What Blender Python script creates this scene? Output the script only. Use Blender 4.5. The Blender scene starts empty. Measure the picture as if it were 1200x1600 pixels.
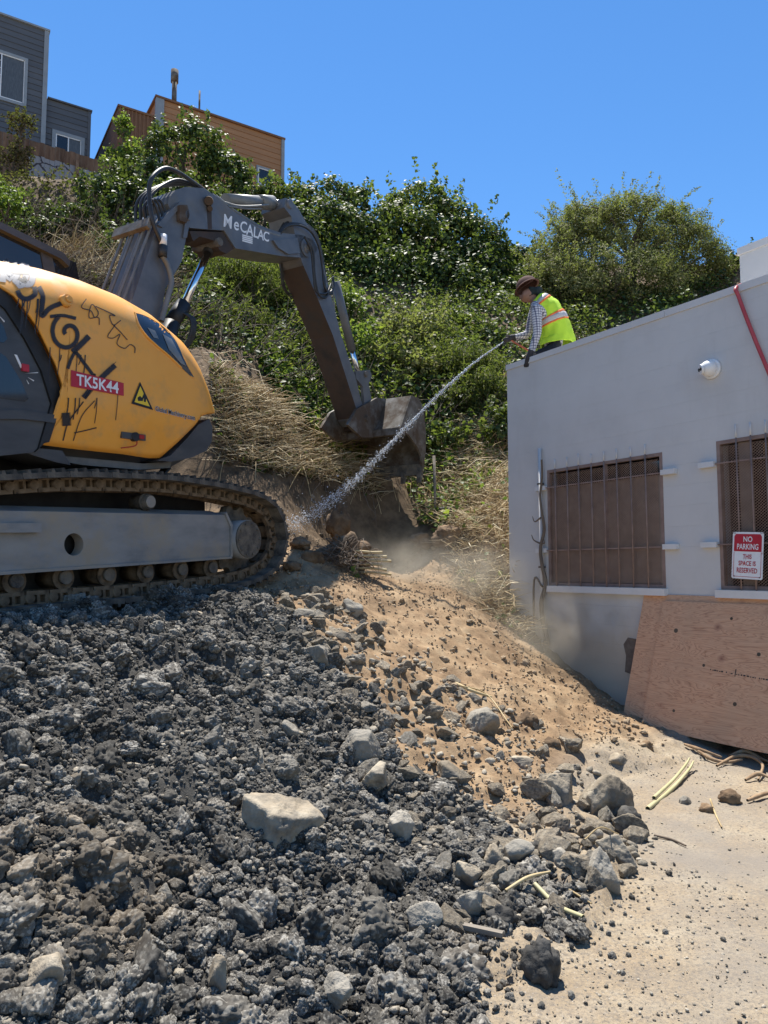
import bpy, bmesh, math, random
import numpy as np
from mathutils import Vector, Matrix
rng = np.random.default_rng(7); random.seed(7)
C = bpy.context.scene.collection
sc = bpy.context.scene
# ------------------------------------------------------------------ camera, sky, sun, exposure
CZ, F, PITCH = 1.6, 1155.0, math.radians(4.5)
cam = bpy.data.objects.new('camera', bpy.data.cameras.new('camera')); C.objects.link(cam)
cam.location = (0, 0, CZ); cam.rotation_euler = (math.radians(90) + PITCH, 0, 0)
cam.data.sensor_fit = 'VERTICAL'; cam.data.sensor_height = 24; cam.data.lens = 24 * F / 1600
cam.data.clip_start = 0.05; cam.data.clip_end = 3000; sc.camera = cam
SUN_EL, SUN_AZ = math.radians(69), math.radians(-12)
sd = Vector((math.sin(SUN_AZ) * math.cos(SUN_EL), math.cos(SUN_AZ) * math.cos(SUN_EL), math.sin(SUN_EL)))
W = bpy.data.worlds.new('World'); sc.world = W; W.use_nodes = True
wn = W.node_tree.nodes; wl = W.node_tree.links
sky = wn.new('ShaderNodeTexSky'); sky.sky_type = 'NISHITA'; sky.sun_disc = False
sky.sun_elevation = SUN_EL; sky.sun_rotation = SUN_AZ % (2 * math.pi)
sky.air_density = 1.0; sky.dust_density = 0.0; sky.ozone_density = 5.0; sky.altitude = 60
hsv = wn.new('ShaderNodeHueSaturation'); hsv.inputs['Saturation'].default_value = 1.18
wn['Background'].inputs['Strength'].default_value = 0.100
wl.new(sky.outputs[0], hsv.inputs['Color']); wl.new(hsv.outputs[0], wn['Background'].inputs[0])
sl = bpy.data.lights.new('sun', 'SUN'); sl.energy = 4.8; sl.angle = math.radians(0.53); sl.color = (1, .95, .87)
so = bpy.data.objects.new('sun', sl); C.objects.link(so); so.rotation_euler = sd.to_track_quat('Z', 'Y').to_euler()
so.location = (-5, 10, 30)
sc.view_settings.view_transform = 'Standard'; sc.view_settings.look = 'None'
sc.view_settings.exposure = 0.92; sc.view_settings.gamma = 1; sc.view_settings.use_curve_mapping = False
sc.render.engine = 'CYCLES'; sc.cycles.max_bounces = 8; sc.cycles.transparent_max_bounces = 16
sc.cycles.volume_step_rate = 2.0; sc.cycles.use_denoising = True; sc.cycles.denoiser = 'OPENIMAGEDENOISE'; sc.cycles.denoising_input_passes = 'RGB_ALBEDO_NORMAL'; sc.cycles.denoising_prefilter = 'ACCURATE'; sc.cycles.use_adaptive_sampling = False

# ------------------------------------------------------------------ helpers: pixel rays
def ray(px, py):
    dx = (np.asarray(px, float) - 600) / F; dz = -(np.asarray(py, float) - 800) / F
    return np.stack([dx, math.cos(PITCH) - dz * math.sin(PITCH), math.sin(PITCH) + dz * math.cos(PITCH)], -1)
def at(px, py, Y):
    r = ray(px, py); return np.array([0, 0, CZ]) + r * (np.asarray(Y, float) / r[..., 1])[..., None]
def project(p):
    p = np.asarray(p, float); q = p - np.array([0, 0, CZ]); c, s = math.cos(PITCH), math.sin(PITCH)
    d = q[..., 1] * c + q[..., 2] * s; up = -q[..., 1] * s + q[..., 2] * c
    d = np.maximum(d, 1e-3)
    return 600 + F * q[..., 0] / d, 800 - F * up / d
def rotm(yaw, pit):
    a = np.array([[math.cos(yaw), -math.sin(yaw), 0], [math.sin(yaw), math.cos(yaw), 0], [0, 0, 1]])
    b = np.array([[math.cos(pit), 0, math.sin(pit)], [0, 1, 0], [-math.sin(pit), 0, math.cos(pit)]])
    return a @ b
def plane_hit(px, py, R, P, axis, val):
    o = R.T @ (np.array([0, 0, CZ]) - P); d = R.T @ ray(px, py); t = (val - o[axis]) / d[axis]; return o + d * t

# ------------------------------------------------------------------ helpers: noise
def _h(ix, iy, iz, k=0):
    n = (ix.astype(np.int64) * 374761393 + iy.astype(np.int64) * 668265263 + iz.astype(np.int64) * 2147483647 + k * 974711) & 0xffffffff
    n = ((n ^ (n >> 13)) * 1274126177) & 0xffffffff; n = ((n ^ (n >> 16)) * 2246822519) & 0xffffffff
    return ((n ^ (n >> 15)) & 0xffffff) / float(0xffffff)
def vnoise(p, k=0):
    i = np.floor(p); f = p - i; f = f * f * (3 - 2 * f); i = i.astype(np.int64); r = 0
    for a in (0, 1):
        for b in (0, 1):
            for c in (0, 1):
                w = (f[:, 0] if a else 1 - f[:, 0]) * (f[:, 1] if b else 1 - f[:, 1]) * (f[:, 2] if c else 1 - f[:, 2])
                r = r + w * _h(i[:, 0] + a, i[:, 1] + b, i[:, 2] + c, k)
    return r * 2 - 1
def fbm(p, o=4, k=0):
    r = 0; a = 1.0
    for j in range(o): r = r + a * vnoise(p * 2 ** j + 17.3 * j, k + j); a *= .5
    return r
def worley2(p, k=0):
    i = np.floor(p).astype(np.int64); best = np.full(len(p), 9.0); z = np.zeros(len(p), np.int64)
    for a in (-1, 0, 1):
        for b in (-1, 0, 1):
            cx, cy = i[:, 0] + a, i[:, 1] + b
            dx = cx + _h(cx, cy, z, k) - p[:, 0]; dy = cy + _h(cx, cy, z, k + 5) - p[:, 1]
            best = np.minimum(best, dx * dx + dy * dy)
    return np.sqrt(best)
def sstep(a, b, x):
    t = np.clip((x - a) / (b - a), 0, 1); return t * t * (3 - 2 * t)

# ------------------------------------------------------------------ helpers: objects
def tag(o, label=None, cat=None, group=None, kind=None):
    if label: o['label'] = label
    if cat: o['category'] = cat
    if group: o['group'] = group
    if kind: o['kind'] = kind
    return o
def empty(name, loc=(0, 0, 0), label=None, cat=None, group=None, rot=None):
    o = bpy.data.objects.new(name, None); C.objects.link(o); o.location = loc; o.empty_display_size = .2
    if rot: o.rotation_euler = rot
    return tag(o, label, cat, group)
def link(name, me, parent=None, mat=None, loc=None):
    o = bpy.data.objects.new(name, me); C.objects.link(o)
    if mat is not None and not me.materials: me.materials.append(mat)
    if parent is not None: o.parent = parent
    if loc is not None: o.location = loc
    return o
def np_mesh(name, V, Fc, mat=None, parent=None, smooth=False):
    V = np.ascontiguousarray(V, np.float32); Fc = np.ascontiguousarray(Fc, np.int32)
    me = bpy.data.meshes.new(name); n, k = Fc.shape
    me.vertices.add(len(V)); me.vertices.foreach_set('co', V.ravel())
    me.loops.add(n * k); me.loops.foreach_set('vertex_index', Fc.ravel())
    me.polygons.add(n); me.polygons.foreach_set('loop_start', np.arange(0, n * k, k, dtype=np.int32))
    if smooth: me.polygons.foreach_set('use_smooth', np.ones(n, bool))
    me.update(calc_edges=True)
    return link(name, me, parent, mat)
def py_mesh(name, V, Fc, mat=None, parent=None, smooth=False):
    me = bpy.data.meshes.new(name); me.from_pydata([tuple(map(float, v)) for v in V], [], [tuple(f) for f in Fc]); me.update()
    if smooth:
        for p in me.polygons: p.use_smooth = True
    return link(name, me, parent, mat)
def bm_obj(name, bm, mat=None, parent=None, smooth=False, bevel=0, seg=1):
    if bevel:
        bmesh.ops.bevel(bm, geom=[e for e in bm.edges if len(e.link_faces) == 2 and e.calc_face_angle(0) > .5], offset=bevel, segments=seg, affect='EDGES', clamp_overlap=True)
    bmesh.ops.recalc_face_normals(bm, faces=bm.faces)
    me = bpy.data.meshes.new(name); bm.to_mesh(me); bm.free()
    if smooth:
        for p in me.polygons: p.use_smooth = True
    return link(name, me, parent, mat)
def add_box(bm, a, b, M=None):
    a = np.minimum(a, b), np.maximum(a, b); lo, hi = a
    vs = [bm.verts.new((x, y, z)) for z in (lo[2], hi[2]) for y in (lo[1], hi[1]) for x in (lo[0], hi[0])]
    for f in ((0, 2, 3, 1), (4, 5, 7, 6), (0, 1, 5, 4), (2, 6, 7, 3), (0, 4, 6, 2), (1, 3, 7, 5)): bm.faces.new([vs[i] for i in f])
    if M is not None:
        for v in vs: v.co = M @ v.co
    return vs
def box(name, a, b, mat, parent=None, bevel=0.0, M=None):
    bm = bmesh.new(); add_box(bm, a, b, M); return bm_obj(name, bm, mat, parent, bevel=bevel)
def prism(bm, pts, w0, w1, f):
    """polygon pts extruded between two values of a third coordinate; f maps (p, q, w) to xyz"""
    a = [bm.verts.new(f(p[0], p[1], w0)) for p in pts]; b = [bm.verts.new(f(p[0], p[1], w1)) for p in pts]; n = len(pts)
    bm.faces.new(a); bm.faces.new(b[::-1])
    for i in range(n): bm.faces.new((a[i], b[i], b[(i + 1) % n], a[(i + 1) % n]))
def add_cyl(bm, p, q, r, r2=None, n=14, caps=True):
    p, q = Vector(p), Vector(q); d = (q - p).normalized(); u = d.orthogonal().normalized(); v = d.cross(u); r2 = r if r2 is None else r2
    A = [bm.verts.new(p + (u * math.cos(t) + v * math.sin(t)) * r) for t in [2 * math.pi * i / n for i in range(n)]]
    B = [bm.verts.new(q + (u * math.cos(t) + v * math.sin(t)) * r2) for t in [2 * math.pi * i / n for i in range(n)]]
    for i in range(n):
        f = bm.faces.new((A[i], A[(i + 1) % n], B[(i + 1) % n], B[i])); f.smooth = True
    if caps: bm.faces.new(A[::-1]); bm.faces.new(B)
def cyl(name, p, q, r, mat, parent=None, r2=None, n=16):
    bm = bmesh.new(); add_cyl(bm, p, q, r, r2, n)
    me = bpy.data.meshes.new(name); bm.to_mesh(me); bm.free(); return link(name, me, parent, mat)
def spline(P, m=8):
    P = np.asarray(P, float)
    if len(P) < 3: return P
    Q = np.vstack([2 * P[0] - P[1], P, 2 * P[-1] - P[-2]]); out = []
    for i in range(1, len(Q) - 2):
        a, b, c, d = Q[i - 1:i + 3]
        for t in np.linspace(0, 1, m, endpoint=False):
            out.append(.5 * (2 * b + (c - a) * t + (2 * a - 5 * b + 4 * c - d) * t * t + (3 * b - a - 3 * c + d) * t ** 3))
    out.append(P[-1]); return np.array(out)
def tube_arrays(P, r, n=8):
    P = np.asarray(P, float); m = len(P); r = np.broadcast_to(np.asarray(r, float), (m,))
    T = np.gradient(P, axis=0); T /= np.linalg.norm(T, axis=1)[:, None] + 1e-9
    u = np.cross(T[0], [0.3, .1, 1.0]); u /= np.linalg.norm(u) + 1e-9; V = []
    ang = np.linspace(0, 2 * np.pi, n, endpoint=False)
    for i in range(m):
        u = u - T[i] * (u @ T[i]); u /= np.linalg.norm(u) + 1e-9; v = np.cross(T[i], u)
        V.append(P[i] + r[i] * (np.cos(ang)[:, None] * u + np.sin(ang)[:, None] * v))
    Fc = []
    for i in range(m - 1):
        for j in range(n): Fc.append((i * n + j, i * n + (j + 1) % n, (i + 1) * n + (j + 1) % n, (i + 1) * n + j))
    return np.vstack(V), np.array(Fc)
def tube(name, P, r, mat, parent=None, n=8, m=8):
    S = spline(P, m)
    if not np.isscalar(r): r = np.interp(np.linspace(0, 1, len(S)), np.linspace(0, 1, len(r)), r)
    V, Fc = tube_arrays(S, r, n)
    o = np_mesh(name, V, Fc, mat, parent, True); return o
def tubes(name, lists, mat, parent=None, n=6, m=6):
    Vs, Fs, k = [], [], 0
    for P, r in lists:
        S = spline(P, m)
        if not np.isscalar(r): r = np.interp(np.linspace(0, 1, len(S)), np.linspace(0, 1, len(r)), r)
        V, Fc = tube_arrays(S, r, n); Vs.append(V); Fs.append(Fc + k); k += len(V)
    return np_mesh(name, np.vstack(Vs), np.vstack(Fs), mat, parent, True)

# ------------------------------------------------------------------ helpers: materials
def nodes_of(name):
    m = bpy.data.materials.new(name); m.use_nodes = True; nt = m.node_tree
    return m, nt, nt.nodes, nt.links, nt.nodes['Principled BSDF']
def noise_node(nt, vec, scale, detail=5, rough=.55, dist=0.0):
    n = nt.nodes.new('ShaderNodeTexNoise'); n.inputs['Scale'].default_value = scale; n.inputs['Detail'].default_value = detail
    n.inputs['Roughness'].default_value = rough; n.inputs['Distortion'].default_value = dist
    if vec is not None: nt.links.new(vec, n.inputs['Vector'])
    return n
def ramp_node(nt, fac, stops, interp='LINEAR'):
    r = nt.nodes.new('ShaderNodeValToRGB'); e = r.color_ramp.elements; r.color_ramp.interpolation = interp
    while len(e) < len(stops): e.new(.5)
    for x, (p, c) in zip(e, stops): x.position = p; x.color = (c[0], c[1], c[2], 1) if not np.isscalar(c) else (c, c, c, 1)
    nt.links.new(fac, r.inputs[0]); return r
def mixc(nt, fac, a, b, mode='MIX'):
    m = nt.nodes.new('ShaderNodeMix'); m.data_type = 'RGBA'; m.blend_type = mode
    for s, x in ((m.inputs[0], fac), (m.inputs[6], a), (m.inputs[7], b)):
        if hasattr(x, 'is_output'): nt.links.new(x, s)
        elif np.isscalar(x): s.default_value = x
        else: s.default_value = (*x, 1)
    return m.outputs[2]
def mathn(nt, op, a, b=None, c=None):
    m = nt.nodes.new('ShaderNodeMath'); m.operation = op
    for i, x in enumerate((a, b, c)):
        if x is None: continue
        if hasattr(x, 'is_output'): nt.links.new(x, m.inputs[i])
        else: m.inputs[i].default_value = x
    return m.outputs[0]
def bumpn(nt, height, strength, dist=.01, prev=None):
    b = nt.nodes.new('ShaderNodeBump'); b.inputs['Strength'].default_value = strength; b.inputs['Distance'].default_value = dist
    nt.links.new(height, b.inputs['Height'])
    if prev is not None: nt.links.new(prev, b.inputs['Normal'])
    return b.outputs[0]
def mat(name, cols, scale=4, rough=.7, bump=.15, bscale=40, bdist=.01, metal=0, spec=.4, stretch=(1, 1, 1), dirt=None, dscale=3, dthr=(.5, .65), rnd=0, detail=6, coat=0):
    """cols: 2 or 3 colours spread over a noise; dirt: colour blotched over it; rnd: value jitter per object"""
    m, nt, N, L, bs = nodes_of(name)
    tc = N.new('ShaderNodeTexCoord'); mp = N.new('ShaderNodeMapping'); L.new(tc.outputs['Object'], mp.inputs[0]); mp.inputs['Scale'].default_value = stretch
    if rnd:
        oi = N.new('ShaderNodeObjectInfo'); va = N.new('ShaderNodeVectorMath'); va.operation = 'ADD'
        sc_ = mathn(nt, 'MULTIPLY', oi.outputs['Random'], 37.0); cb = N.new('ShaderNodeCombineXYZ'); L.new(sc_, cb.inputs[0]); L.new(sc_, cb.inputs[1])
        L.new(mp.outputs[0], va.inputs[0]); L.new(cb.outputs[0], va.inputs[1]); vec = va.outputs[0]
    else: vec = mp.outputs[0]
    n = noise_node(nt, vec, scale, detail, .6)
    pos = np.linspace(.32, .68, len(cols)); r = ramp_node(nt, n.outputs[0], list(zip(pos, cols))); col = r.outputs[0]
    rr = None
    if dirt is not None:
        n2 = noise_node(nt, tc.outputs['Object'], dscale, 8, .65); k = ramp_node(nt, n2.outputs[0], [(dthr[0], 0.0), (dthr[1], 1.0)])
        col = mixc(nt, k.outputs[0], col, dirt)
        rr = mathn(nt, 'MULTIPLY_ADD', k.outputs[0], max(0, .9 - rough), rough)
    if rnd:
        hs = N.new('ShaderNodeHueSaturation'); L.new(col, hs.inputs['Color'])
        L.new(mathn(nt, 'MULTIPLY_ADD', oi.outputs['Random'], rnd * 2, 1 - rnd), hs.inputs['Value']); col = hs.outputs[0]
    L.new(col, bs.inputs['Base Color']); bs.inputs['Roughness'].default_value = rough
    if rr is not None: L.new(rr, bs.inputs['Roughness'])
    bs.inputs['Metallic'].default_value = metal; bs.inputs['Specular IOR Level'].default_value = spec; bs.inputs['Coat Weight'].default_value = coat
    if bump:
        n3 = noise_node(nt, vec, bscale, 6, .65); L.new(bumpn(nt, n3.outputs[0], bump, bdist), bs.inputs['Normal'])
    return m
def leaf_mat(name, dark, light, trans=.35, rough=.35, yellow=None, spec=.5):
    m, nt, N, L, bs = nodes_of(name)
    g = N.new('ShaderNodeNewGeometry'); tc = N.new('ShaderNodeTexCoord')
    stops = [(0, dark), (.75, light)] + ([(.97, yellow)] if yellow else [])
    r = ramp_node(nt, g.outputs['Random Per Island'], stops)
    n = noise_node(nt, tc.outputs['Object'], .9, 3, .5); nv = mathn(nt, 'MULTIPLY_ADD', n.outputs[0], 1.0, .5)
    hs = N.new('ShaderNodeHueSaturation'); L.new(r.outputs[0], hs.inputs['Color']); L.new(nv, hs.inputs['Value'])
    L.new(hs.outputs[0], bs.inputs['Base Color']); bs.inputs['Roughness'].default_value = rough + .12; bs.inputs['Specular IOR Level'].default_value = spec * .6
    tr = N.new('ShaderNodeBsdfTranslucent')
    tcx = mixc(nt, .5, hs.outputs[0], (.30, .42, .05)); L.new(tcx, tr.inputs['Color'])
    mx = N.new('ShaderNodeMixShader'); mx.inputs[0].default_value = trans; L.new(bs.outputs[0], mx.inputs[1]); L.new(tr.outputs[0], mx.inputs[2])
    L.new(mx.outputs[0], N['Material Output'].inputs[0]); return m

M = {}
M['grey_paint'] = mat('dark_grey_paint', [(.085, .088, .095), (.11, .113, .12), (.135, .136, .14)], 5, .42, .08, 60, .004, dirt=(.17, .145, .11), dscale=2.2, dthr=(.55, .8), spec=.5)
M['rust_steel'] = mat('rusty_boom_steel', [(.030, .026, .023), (.060, .038, .028), (.042, .037, .034)], 3, .75, .25, 40, .006)
M['yellow'] = mat('yellow_hood_paint', [(.80, .34, .045), (.84, .375, .06), (.84, .38, .08)], 1.6, .38, .05, 30, .003, dirt=(.50, .30, .12), dscale=3.5, dthr=(.5, .8))
M['track'] = mat('muddy_track_steel', [(.045, .042, .038), (.105, .092, .076), (.18, .155, .12)], 9, .85, .7, 45, .014, dirt=(.17, .145, .11), dscale=6, dthr=(.5, .66))
M['link'] = mat('clay_caked_link', [(.055, .039, .025), (.135, .097, .06), (.19, .14, .09)], 14, .85, .5, 60, .008)
M['frame'] = mat('dusty_track_frame_paint', [(.165, .165, .165), (.235, .232, .225), (.28, .272, .255)], 2.5, .55, .15, 25, .005, dirt=(.30, .255, .195), dscale=3.4, dthr=(.46, .66), stretch=(1, 1, 2.5))
M['black'] = mat('black_rubber', [(.012, .012, .013), (.03, .03, .03)], 8, .55, .1, 60, .003)
M['hose'] = mat('hydraulic_hose_rubber', [(.018, .018, .019), (.04, .04, .04)], 12, .5, .1, 90, .003)
M['dark_panel'] = mat('scuffed_charcoal_panel', [(.045, .046, .049), (.065, .066, .069), (.085, .084, .082)], 3, .42, .08, 50, .003, dirt=(.11, .1, .09), dscale=4, dthr=(.6, .75), stretch=(.6, 1, 2))
M['chrome'] = mat('chrome_rod', [(.75, .76, .78), (.82, .83, .85)], 3, .12, 0, metal=1)
M['steel'] = mat('worn_grey_steel', [(.085, .078, .066), (.14, .128, .11), (.22, .205, .18)], 5, .65, .35, 40, .006, dirt=(.075, .05, .032), dscale=3.0, dthr=(.42, .58))
M['pipe_grey'] = mat('grey_hydraulic_pipe', [(.13, .13, .125), (.2, .2, .19)], 6, .45, .05)
M['glass'] = mat('dark_glass', [(.012, .014, .018), (.02, .022, .026)], 2, .06, 0, spec=.8)
M['white_print'] = mat('white_lettering', [(.72, .72, .72), (.8, .8, .8)], 10, .5, .03, dirt=(.4, .38, .36), dscale=12, dthr=(.58, .75))
M['red_print'] = mat('red_sticker', [(.42, .02, .035), (.48, .025, .045)], 10, .45, .02)
M['yellow_print'] = mat('yellow_sticker', [(.75, .52, .03), (.8, .55, .04)], 10, .45, .02)
M['black_print'] = mat('black_lettering', [(.012, .012, .012), (.02, .02, .02)], 10, .5, 0)
M['block'] = mat('painted_grey_block', [(.415, .405, .405), (.445, .435, .43), (.465, .455, .445)], 3, .75, .3, 70, .004, dirt=(.39, .37, .35), dscale=1.6, dthr=(.5, .8))
m, nt, N, L, bs = nodes_of('painted_grey_block_stained'); g = N.new('ShaderNodeNewGeometry'); Pw = g.outputs['Position']
n1 = noise_node(nt, Pw, 1.3, 7, .62); c = ramp_node(nt, n1.outputs[0], [(.3, (.53, .515, .50)), (.5, (.58, .565, .55)), (.7, (.61, .595, .58))]).outputs[0]
mp = N.new('ShaderNodeMapping'); mp.inputs['Scale'].default_value = (2.6, 2.6, .5); L.new(Pw, mp.inputs[0]); n2 = noise_node(nt, mp.outputs[0], 1.6, 6, .65); c = mixc(nt, ramp_node(nt, n2.outputs[0], [(.56, 0.0), (.76, .3)]).outputs[0], c, (.46, .435, .41))
sz = N.new('ShaderNodeSeparateXYZ'); L.new(Pw, sz.inputs[0]); n3 = noise_node(nt, Pw, 2.5, 6, .65); hgt = mathn(nt, 'SUBTRACT', sz.outputs[2], mathn(nt, 'MULTIPLY', n3.outputs[0], 1.5)); c = mixc(nt, ramp_node(nt, hgt, [(0.0, .75), (.55, 0.0)]).outputs[0], c, (.50, .42, .32))
n4 = noise_node(nt, Pw, 22, 5, .7); c = mixc(nt, ramp_node(nt, n4.outputs[0], [(.66, 0.0), (.74, .35)]).outputs[0], c, (.66, .65, .64))
L.new(c, bs.inputs['Base Color']); bs.inputs['Roughness'].default_value = .8; bs.inputs['Specular IOR Level'].default_value = .3; n5 = noise_node(nt, Pw, 75, 6, .7); n6 = noise_node(nt, Pw, 6, 3, .5); L.new(bumpn(nt, n5.outputs[0], .35, .004, bumpn(nt, n6.outputs[0], .25, .01)), bs.inputs['Normal']); M['block'] = m
M['cap'] = mat('painted_grey_cap', [(.56, .545, .535), (.61, .595, .58)], 3, .7, .15, 50, .004)
M['brown_iron'] = mat('brown_window_iron', [(.20, .135, .112), (.26, .18, .15), (.31, .225, .19)], 8, .7, .15, 60, .003, dirt=(.2, .16, .14), dscale=7, dthr=(.6, .75))
M['brown_panel'] = mat('dusty_brown_screen_panel', [(.25, .185, .14), (.32, .24, .185)], 4, .8, .1)
M['plaster'] = mat('light_grey_sill', [(.60, .59, .58), (.68, .67, .66)], 5, .75, .15)
M['hose_red'] = mat('red_rubber_hose', [(.42, .05, .06), (.52, .08, .085)], 8, .45, .05)
M['hose_orange'] = mat('orange_rubber_hose', [(.5, .12, .06), (.6, .16, .09)], 8, .45, .05)
M['white_plastic'] = mat('white_plastic', [(.72, .72, .72), (.78, .78, .78)], 5, .35, 0, dirt=(.55, .53, .5), dscale=9, dthr=(.6, .8))
M['bark'] = mat('grey_bark', [(.06, .045, .03), (.14, .105, .07)], 9, .9, .5, 40, .01)
M['dry'] = mat('dry_stalk', [(.26, .18, .085), (.46, .35, .18), (.60, .49, .29)], 3, .8, 0, detail=2)
M['green_stalk'] = mat('pale_green_stalk', [(.40, .37, .19), (.50, .45, .26)], 6, .6, .05)
M['twig'] = mat('dead_twig', [(.10, .075, .055), (.2, .155, .115)], 3, .9, 0, detail=2)
M['tan_rock'] = mat('tan_sandstone', [(.17, .14, .10), (.32, .265, .19), (.42, .365, .275)], 4.5, .9, 1.0, 20, .016, rnd=.2, dirt=(.13, .118, .10), dscale=5, dthr=(.46, .66))
M['grey_rock'] = mat('grey_fieldstone', [(.15, .135, .11), (.27, .245, .20), (.38, .345, .285)], 4.5, .9, 1.0, 20, .016, rnd=.22, dirt=(.22, .175, .115), dscale=3, dthr=(.55, .7))
M['clod'] = mat('damp_dark_clod', [(.018, .017, .015), (.05, .047, .042), (.10, .094, .084)], 9.0, .85, 1.0, 30, .012, rnd=.3, spec=.3, dirt=(.12, .112, .098), dscale=5, dthr=(.56, .7))
M['brown_clod'] = mat('brown_earth_clod', [(.07, .045, .028), (.16, .105, .06), (.25, .17, .10)], 6, .95, 1.0, 26, .012, rnd=.25)

# ================================================================== GROUND
def vpt(px, py, Y): return at(px, py, Y)
ctrl = [at(*c) for c in [
    # crest and slope of the heap
    (0, 985, 4.35), (130, 982, 4.85), (250, 976, 5.35), (400, 966, 6.2), (470, 942, 7.0),
    (0, 1100, 3.75), (0, 1300, 3.0), (0, 1600, 2.3), (150, 1100, 4.2), (150, 1300, 3.3), (150, 1500, 2.6), (300, 1100, 4.75), (300, 1300, 3.7), (300, 1450, 3.05), (300, 1600, 2.6),
    (400, 1050, 5.4), (400, 1200, 4.35), (500, 1000, 6.25), (500, 1100, 5.4), (500, 1200, 4.7), (500, 1300, 4.0), (500, 1500, 2.95),
    (600, 930, 8.1), (600, 1000, 6.85), (600, 1100, 5.75), (600, 1200, 4.9), (600, 1400, 3.5), (650, 1520, 2.98),
    (700, 920, 8.7), (700, 1000, 7.4), (700, 1100, 6.15), (700, 1200, 5.15), (700, 1400, 3.58),
    (800, 955, 9.2), (800, 1000, 8.2), (800, 1100, 6.65), (800, 1200, 5.4), (800, 1350, 4.0),
    (900, 1062, 7.95), (900, 1150, 6.5), (900, 1230, 5.45), (960, 1097, 7.9), (1000, 1125, 7.2), (1000, 1180, 6.35), (880, 1040, 8.45), (930, 1080, 7.8),
    # pit, bank foot, bank top
    (600, 900, 9.5), (540, 890, 8.8), (480, 872, 8.2), (450, 842, 8.7), (660, 895, 9.6), (560, 862, 10.3), (640, 858, 10.6), (430, 800, 9.0), (380, 770, 9.2),
    (560, 775, 10.75), (640, 770, 11.3), (500, 752, 10.4), (430, 742, 9.75), (345, 722, 9.6), (470, 800, 9.7),
    (720, 840, 10.0), (740, 890, 9.6), (790, 860, 9.8), (760, 770, 10.9), (700, 772, 11.3),
    # hillside
    (500, 700, 11.0), (420, 650, 10.6), (340, 600, 10.4), (560, 700, 11.8), (640, 700, 12.3), (720, 700, 12.3), (760, 640, 13.0),
    (400, 560, 12.0), (500, 580, 12.6), (600, 600, 13.2), (700, 600, 13.5), (330, 500, 13.0), (450, 480, 14.6), (600, 480, 16.0), (750, 480, 17.0),
    (300, 400, 16.0), (450, 400, 17.2), (600, 380, 19.0), (750, 400, 20.0), (100, 400, 16.2), (100, 350, 17.5), (100, 280, 19.2), (300, 300, 19.2),
    (-100, 420, 15.0), (-100, 300, 18.4), (0, 500, 12.0), (-150, 560, 10.0), (150, 560, 11.3), (980, 450, 20.0), (1150, 430, 22.0), (1300, 430, 23)]]
for X in (1.3, 2.2, 3.2, 4.5, 6.5):
    for Y in (0.5, 2.4, 3.4, 4.4, 5.4):
        if not (X < 1.6 and Y > 3.3) and not (X < 1.9 and Y > 4.3): ctrl.append(np.array([X, Y, 0]))
ctrl += [np.array(p, float) for p in [(0.8, 1.5, 0), (0, 1.4, 0.03), (-1, 1.3, .15), (-2.5, 1.6, .4), (-5, 2, .8), (-3, 0, .1), (0, -1, 0), (3, -1, 0), (-5, -1, .1),
    (3.2, 6.2, .01), (4.5, 6.5, 0), (2.9, 7.2, .05), (4, 5, 0), (6, 8, .3), (4, 11, 2.5), (7, 12, 2.8), (9, 16, 6.5), (12, 12, 3), (12, 20, 10), (11, 5, 0),
    # level pad under the machine
    (-1.1, 7.3, 1.43), (-2.1, 5.6, 1.34), (-2.6, 4.7, 1.27), (-3.1, 3.8, 1.22), (-2.4, 7.6, 1.5), (-3.4, 6.3, 1.45), (-4.3, 4.6, 1.36), (-3.2, 8.2, 1.6), (-5.5, 5, 1.6), (-5, 7.5, 2.2), (-6, 9, 3.6), (-9, 9, 4.5), (-8, 5, 2.2), (-10, 14, 8),
    (-4, 10.5, 4.3), (-7, 12, 6.2), (-10, 19, 12), (-4, 21.5, 12.2), (3, 22, 11.6), (9, 23, 11.4), (-12, 22.5, 12.4), (14, 24, 11.5), (0, 25, 12.2), (-8, 25, 12.6), (8, 26, 11.8)]]
ctrl = np.array(ctrl)
def _tps(d2): return np.where(d2 > 1e-9, .5 * d2 * np.log(np.maximum(d2, 1e-9)), 0)
_n = len(ctrl); _K = _tps(((ctrl[:, None, :2] - ctrl[None, :, :2]) ** 2).sum(-1)) + np.eye(_n) * .012
_P = np.hstack([np.ones((_n, 1)), ctrl[:, :2]])
_A = np.vstack([np.hstack([_K, _P]), np.hstack([_P.T, np.zeros((3, 3))])])
_w = np.linalg.solve(_A, np.concatenate([ctrl[:, 2], [0, 0, 0]]))
def base_h(x, y):
    """smooth ground height in metres"""
    sh = np.shape(x); x = np.ravel(x).astype(float); y = np.ravel(y).astype(float); out = np.empty(len(x))
    for i in range(0, len(x), 20000):
        a, b = x[i:i + 20000], y[i:i + 20000]
        d2 = (a[:, None] - ctrl[:, 0]) ** 2 + (b[:, None] - ctrl[:, 1]) ** 2
        out[i:i + 20000] = _tps(d2) @ _w[:_n] + _w[_n] + _w[_n + 1] * a + _w[_n + 2] * b
    far = 12 * sstep(7, 21, y) * sstep(16, 8, np.abs(x) - 6 - np.maximum(0, y - 12)) + 0
    d = np.maximum(np.maximum(np.abs(x) - 9, 0), np.maximum(np.maximum(y - 25, 0), np.maximum(-y - .5, 0)))
    far = np.where(y > 20, 12.0, 12 * sstep(6, 20, y))
    k = sstep(0, 4, d); out = np.clip(out, -.05, 12.8) * (1 - k) + far * k
    # the area where the building stands is cut level
    return np.maximum(out, 0).reshape(sh)
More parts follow.
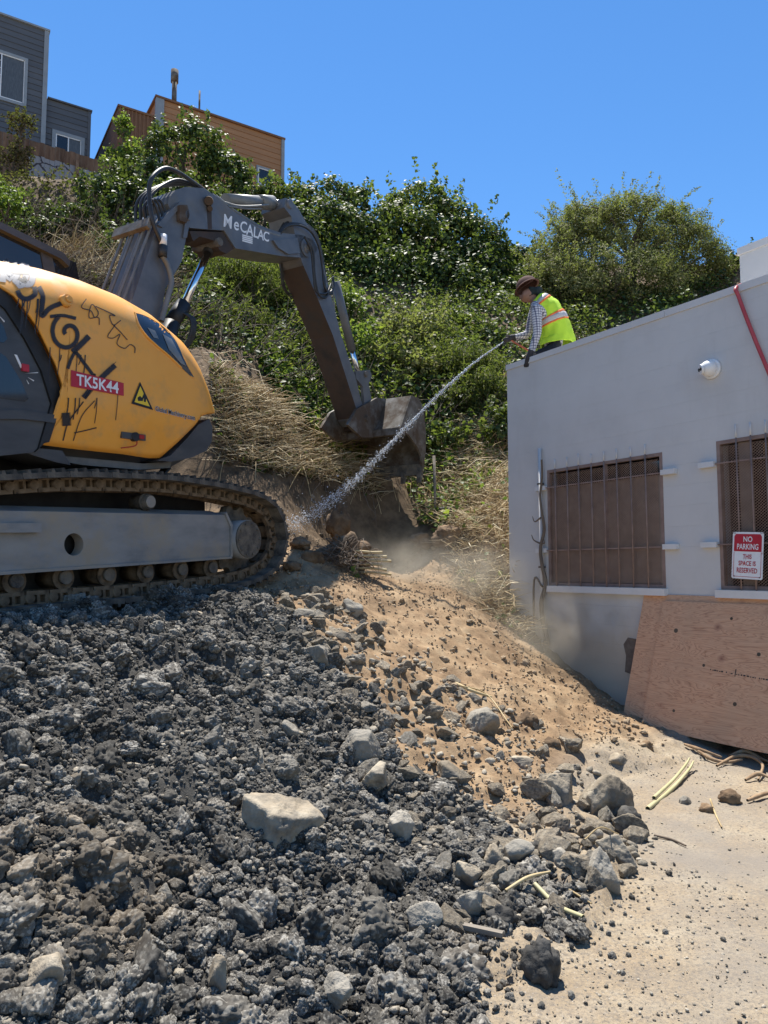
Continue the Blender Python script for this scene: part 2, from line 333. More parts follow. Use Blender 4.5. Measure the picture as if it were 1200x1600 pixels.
def ground_hit(px, py):
    """where a viewing ray meets the ground (used to set stones down on it)"""
    px = np.atleast_1d(np.asarray(px, float)); py = np.atleast_1d(np.asarray(py, float)); r = ray(px, py); t = np.full(len(px), 1.2); done = np.zeros(len(px), bool); res = np.zeros((len(px), 3))
    last = t.copy()
    for _ in range(700):
        p = np.array([0, 0, CZ]) + r * t[:, None]; b = (p[:, 2] < base_h(p[:, 0], p[:, 1])) & ~done
        res[b] = p[b]; done |= b
        if done.all(): break
        t = t + .03
    res[:, 2] = base_h(res[:, 0], res[:, 1]); return res
def poly_px(pts):
    return ground_hit([p[0] for p in pts], [p[1] for p in pts])[:, :2]
def inside(x, y, poly):
    c = np.zeros(np.shape(x), bool); n = len(poly); j = n - 1
    for i in range(n):
        xi, yi = poly[i]; xj, yj = poly[j]
        c ^= ((yi > y) != (yj > y)) & (x < (xj - xi) * (y - yi) / (yj - yi + 1e-12) + xi); j = i
    return c
dark_edge = poly_px([(440, 950), (478, 985), (520, 1050), (570, 1090), (620, 1150), (660, 1195), (750, 1255), (830, 1320), (890, 1390), (840, 1450), (790, 1500), (770, 1545), (735, 1598)])
DARK = np.vstack([[[-1.3, 7.2]], dark_edge, [[.35, 1.4], [-6, 0.5], [-7, 4], [-3.2, 6.4]]])
mixp = poly_px([(470, 925), (600, 990), (700, 1060), (830, 1110), (900, 1180), (1000, 1250), (1000, 1380), (900, 1420), (820, 1480), (720, 1500), (600, 1300), (560, 1140), (480, 1010), (430, 950)])
STRAW = np.array([at(*c)[:2] for c in [(325, 585, 10.7), (390, 612, 10.9), (460, 655, 11.1), (540, 700, 11.3), (600, 778, 11), (520, 752, 10.5), (430, 745, 9.8), (335, 725, 9.6)]])
STRAWR = np.array([at(*c)[:2] for c in [(690, 700, 12.4), (790, 640, 13.0), (800, 760, 10.9), (800, 940, 9.3), (840, 1000, 8.7), (790, 975, 8.7), (720, 900, 9.3), (700, 850, 9.9), (670, 770, 11.3)]])
def soft(x, y, poly, r=.18, k=3):
    """inside test with a ragged edge"""
    p = np.stack([x, y, np.zeros_like(x)], 1); dx = fbm(p * 2.2, 3, k) * r; dy = fbm(p * 2.2 + 50, 3, k + 7) * r
    return inside(x + dx, y + dy, poly)
def lines(fine, grow, lo, hi):
    """grid lines: fine = [(a, b, step)...], then growing outwards"""
    v = []
    for a, b, s in fine: v += list(np.arange(a, b, s))
    s = fine[-1][2]; x = fine[-1][1]; up = []
    while x < hi: up.append(x); s *= grow; x += s
    s = fine[0][2]; x = fine[0][0]; dn = []
    while x > lo: s *= grow; x -= s; dn.append(x)
    return np.array(dn[::-1] + v + up)
gx = lines([(-3.4, 3.6, .032)], 1.055, -700, 700); gy = lines([(1.6, 6.8, .032), (6.8, 11.5, .032), (11.5, 24, .11)], 1.12, -300, 900)
GX, GY = np.meshgrid(gx, gy); fx, fy = GX.ravel(), GY.ravel()
fz = base_h(fx, fy); P2 = np.stack([fx, fy, np.zeros_like(fx)], 1)
near = (np.abs(fx) < 12) & (fy > 0) & (fy < 25)
att_dark = np.zeros(len(fx)); att_tan = np.zeros(len(fx)); att_veg = np.zeros(len(fx))
dk = soft(fx, fy, DARK) & near; mx_ = soft(fx, fy, mixp, .25, 9) & near
att_dark[dk] = 1; _nz = fbm(P2 * 1.6, 3, 21)
att_tan = sstep(.03, .16, fz + .05 * _nz) * ~dk * near * sstep(3.9, 4.9, fy + .4 * _nz)
att_veg = np.maximum(sstep(2.3, 2.7, fz + .2 * _nz) * (fy > 9) * np.where(inside(fx, fy, STRAW) | inside(fx, fy, STRAWR), .8, 1), sstep(1.72, 1.95, fz + .12 * _nz) * (fy > 8.3) * sstep(1.45, 1.05, fx + .15 * _nz))
def poly_dist(x, y, poly):
    """signed distance to a polygon, positive inside"""
    d = np.full(len(x), 9.0); n = len(poly)
    for i in range(n):
        a, b = poly[i], poly[(i + 1) % n]; ab = b - a; t = np.clip(((x - a[0]) * ab[0] + (y - a[1]) * ab[1]) / (ab @ ab + 1e-12), 0, 1)
        d = np.minimum(d, np.hypot(x - a[0] - ab[0] * t, y - a[1] - ab[1] * t))
    return np.where(inside(x, y, poly), d, -d)
def caps(p, k):
    """round knobs of uneven height, one per cell"""
    i = np.floor(p).astype(np.int64); best = np.full(len(p), -1.0); z = np.zeros(len(p), np.int64)
    for a in (-1, 0, 1):
        for b in (-1, 0, 1):
            cx, cy = i[:, 0] + a, i[:, 1] + b; dx = cx + _h(cx, cy, z, k) - p[:, 0]; dy = cy + _h(cx, cy, z, k + 5) - p[:, 1]; r = .45 + .5 * _h(cx, cy, z, k + 9)
            best = np.maximum(best, np.sqrt(np.maximum(0, r * r - dx * dx - dy * dy)) * (.35 + 1.0 * _h(cx, cy, z, k + 13)))
    return np.maximum(best, 0)
def heap_disp(x, y):
    """height of the loose heap over the smooth ground"""
    p = np.stack([x, y, np.zeros_like(x)], 1); w = np.stack([fbm(p * 5, 3, 61), fbm(p * 5 + 31, 3, 62), 0 * x], 1); q = p + .035 * w
    big = fbm(p * 1.7, 3, 41)
    d = .07 * big + .13 * caps(q * 2.5, 71) ** 1.5 + .075 * caps(q * 5.5 + 3, 72) ** 1.4 + .03 * fbm(p * 9, 3, 76) + .02 * caps(p * 22, 73)
    flat = sstep(.0, .5, fbm(p * 1.1 + 9, 3, 77) + .15)
    e = poly_dist(x, y, DARK); return (d - .12) * (.55 + .45 * flat) * sstep(.0, .45, e) * 1.0 + .035 * sstep(0, .3, e) - .05 * sstep(.06, -.05, e) - .012
zone_d = np.zeros(len(fx)); i = near & dk; zone_d[i] = -.13 * sstep(.02, .2, poly_dist(fx[i], fy[i], DARK))
i = near & ~dk & (fz > .02) & (fy < 13)
zone_d[i] = .05 * fbm(P2[i] * 1.6, 4, 6) + .024 * caps(P2[i] * 6, 91) + .016 * caps(P2[i] * 15, 92) - .012 + .02 * fbm(P2[i] * 9, 3, 7) + .012 * np.clip(.4 - worley2(P2[i] * 7, 8), 0, 1) + .006 * fbm(P2[i] * 35, 2, 5)
i = near & (fy > 8.4) & (fz > 1.5) & (fx < 1.3); zone_d[i] += .10 * fbm(P2[i] * 1.7, 4, 31)
i = near & mx_ & ~dk; zone_d[i] += .03 * (.5 - worley2(P2[i] * 8, 11)) + .02 * (.5 - worley2(P2[i] * 18, 12))
i = near & (fy >= 13); zone_d[i] = .12 * fbm(P2[i] * .8, 4, 6)
i = near & (fz <= .02) & ~dk; zone_d[i] = .010 * fbm(P2[i] * 1.2, 3, 6) + .006 * fbm(P2[i] * 9, 3, 7) + .003 * fbm(P2[i] * 30, 2, 8)
flat_pad = np.ones(len(fx))
V = np.stack([fx, fy, fz + zone_d * flat_pad], 1)
nx, ny = len(gx), len(gy); idx = np.arange(nx * ny).reshape(ny, nx)
Fc = np.stack([idx[:-1, :-1], idx[:-1, 1:], idx[1:, 1:], idx[1:, :-1]], -1).reshape(-1, 4)
# far plateau and street level fade
ground = np_mesh('ground', V, Fc, None, None, True); ground['kind'] = 'structure'
for nm, a in (('dark', att_dark), ('tan', att_tan), ('veg', att_veg)):
    at_ = ground.data.attributes.new(nm, 'FLOAT', 'POINT'); at_.data.foreach_set('value', a.astype(np.float32))
def surf_h(x, y):
    """height of the built ground surface, bumps included (nearest grid vertex)"""
    i = np.clip(np.searchsorted(gx, x), 0, nx - 1); j = np.clip(np.searchsorted(gy, y), 0, ny - 1); z = V[j * nx + i, 2].astype(float); x, y = np.atleast_1d(x), np.atleast_1d(y)
    k = inside(x, y, DARK)
    if k.any(): z[k] = np.maximum(z[k], base_h(x[k], y[k]) + heap_disp(x[k], y[k]))
    return z
m, nt, N, L, bs = nodes_of('ground_soil')
tc = N.new('ShaderNodeTexCoord'); O = tc.outputs['Object']
def attr(n):
    a = N.new('ShaderNodeAttribute'); a.attribute_name = n; return a.outputs['Fac']
nd = noise_node(nt, O, 14, 8, .7); dcol = ramp_node(nt, nd.outputs[0], [(.3, (.028, .026, .024)), (.48, (.082, .077, .072)), (.6, (.165, .157, .148)), (.74, (.30, .285, .265))]).outputs[0]
nt1 = noise_node(nt, O, 2.8, 10, .75); tcol = ramp_node(nt, nt1.outputs[0], [(.3, (.14, .088, .05)), (.5, (.29, .195, .112)), (.7, (.42, .31, .19))]).outputs[0]
nt2 = noise_node(nt, O, 30, 6, .7); tcol = mixc(nt, ramp_node(nt, nt2.outputs[0], [(.58, 0.0), (.72, .55)]).outputs[0], tcol, (.16, .11, .07))
ng = noise_node(nt, O, 1.6, 10, .74); gcol = ramp_node(nt, ng.outputs[0], [(.3, (.24, .185, .125)), (.48, (.34, .265, .175)), (.62, (.40, .335, .24)), (.75, (.46, .415, .335))]).outputs[0]
ng2 = noise_node(nt, O, 60, 5, .75); gcol = mixc(nt, ramp_node(nt, ng2.outputs[0], [(.46, 0.0), (.64, .85)]).outputs[0], gcol, (.16, .14, .118))
ng3 = noise_node(nt, O, 85, 4, .7); gcol = mixc(nt, ramp_node(nt, ng3.outputs[0], [(.6, 0.0), (.72, .7)]).outputs[0], gcol, (.55, .51, .45))
ng4 = noise_node(nt, O, .75, 6, .6); gcol = mixc(nt, ramp_node(nt, ng4.outputs[0], [(.46, 0.0), (.64, .8)]).outputs[0], gcol, (.23, .205, .175))
nv = noise_node(nt, O, 3, 8, .7); vcol = ramp_node(nt, nv.outputs[0], [(.3, (.05, .035, .021)), (.5, (.125, .085, .05)), (.72, (.235, .16, .092))]).outputs[0]
col = mixc(nt, attr('tan'), gcol, tcol); col = mixc(nt, attr('veg'), col, vcol); col = mixc(nt, attr('dark'), col, dcol)
L.new(col, bs.inputs['Base Color']); bs.inputs['Roughness'].default_value = .9; bs.inputs['Specular IOR Level'].default_value = .2
b1 = noise_node(nt, O, 55, 8, .75); b2 = noise_node(nt, O, 190, 4, .7)
L.new(bumpn(nt, b2.outputs[0], .5, .004, bumpn(nt, b1.outputs[0], .8, .012)), bs.inputs['Normal']); ground.data.materials.append(m)

# ---- the heap of damp gravel: a finer mesh lying on the ground, denser towards the viewer
ha = np.tan(np.linspace(math.radians(-50), math.radians(19), 560)); hr = np.geomspace(1.3, 7.4, 350); HRr, HAa = np.meshgrid(hr, ha, indexing='ij'); hx_, hy_ = (HRr * HAa).ravel(), HRr.ravel()
hd = poly_dist(hx_, hy_, DARK); kp_ = (hd > -.06); hz_ = np.zeros(len(hx_)); hz_[kp_] = base_h(hx_[kp_], hy_[kp_]) + heap_disp(hx_[kp_], hy_[kp_])
idx = np.arange(len(hx_)).reshape(len(hr), len(ha)); Fc = np.stack([idx[:-1, :-1], idx[:-1, 1:], idx[1:, 1:], idx[1:, :-1]], -1).reshape(-1, 4); Fc = Fc[kp_[Fc].all(1)]
us = np.unique(Fc); rm_ = np.full(len(hx_), -1); rm_[us] = np.arange(len(us)); heap = np_mesh('gravel_heap', np.stack([hx_, hy_, hz_], 1)[us], rm_[Fc], None, None, True); heap['kind'] = 'stuff'
m, nt, N, L, bs = nodes_of('heap_gravel'); tc = N.new('ShaderNodeTexCoord'); O = tc.outputs['Object']
n1 = noise_node(nt, O, 34, 8, .75); c1 = ramp_node(nt, n1.outputs[0], [(.30, (.018, .0165, .015)), (.48, (.045, .042, .037)), (.60, (.08, .074, .065)), (.74, (.16, .15, .13))]).outputs[0]
n2 = noise_node(nt, O, 1.6, 5, .6); c1 = mixc(nt, ramp_node(nt, n2.outputs[0], [(.45, 0.0), (.68, .6)]).outputs[0], c1, (.13, .12, .10))
L.new(c1, bs.inputs['Base Color']); bs.inputs['Roughness'].default_value = .85; bs.inputs['Specular IOR Level'].default_value = .3
b1 = noise_node(nt, O, 75, 7, .75); b2 = noise_node(nt, O, 230, 4, .7); L.new(bumpn(nt, b2.outputs[0], .6, .004, bumpn(nt, b1.outputs[0], .9, .014)), bs.inputs['Normal']); heap.data.materials.append(m)

# ================================================================== STONES AND CLODS
def ico(sub):
    bm = bmesh.new(); bmesh.ops.create_icosphere(bm, subdivisions=sub, radius=1); bm.verts.ensure_lookup_table()
    v = np.array([x.co[:] for x in bm.verts]); f = np.array([[y.index for y in x.verts] for x in bm.faces]); bm.free(); return v / np.linalg.norm(v, axis=1)[:, None], f
ICO = {k: ico(k) for k in (1, 2, 3, 4, 5)}
def rock_shape(seed, sub=3, planes=16, rough=.035):
    r_ = np.random.default_rng(seed); d, f = ICO[sub]; n = r_.normal(size=(planes, 3)); n /= np.linalg.norm(n, axis=1)[:, None]; c = r_.uniform(.44, .80, planes)
    dot = d @ n.T; q = np.where(dot > .05, c / np.maximum(dot, .05), 9); r = np.minimum(q.min(1), 1.1)
    r = r + rough * fbm(d * 2.2 + seed, 4, seed) + rough * .55 * (1 - 2 * np.abs(vnoise(d * 6 + seed, seed))) + rough * .3 * vnoise(d * 15 + seed, seed); return d * r[:, None], f
def clod_shape(seed, sub=3, lump=.22, warp=.30):
    r_ = np.random.default_rng(seed); d, f = ICO[sub]; k = r_.normal(size=(26, 3)); k /= np.linalg.norm(k, axis=1)[:, None]
    a = np.arccos(np.clip(d @ k.T, -1, 1)); s = np.sort(a, 1)[:, 0]
    k2 = r_.normal(size=(110, 3)); k2 /= np.linalg.norm(k2, axis=1)[:, None]; s2 = np.arccos(np.clip(d @ k2.T, -1, 1)).min(1)
    r = .72 + lump * (1 - np.clip(s / .42, 0, 1) ** 2) + .13 * (1 - np.clip(s2 / .2, 0, 1) ** 1.5) + warp * fbm(d * 1.5 + seed, 3, seed)
    if sub <= 2: r = r + r_.uniform(-.20, .20, len(d))
    elif sub == 3: r = r + r_.uniform(-.07, .07, len(d))
    return d * r[:, None] * r_.uniform(.75, 1.2, 3), f
def rand_rot(n):
    q = rng.normal(size=(n, 4)); q /= np.linalg.norm(q, axis=1)[:, None]; w, x, y, z = q.T
    return np.stack([np.stack([1 - 2 * (y * y + z * z), 2 * (x * y - z * w), 2 * (x * z + y * w)], -1), np.stack([2 * (x * y + z * w), 1 - 2 * (x * x + z * z), 2 * (y * z - x * w)], -1), np.stack([2 * (x * z - y * w), 2 * (y * z + x * w), 1 - 2 * (x * x + y * y)], -1)], 1)
def scatter_joined(name, pos, size, shapes, mt, squash=.8):
    """many small lumps joined into one mesh"""
    Vs, Fs, k = [], [], 0; pick = rng.integers(0, len(shapes), len(pos)); Rm = rand_rot(len(pos))
    for s, (v, f) in enumerate(shapes):
        i = np.where(pick == s)[0]
        if not len(i): continue
        st = np.stack([rng.uniform(.75, 1.2, len(i)), rng.uniform(.75, 1.2, len(i)), np.ones(len(i))], 1)
        w = np.einsum('nij,nvj->nvi', Rm[i], v[None] * st[:, None] * size[i][:, None, None]); w[:, :, 2] *= squash; w += pos[i][:, None]
        Vs.append(w.reshape(-1, 3)); Fs.append((f[None] + (np.arange(len(i)) * len(v))[:, None, None] + k).reshape(-1, 3)); k += len(i) * len(v)
    return np_mesh(name, np.vstack(Vs), np.vstack(Fs), mt, None, True)
def stuff_mat(name, cols, s1, s2, rough=.9, b=.8):
    m, nt, N, L, bs = nodes_of(name); tc = N.new('ShaderNodeTexCoord'); g = N.new('ShaderNodeNewGeometry')
    n = noise_node(nt, tc.outputs['Object'], s1, 7, .7); r = ramp_node(nt, n.outputs[0], list(zip(np.linspace(.3, .72, len(cols)), cols)))
    n0 = noise_node(nt, tc.outputs['Object'], 1.3, 3, .5)
    val = mathn(nt, 'MULTIPLY_ADD', g.outputs['Random Per Island'], .9, .62); val = mathn(nt, 'MULTIPLY', val, mathn(nt, 'MULTIPLY_ADD', n0.outputs[0], 1.1, .5))
    hs = N.new('ShaderNodeHueSaturation'); L.new(r.outputs[0], hs.inputs['Color']); L.new(val, hs.inputs['Value']); L.new(hs.outputs[0], bs.inputs['Base Color'])
    bs.inputs['Roughness'].default_value = rough; bs.inputs['Specular IOR Level'].default_value = .3
    n2 = noise_node(nt, tc.outputs['Object'], s2, 6, .7); n3 = noise_node(nt, tc.outputs['Object'], s2 * 3, 3, .6)
    L.new(bumpn(nt, n3.outputs[0], .5, .004, bumpn(nt, n2.outputs[0], b, .012)), bs.inputs['Normal']); return m
M['clod_stuff'] = stuff_mat('damp_gravel', [(.034, .031, .029), (.098, .092, .086), (.20, .19, .18), (.37, .355, .33)], 26, 70)
M['grit_stuff'] = stuff_mat('dry_grit', [(.17, .15, .115), (.28, .245, .19), (.42, .375, .30)], 30, 90)
M['crumb_stuff'] = stuff_mat('earth_crumbs', [(.20, .135, .08), (.31, .215, .13), (.42, .31, .20)], 20, 80)
BP_ = (1.586, 9.36)
notwall = lambda x, y: ((x - BP_[0]) * .846 + (y - BP_[1]) * .532 < -.1) | ((x - BP_[0]) * -.532 + (y - BP_[1]) * .846 > .1)
def sample(n, x0, x1, y0, y1, cond, mg=60):
    x = rng.uniform(x0, x1, n); y = y0 + (y1 - y0) * rng.uniform(0, 1, n) ** 1.25; k = cond(x, y); x, y = x[k], y[k]
    px, py = project(np.stack([x, y, surf_h(x, y)], 1)); v = (px > -mg) & (px < 1200 + mg) & (py < 1600 + mg); return x[v], y[v]
shapes1 = [clod_shape(s, 1, .3) for s in range(12)]; shapes2 = [clod_shape(s + 20, 2, .22) for s in range(10)]
frag1 = [rock_shape(s + 50, 1, 8, .06) for s in range(6)]; frag2 = [rock_shape(s + 70, 2, 9, .06) for s in range(8)]
indark = lambda x, y: soft(x, y, DARK)
def instanced(name, pos, size, shapes, mt, squash=.85, sub_smooth=True):
    """uncountable lumps as ONE object: points with a shared set of lump meshes set on them by geometry nodes"""
    col = bpy.data.collections.new(name + '_shapes')
    for i, (v, f) in enumerate(shapes):
        me = bpy.data.meshes.new(name + '_lump'); me.from_pydata([tuple(p) for p in v], [], [tuple(q) for q in f.tolist()]); me.update(); me.polygons.foreach_set('use_smooth', np.full(len(f), sub_smooth)); me.materials.append(mt)
        col.objects.link(bpy.data.objects.new(name + '_lump', me))
    n = len(pos); me = bpy.data.meshes.new(name); me.vertices.add(n); me.vertices.foreach_set('co', np.ascontiguousarray(pos, np.float32).ravel()); me.update()
    sc3 = size[:, None] * np.stack([rng.uniform(.75, 1.3, n), rng.uniform(.75, 1.2, n), np.full(n, squash)], 1)
    rt3 = rng.uniform(0, 6.283, (n, 3)) * np.array([.12, .12, 1]) + np.array([0, 0, 0]); rt3[:, :2] += rng.normal(size=(n, 2)) * .25
    for nm, ty, arr in (('sc', 'FLOAT_VECTOR', sc3.astype(np.float32)), ('rt', 'FLOAT_VECTOR', rt3.astype(np.float32))): me.attributes.new(nm, ty, 'POINT').data.foreach_set('vector', np.ascontiguousarray(arr).ravel())
    me.attributes.new('pk', 'INT', 'POINT').data.foreach_set('value', rng.integers(0, len(shapes), n).astype(np.int32))
    ng = bpy.data.node_groups.new(name, 'GeometryNodeTree'); ng.interface.new_socket('Geometry', in_out='INPUT', socket_type='NodeSocketGeometry'); ng.interface.new_socket('Geometry', in_out='OUTPUT', socket_type='NodeSocketGeometry')
    N_, L_ = ng.nodes, ng.links; gi, go = N_.new('NodeGroupInput'), N_.new('NodeGroupOutput'); ip = N_.new('GeometryNodeInstanceOnPoints'); ci = N_.new('GeometryNodeCollectionInfo'); ci.inputs['Collection'].default_value = col; ci.inputs['Separate Children'].default_value = True; ci.inputs['Reset Children'].default_value = True
    def na(t, nm): q = N_.new('GeometryNodeInputNamedAttribute'); q.data_type = t; q.inputs['Name'].default_value = nm; return next(o for o in q.outputs if o.enabled)
    er = N_.new('FunctionNodeEulerToRotation'); L_.new(na('FLOAT_VECTOR', 'rt'), er.inputs[0]); L_.new(gi.outputs[0], ip.inputs['Points']); L_.new(ci.outputs[0], ip.inputs['Instance']); ip.inputs['Pick Instance'].default_value = True
    L_.new(na('INT', 'pk'), ip.inputs['Instance Index']); L_.new(er.outputs[0], ip.inputs['Rotation']); L_.new(na('FLOAT_VECTOR', 'sc'), ip.inputs['Scale']); L_.new(ip.outputs[0], go.inputs[0])
    o = link(name, me); o.modifiers.new('set', 'NODES').node_group = ng; o['kind'] = 'stuff'; return o
def lump_mat(name, cols, sc_=3.0, dust=None, bs_=14, jit=.45, fleck=None):
    m, nt, N, L, bs = nodes_of(name); tc = N.new('ShaderNodeTexCoord'); oi = N.new('ShaderNodeObjectInfo'); va = N.new('ShaderNodeVectorMath'); va.operation = 'ADD'; cb = N.new('ShaderNodeCombineXYZ'); k = mathn(nt, 'MULTIPLY', oi.outputs['Random'], 53.0)
    L.new(k, cb.inputs[0]); L.new(k, cb.inputs[1]); L.new(tc.outputs['Object'], va.inputs[0]); L.new(cb.outputs[0], va.inputs[1]); O = va.outputs[0]
    n = noise_node(nt, O, sc_, 8, .72); c = ramp_node(nt, n.outputs[0], list(zip(np.linspace(.3, .7, len(cols)), cols))).outputs[0]
    if fleck is not None:
        vo = N.new('ShaderNodeTexVoronoi'); vo.inputs['Scale'].default_value = 7; L.new(O, vo.inputs['Vector']); sp = N.new('ShaderNodeSeparateColor'); L.new(vo.outputs['Color'], sp.inputs[0]); c = mixc(nt, ramp_node(nt, sp.outputs[0], [(.72, 0.0), (.76, .8)]).outputs[0], c, fleck)
    if dust is not None:
        g = N.new('ShaderNodeNewGeometry'); n2 = noise_node(nt, g.outputs['Position'], 1.5, 4, .6); c = mixc(nt, ramp_node(nt, n2.outputs[0], [(.47, 0.0), (.66, .65)]).outputs[0], c, dust); n3 = noise_node(nt, g.outputs['Position'], .9, 3, .5); c = mixc(nt, ramp_node(nt, n3.outputs[0], [(.56, 0.0), (.66, .35)]).outputs[0], c, (.16, .118, .072))
    hs = N.new('ShaderNodeHueSaturation'); L.new(c, hs.inputs['Color']); L.new(mathn(nt, 'MULTIPLY_ADD', oi.outputs['Random'], 2 * jit, 1 - jit), hs.inputs['Value']); L.new(hs.outputs[0], bs.inputs['Base Color']); bs.inputs['Roughness'].default_value = .9; bs.inputs['Specular IOR Level'].default_value = .25
    b1 = noise_node(nt, O, bs_, 8, .75); L.new(bumpn(nt, b1.outputs[0], .9, .0016), bs.inputs['Normal']); return m
M['clod_lump'] = lump_mat('damp_clod', [(.020, .018, .0155), (.056, .051, .044), (.108, .100, .086), (.20, .187, .162)], 2.4, (.155, .143, .12), 13, .6, (.24, .225, .193))
M['earth_lump'] = lump_mat('dry_earth_lump', [(.20, .145, .092), (.31, .232, .15), (.42, .325, .215)], 2.5, None, 12, .2)
def big_lump(seed, sub):
    v, f = clod_shape(seed, sub, .20, .22); r_ = np.random.default_rng(seed + 5000); d = ICO[sub][0]; nk = r_.normal(size=(420, 3)); nk /= np.linalg.norm(nk, axis=1)[:, None]
    n = r_.normal(size=(9, 3)); n /= np.linalg.norm(n, axis=1)[:, None]; cc = r_.uniform(.62, .9, 9); q = np.where(d @ n.T > .1, cc / np.maximum(d @ n.T, .1), 9).min(1)
    k = .07 * (1 - np.clip(np.arccos(np.clip(d @ nk.T, -1, 1)).min(1) / .11, 0, 1) ** 1.4); L_ = np.linalg.norm(v, axis=1); return v * (np.minimum(L_, q * 1.02) / L_ + k)[:, None], f
lumpsA = [big_lump(600 + k, 5) for k in range(7)]; lumpsB = [big_lump(620 + k, 4) for k in range(9)]; lumpsC = [clod_shape(640 + k, 3, .22, .25) for k in range(10)]; lumpsD = [clod_shape(660 + k, 2, .2, .25) for k in range(8)]
dens = lambda x, y, k, t: vnoise(np.stack([x, y, 0 * x], 1) * k, 88) > t
def hp3(x, y, s, e): return np.stack([x, y, surf_h(x, y) + s * e], 1)
x, y = sample(1300, -5.2, 1.6, 1.4, 7.2, indark, 480); s = .045 + .065 * rng.random(len(x)) ** 1.8; instanced('large_clods', hp3(x, y, s, .12), s, lumpsA, M['clod_lump'])
x, y = sample(9600, -5.2, 1.65, 1.4, 7.3, indark, 480); s = .020 + .028 * rng.random(len(x)) ** 1.6; instanced('lumpy_gravel', hp3(x, y, s, .25), s, lumpsB, M['clod_lump'])
x, y = sample(44000, -5.2, 1.7, 1.4, 7.3, indark, 480); s = .008 + .013 * rng.random(len(x)) ** 1.5; instanced('gravel', hp3(x, y, s, .4), s, lumpsC, M['clod_lump'])
x, y = sample(76000, -5.2, 1.75, 1.4, 7.3, lambda x, y: indark(x, y) & ((y < 4.8) | (rng.random(len(x)) < .5)), 480); s = .0035 + .006 * rng.random(len(x)) ** 1.5; instanced('fine_gravel', hp3(x, y, s, .5), s, lumpsD, M['clod_lump'])
nearedge = lambda x, y: rng.random(len(x)) < np.exp(-np.abs(poly_dist(x, y, DARK) + .05) * 7) * 1.0
x, y = sample(30000, -1.4, 2.3, 1.9, 7.3, lambda x, y: nearedge(x, y) & (rng.random(len(x)) < .55)); s = .004 + .018 * rng.random(len(x)) ** 2.6; instanced('gravel_fringe', hp3(x, y, s, .35), s, lumpsC, M['clod_lump'])
x, y = sample(5200, -4.6, 1.6, 1.5, 7.0, indark, 300); s = .005 + .020 * rng.random(len(x)) ** 3.5
scatter_joined('stone_chips', np.stack([x, y, surf_h(x, y) + .006 + s * .5], 1), s, frag1, M['grit_stuff'], .75)['kind'] = 'stuff'
# 240 separate clods in the heap: eight meshes shared
clod_me = []
for k in range(8):
    v, f = big_lump(100 + k, 5)
    me = bpy.data.meshes.new('clod'); me.from_pydata([tuple(p) for p in v], [], [tuple(q) for q in f.tolist()]); me.update(); me.polygons.foreach_set('use_smooth', np.ones(len(f), bool)); me.materials.append(M['clod_lump']); clod_me.append(me)
x, y = sample(900, -2.6, 1.3, 2.2, 6.6, indark); x, y = x[:225], y[:225]
for a, b in zip(x, y):
    o = bpy.data.objects.new('clod', clod_me[rng.integers(8)]); C.objects.link(o); q = .030 + .05 * rng.random() ** 1.8
    o.location = (a, b, surf_h(np.array([a]), np.array([b]))[0] + q * .22); o.scale = (q * rng.uniform(.8, 1.25), q * rng.uniform(.8, 1.2), q * .85); o.rotation_euler = tuple(rng.uniform(0, 6.28, 3) * np.array([.3, .3, 1]))
    tag(o, 'dark lumpy clod among the hundreds piled in the heap below the excavator', 'clod', 'dark clods of the gravel heap')
# grit on the flat ground and crumbs on the dirt slope
x, y = sample(16000, -.2, 3.6, 2.2, 6.4, lambda x, y: ~soft(x, y, DARK) & (base_h(x, y) < .10) & (rng.random(len(x)) < .25 + .9 * (vnoise(np.stack([x * 1.3, y * 1.3, 0 * x], 1), 77) > .1) * np.exp(-np.maximum(0, x - .9 - (y - 3) * .45) * 1.2))); s = .0025 + .009 * rng.random(len(x)) ** 4
scatter_joined('grit', np.stack([x, y, surf_h(x, y) + s * .35], 1), s, frag1, M['grit_stuff'], .7)['kind'] = 'stuff'
onslope = lambda x, y: ~soft(x, y, DARK) & (base_h(x, y) > .06) & notwall(x, y)
x, y = sample(16000, -1.3, 3.0, 4.4, 10.3, lambda x, y: onslope(x, y) & (rng.random(len(x)) < .22 + .9 * (vnoise(np.stack([x, y, 0 * x], 1) * 1.2, 78) > .05))); s = .004 + .012 * rng.random(len(x)) ** 2.5; instanced('soil_crumbs', hp3(x, y, s, .35), s, lumpsD, M['earth_lump'])
x, y = sample(2000, -1.3, 2.6, 4.6, 10.3, lambda x, y: onslope(x, y) & (rng.random(len(x)) < .12 + .9 * (vnoise(np.stack([x, y, 0 * x], 1) * .9, 79) > .08))); s = .012 + .034 * rng.random(len(x)) ** 3; instanced('earth_clods', hp3(x, y, s, .05), s, lumpsB, M['earth_lump'], .7)
inmix = lambda x, y: soft(x, y, mixp, .3, 9)
x, y = sample(2600, -1.2, 2.6, 3, 8, inmix); s = .010 + .030 * rng.random(len(x)) ** 2.2
scatter_joined('rubble', np.stack([x, y, surf_h(x, y) + s * .4], 1), s, frag2, M['grit_stuff'], .75)['kind'] = 'stuff'
rock_me = {}
for tone in ('tan_rock', 'grey_rock', 'brown_clod'):
    rock_me[tone] = []
    for k in range(5):
        v, f = rock_shape(200 + k + len(tone) * 11, 4, 13, .035) if tone != 'brown_clod' else clod_shape(300 + k, 3, .2)
        me = bpy.data.meshes.new('stone'); me.from_pydata([tuple(p) for p in v], [], [tuple(q) for q in f.tolist()]); me.update(); me.materials.append(M[tone]); me.polygons.foreach_set('use_smooth', np.full(len(f), tone == 'brown_clod')); rock_me[tone].append(me)
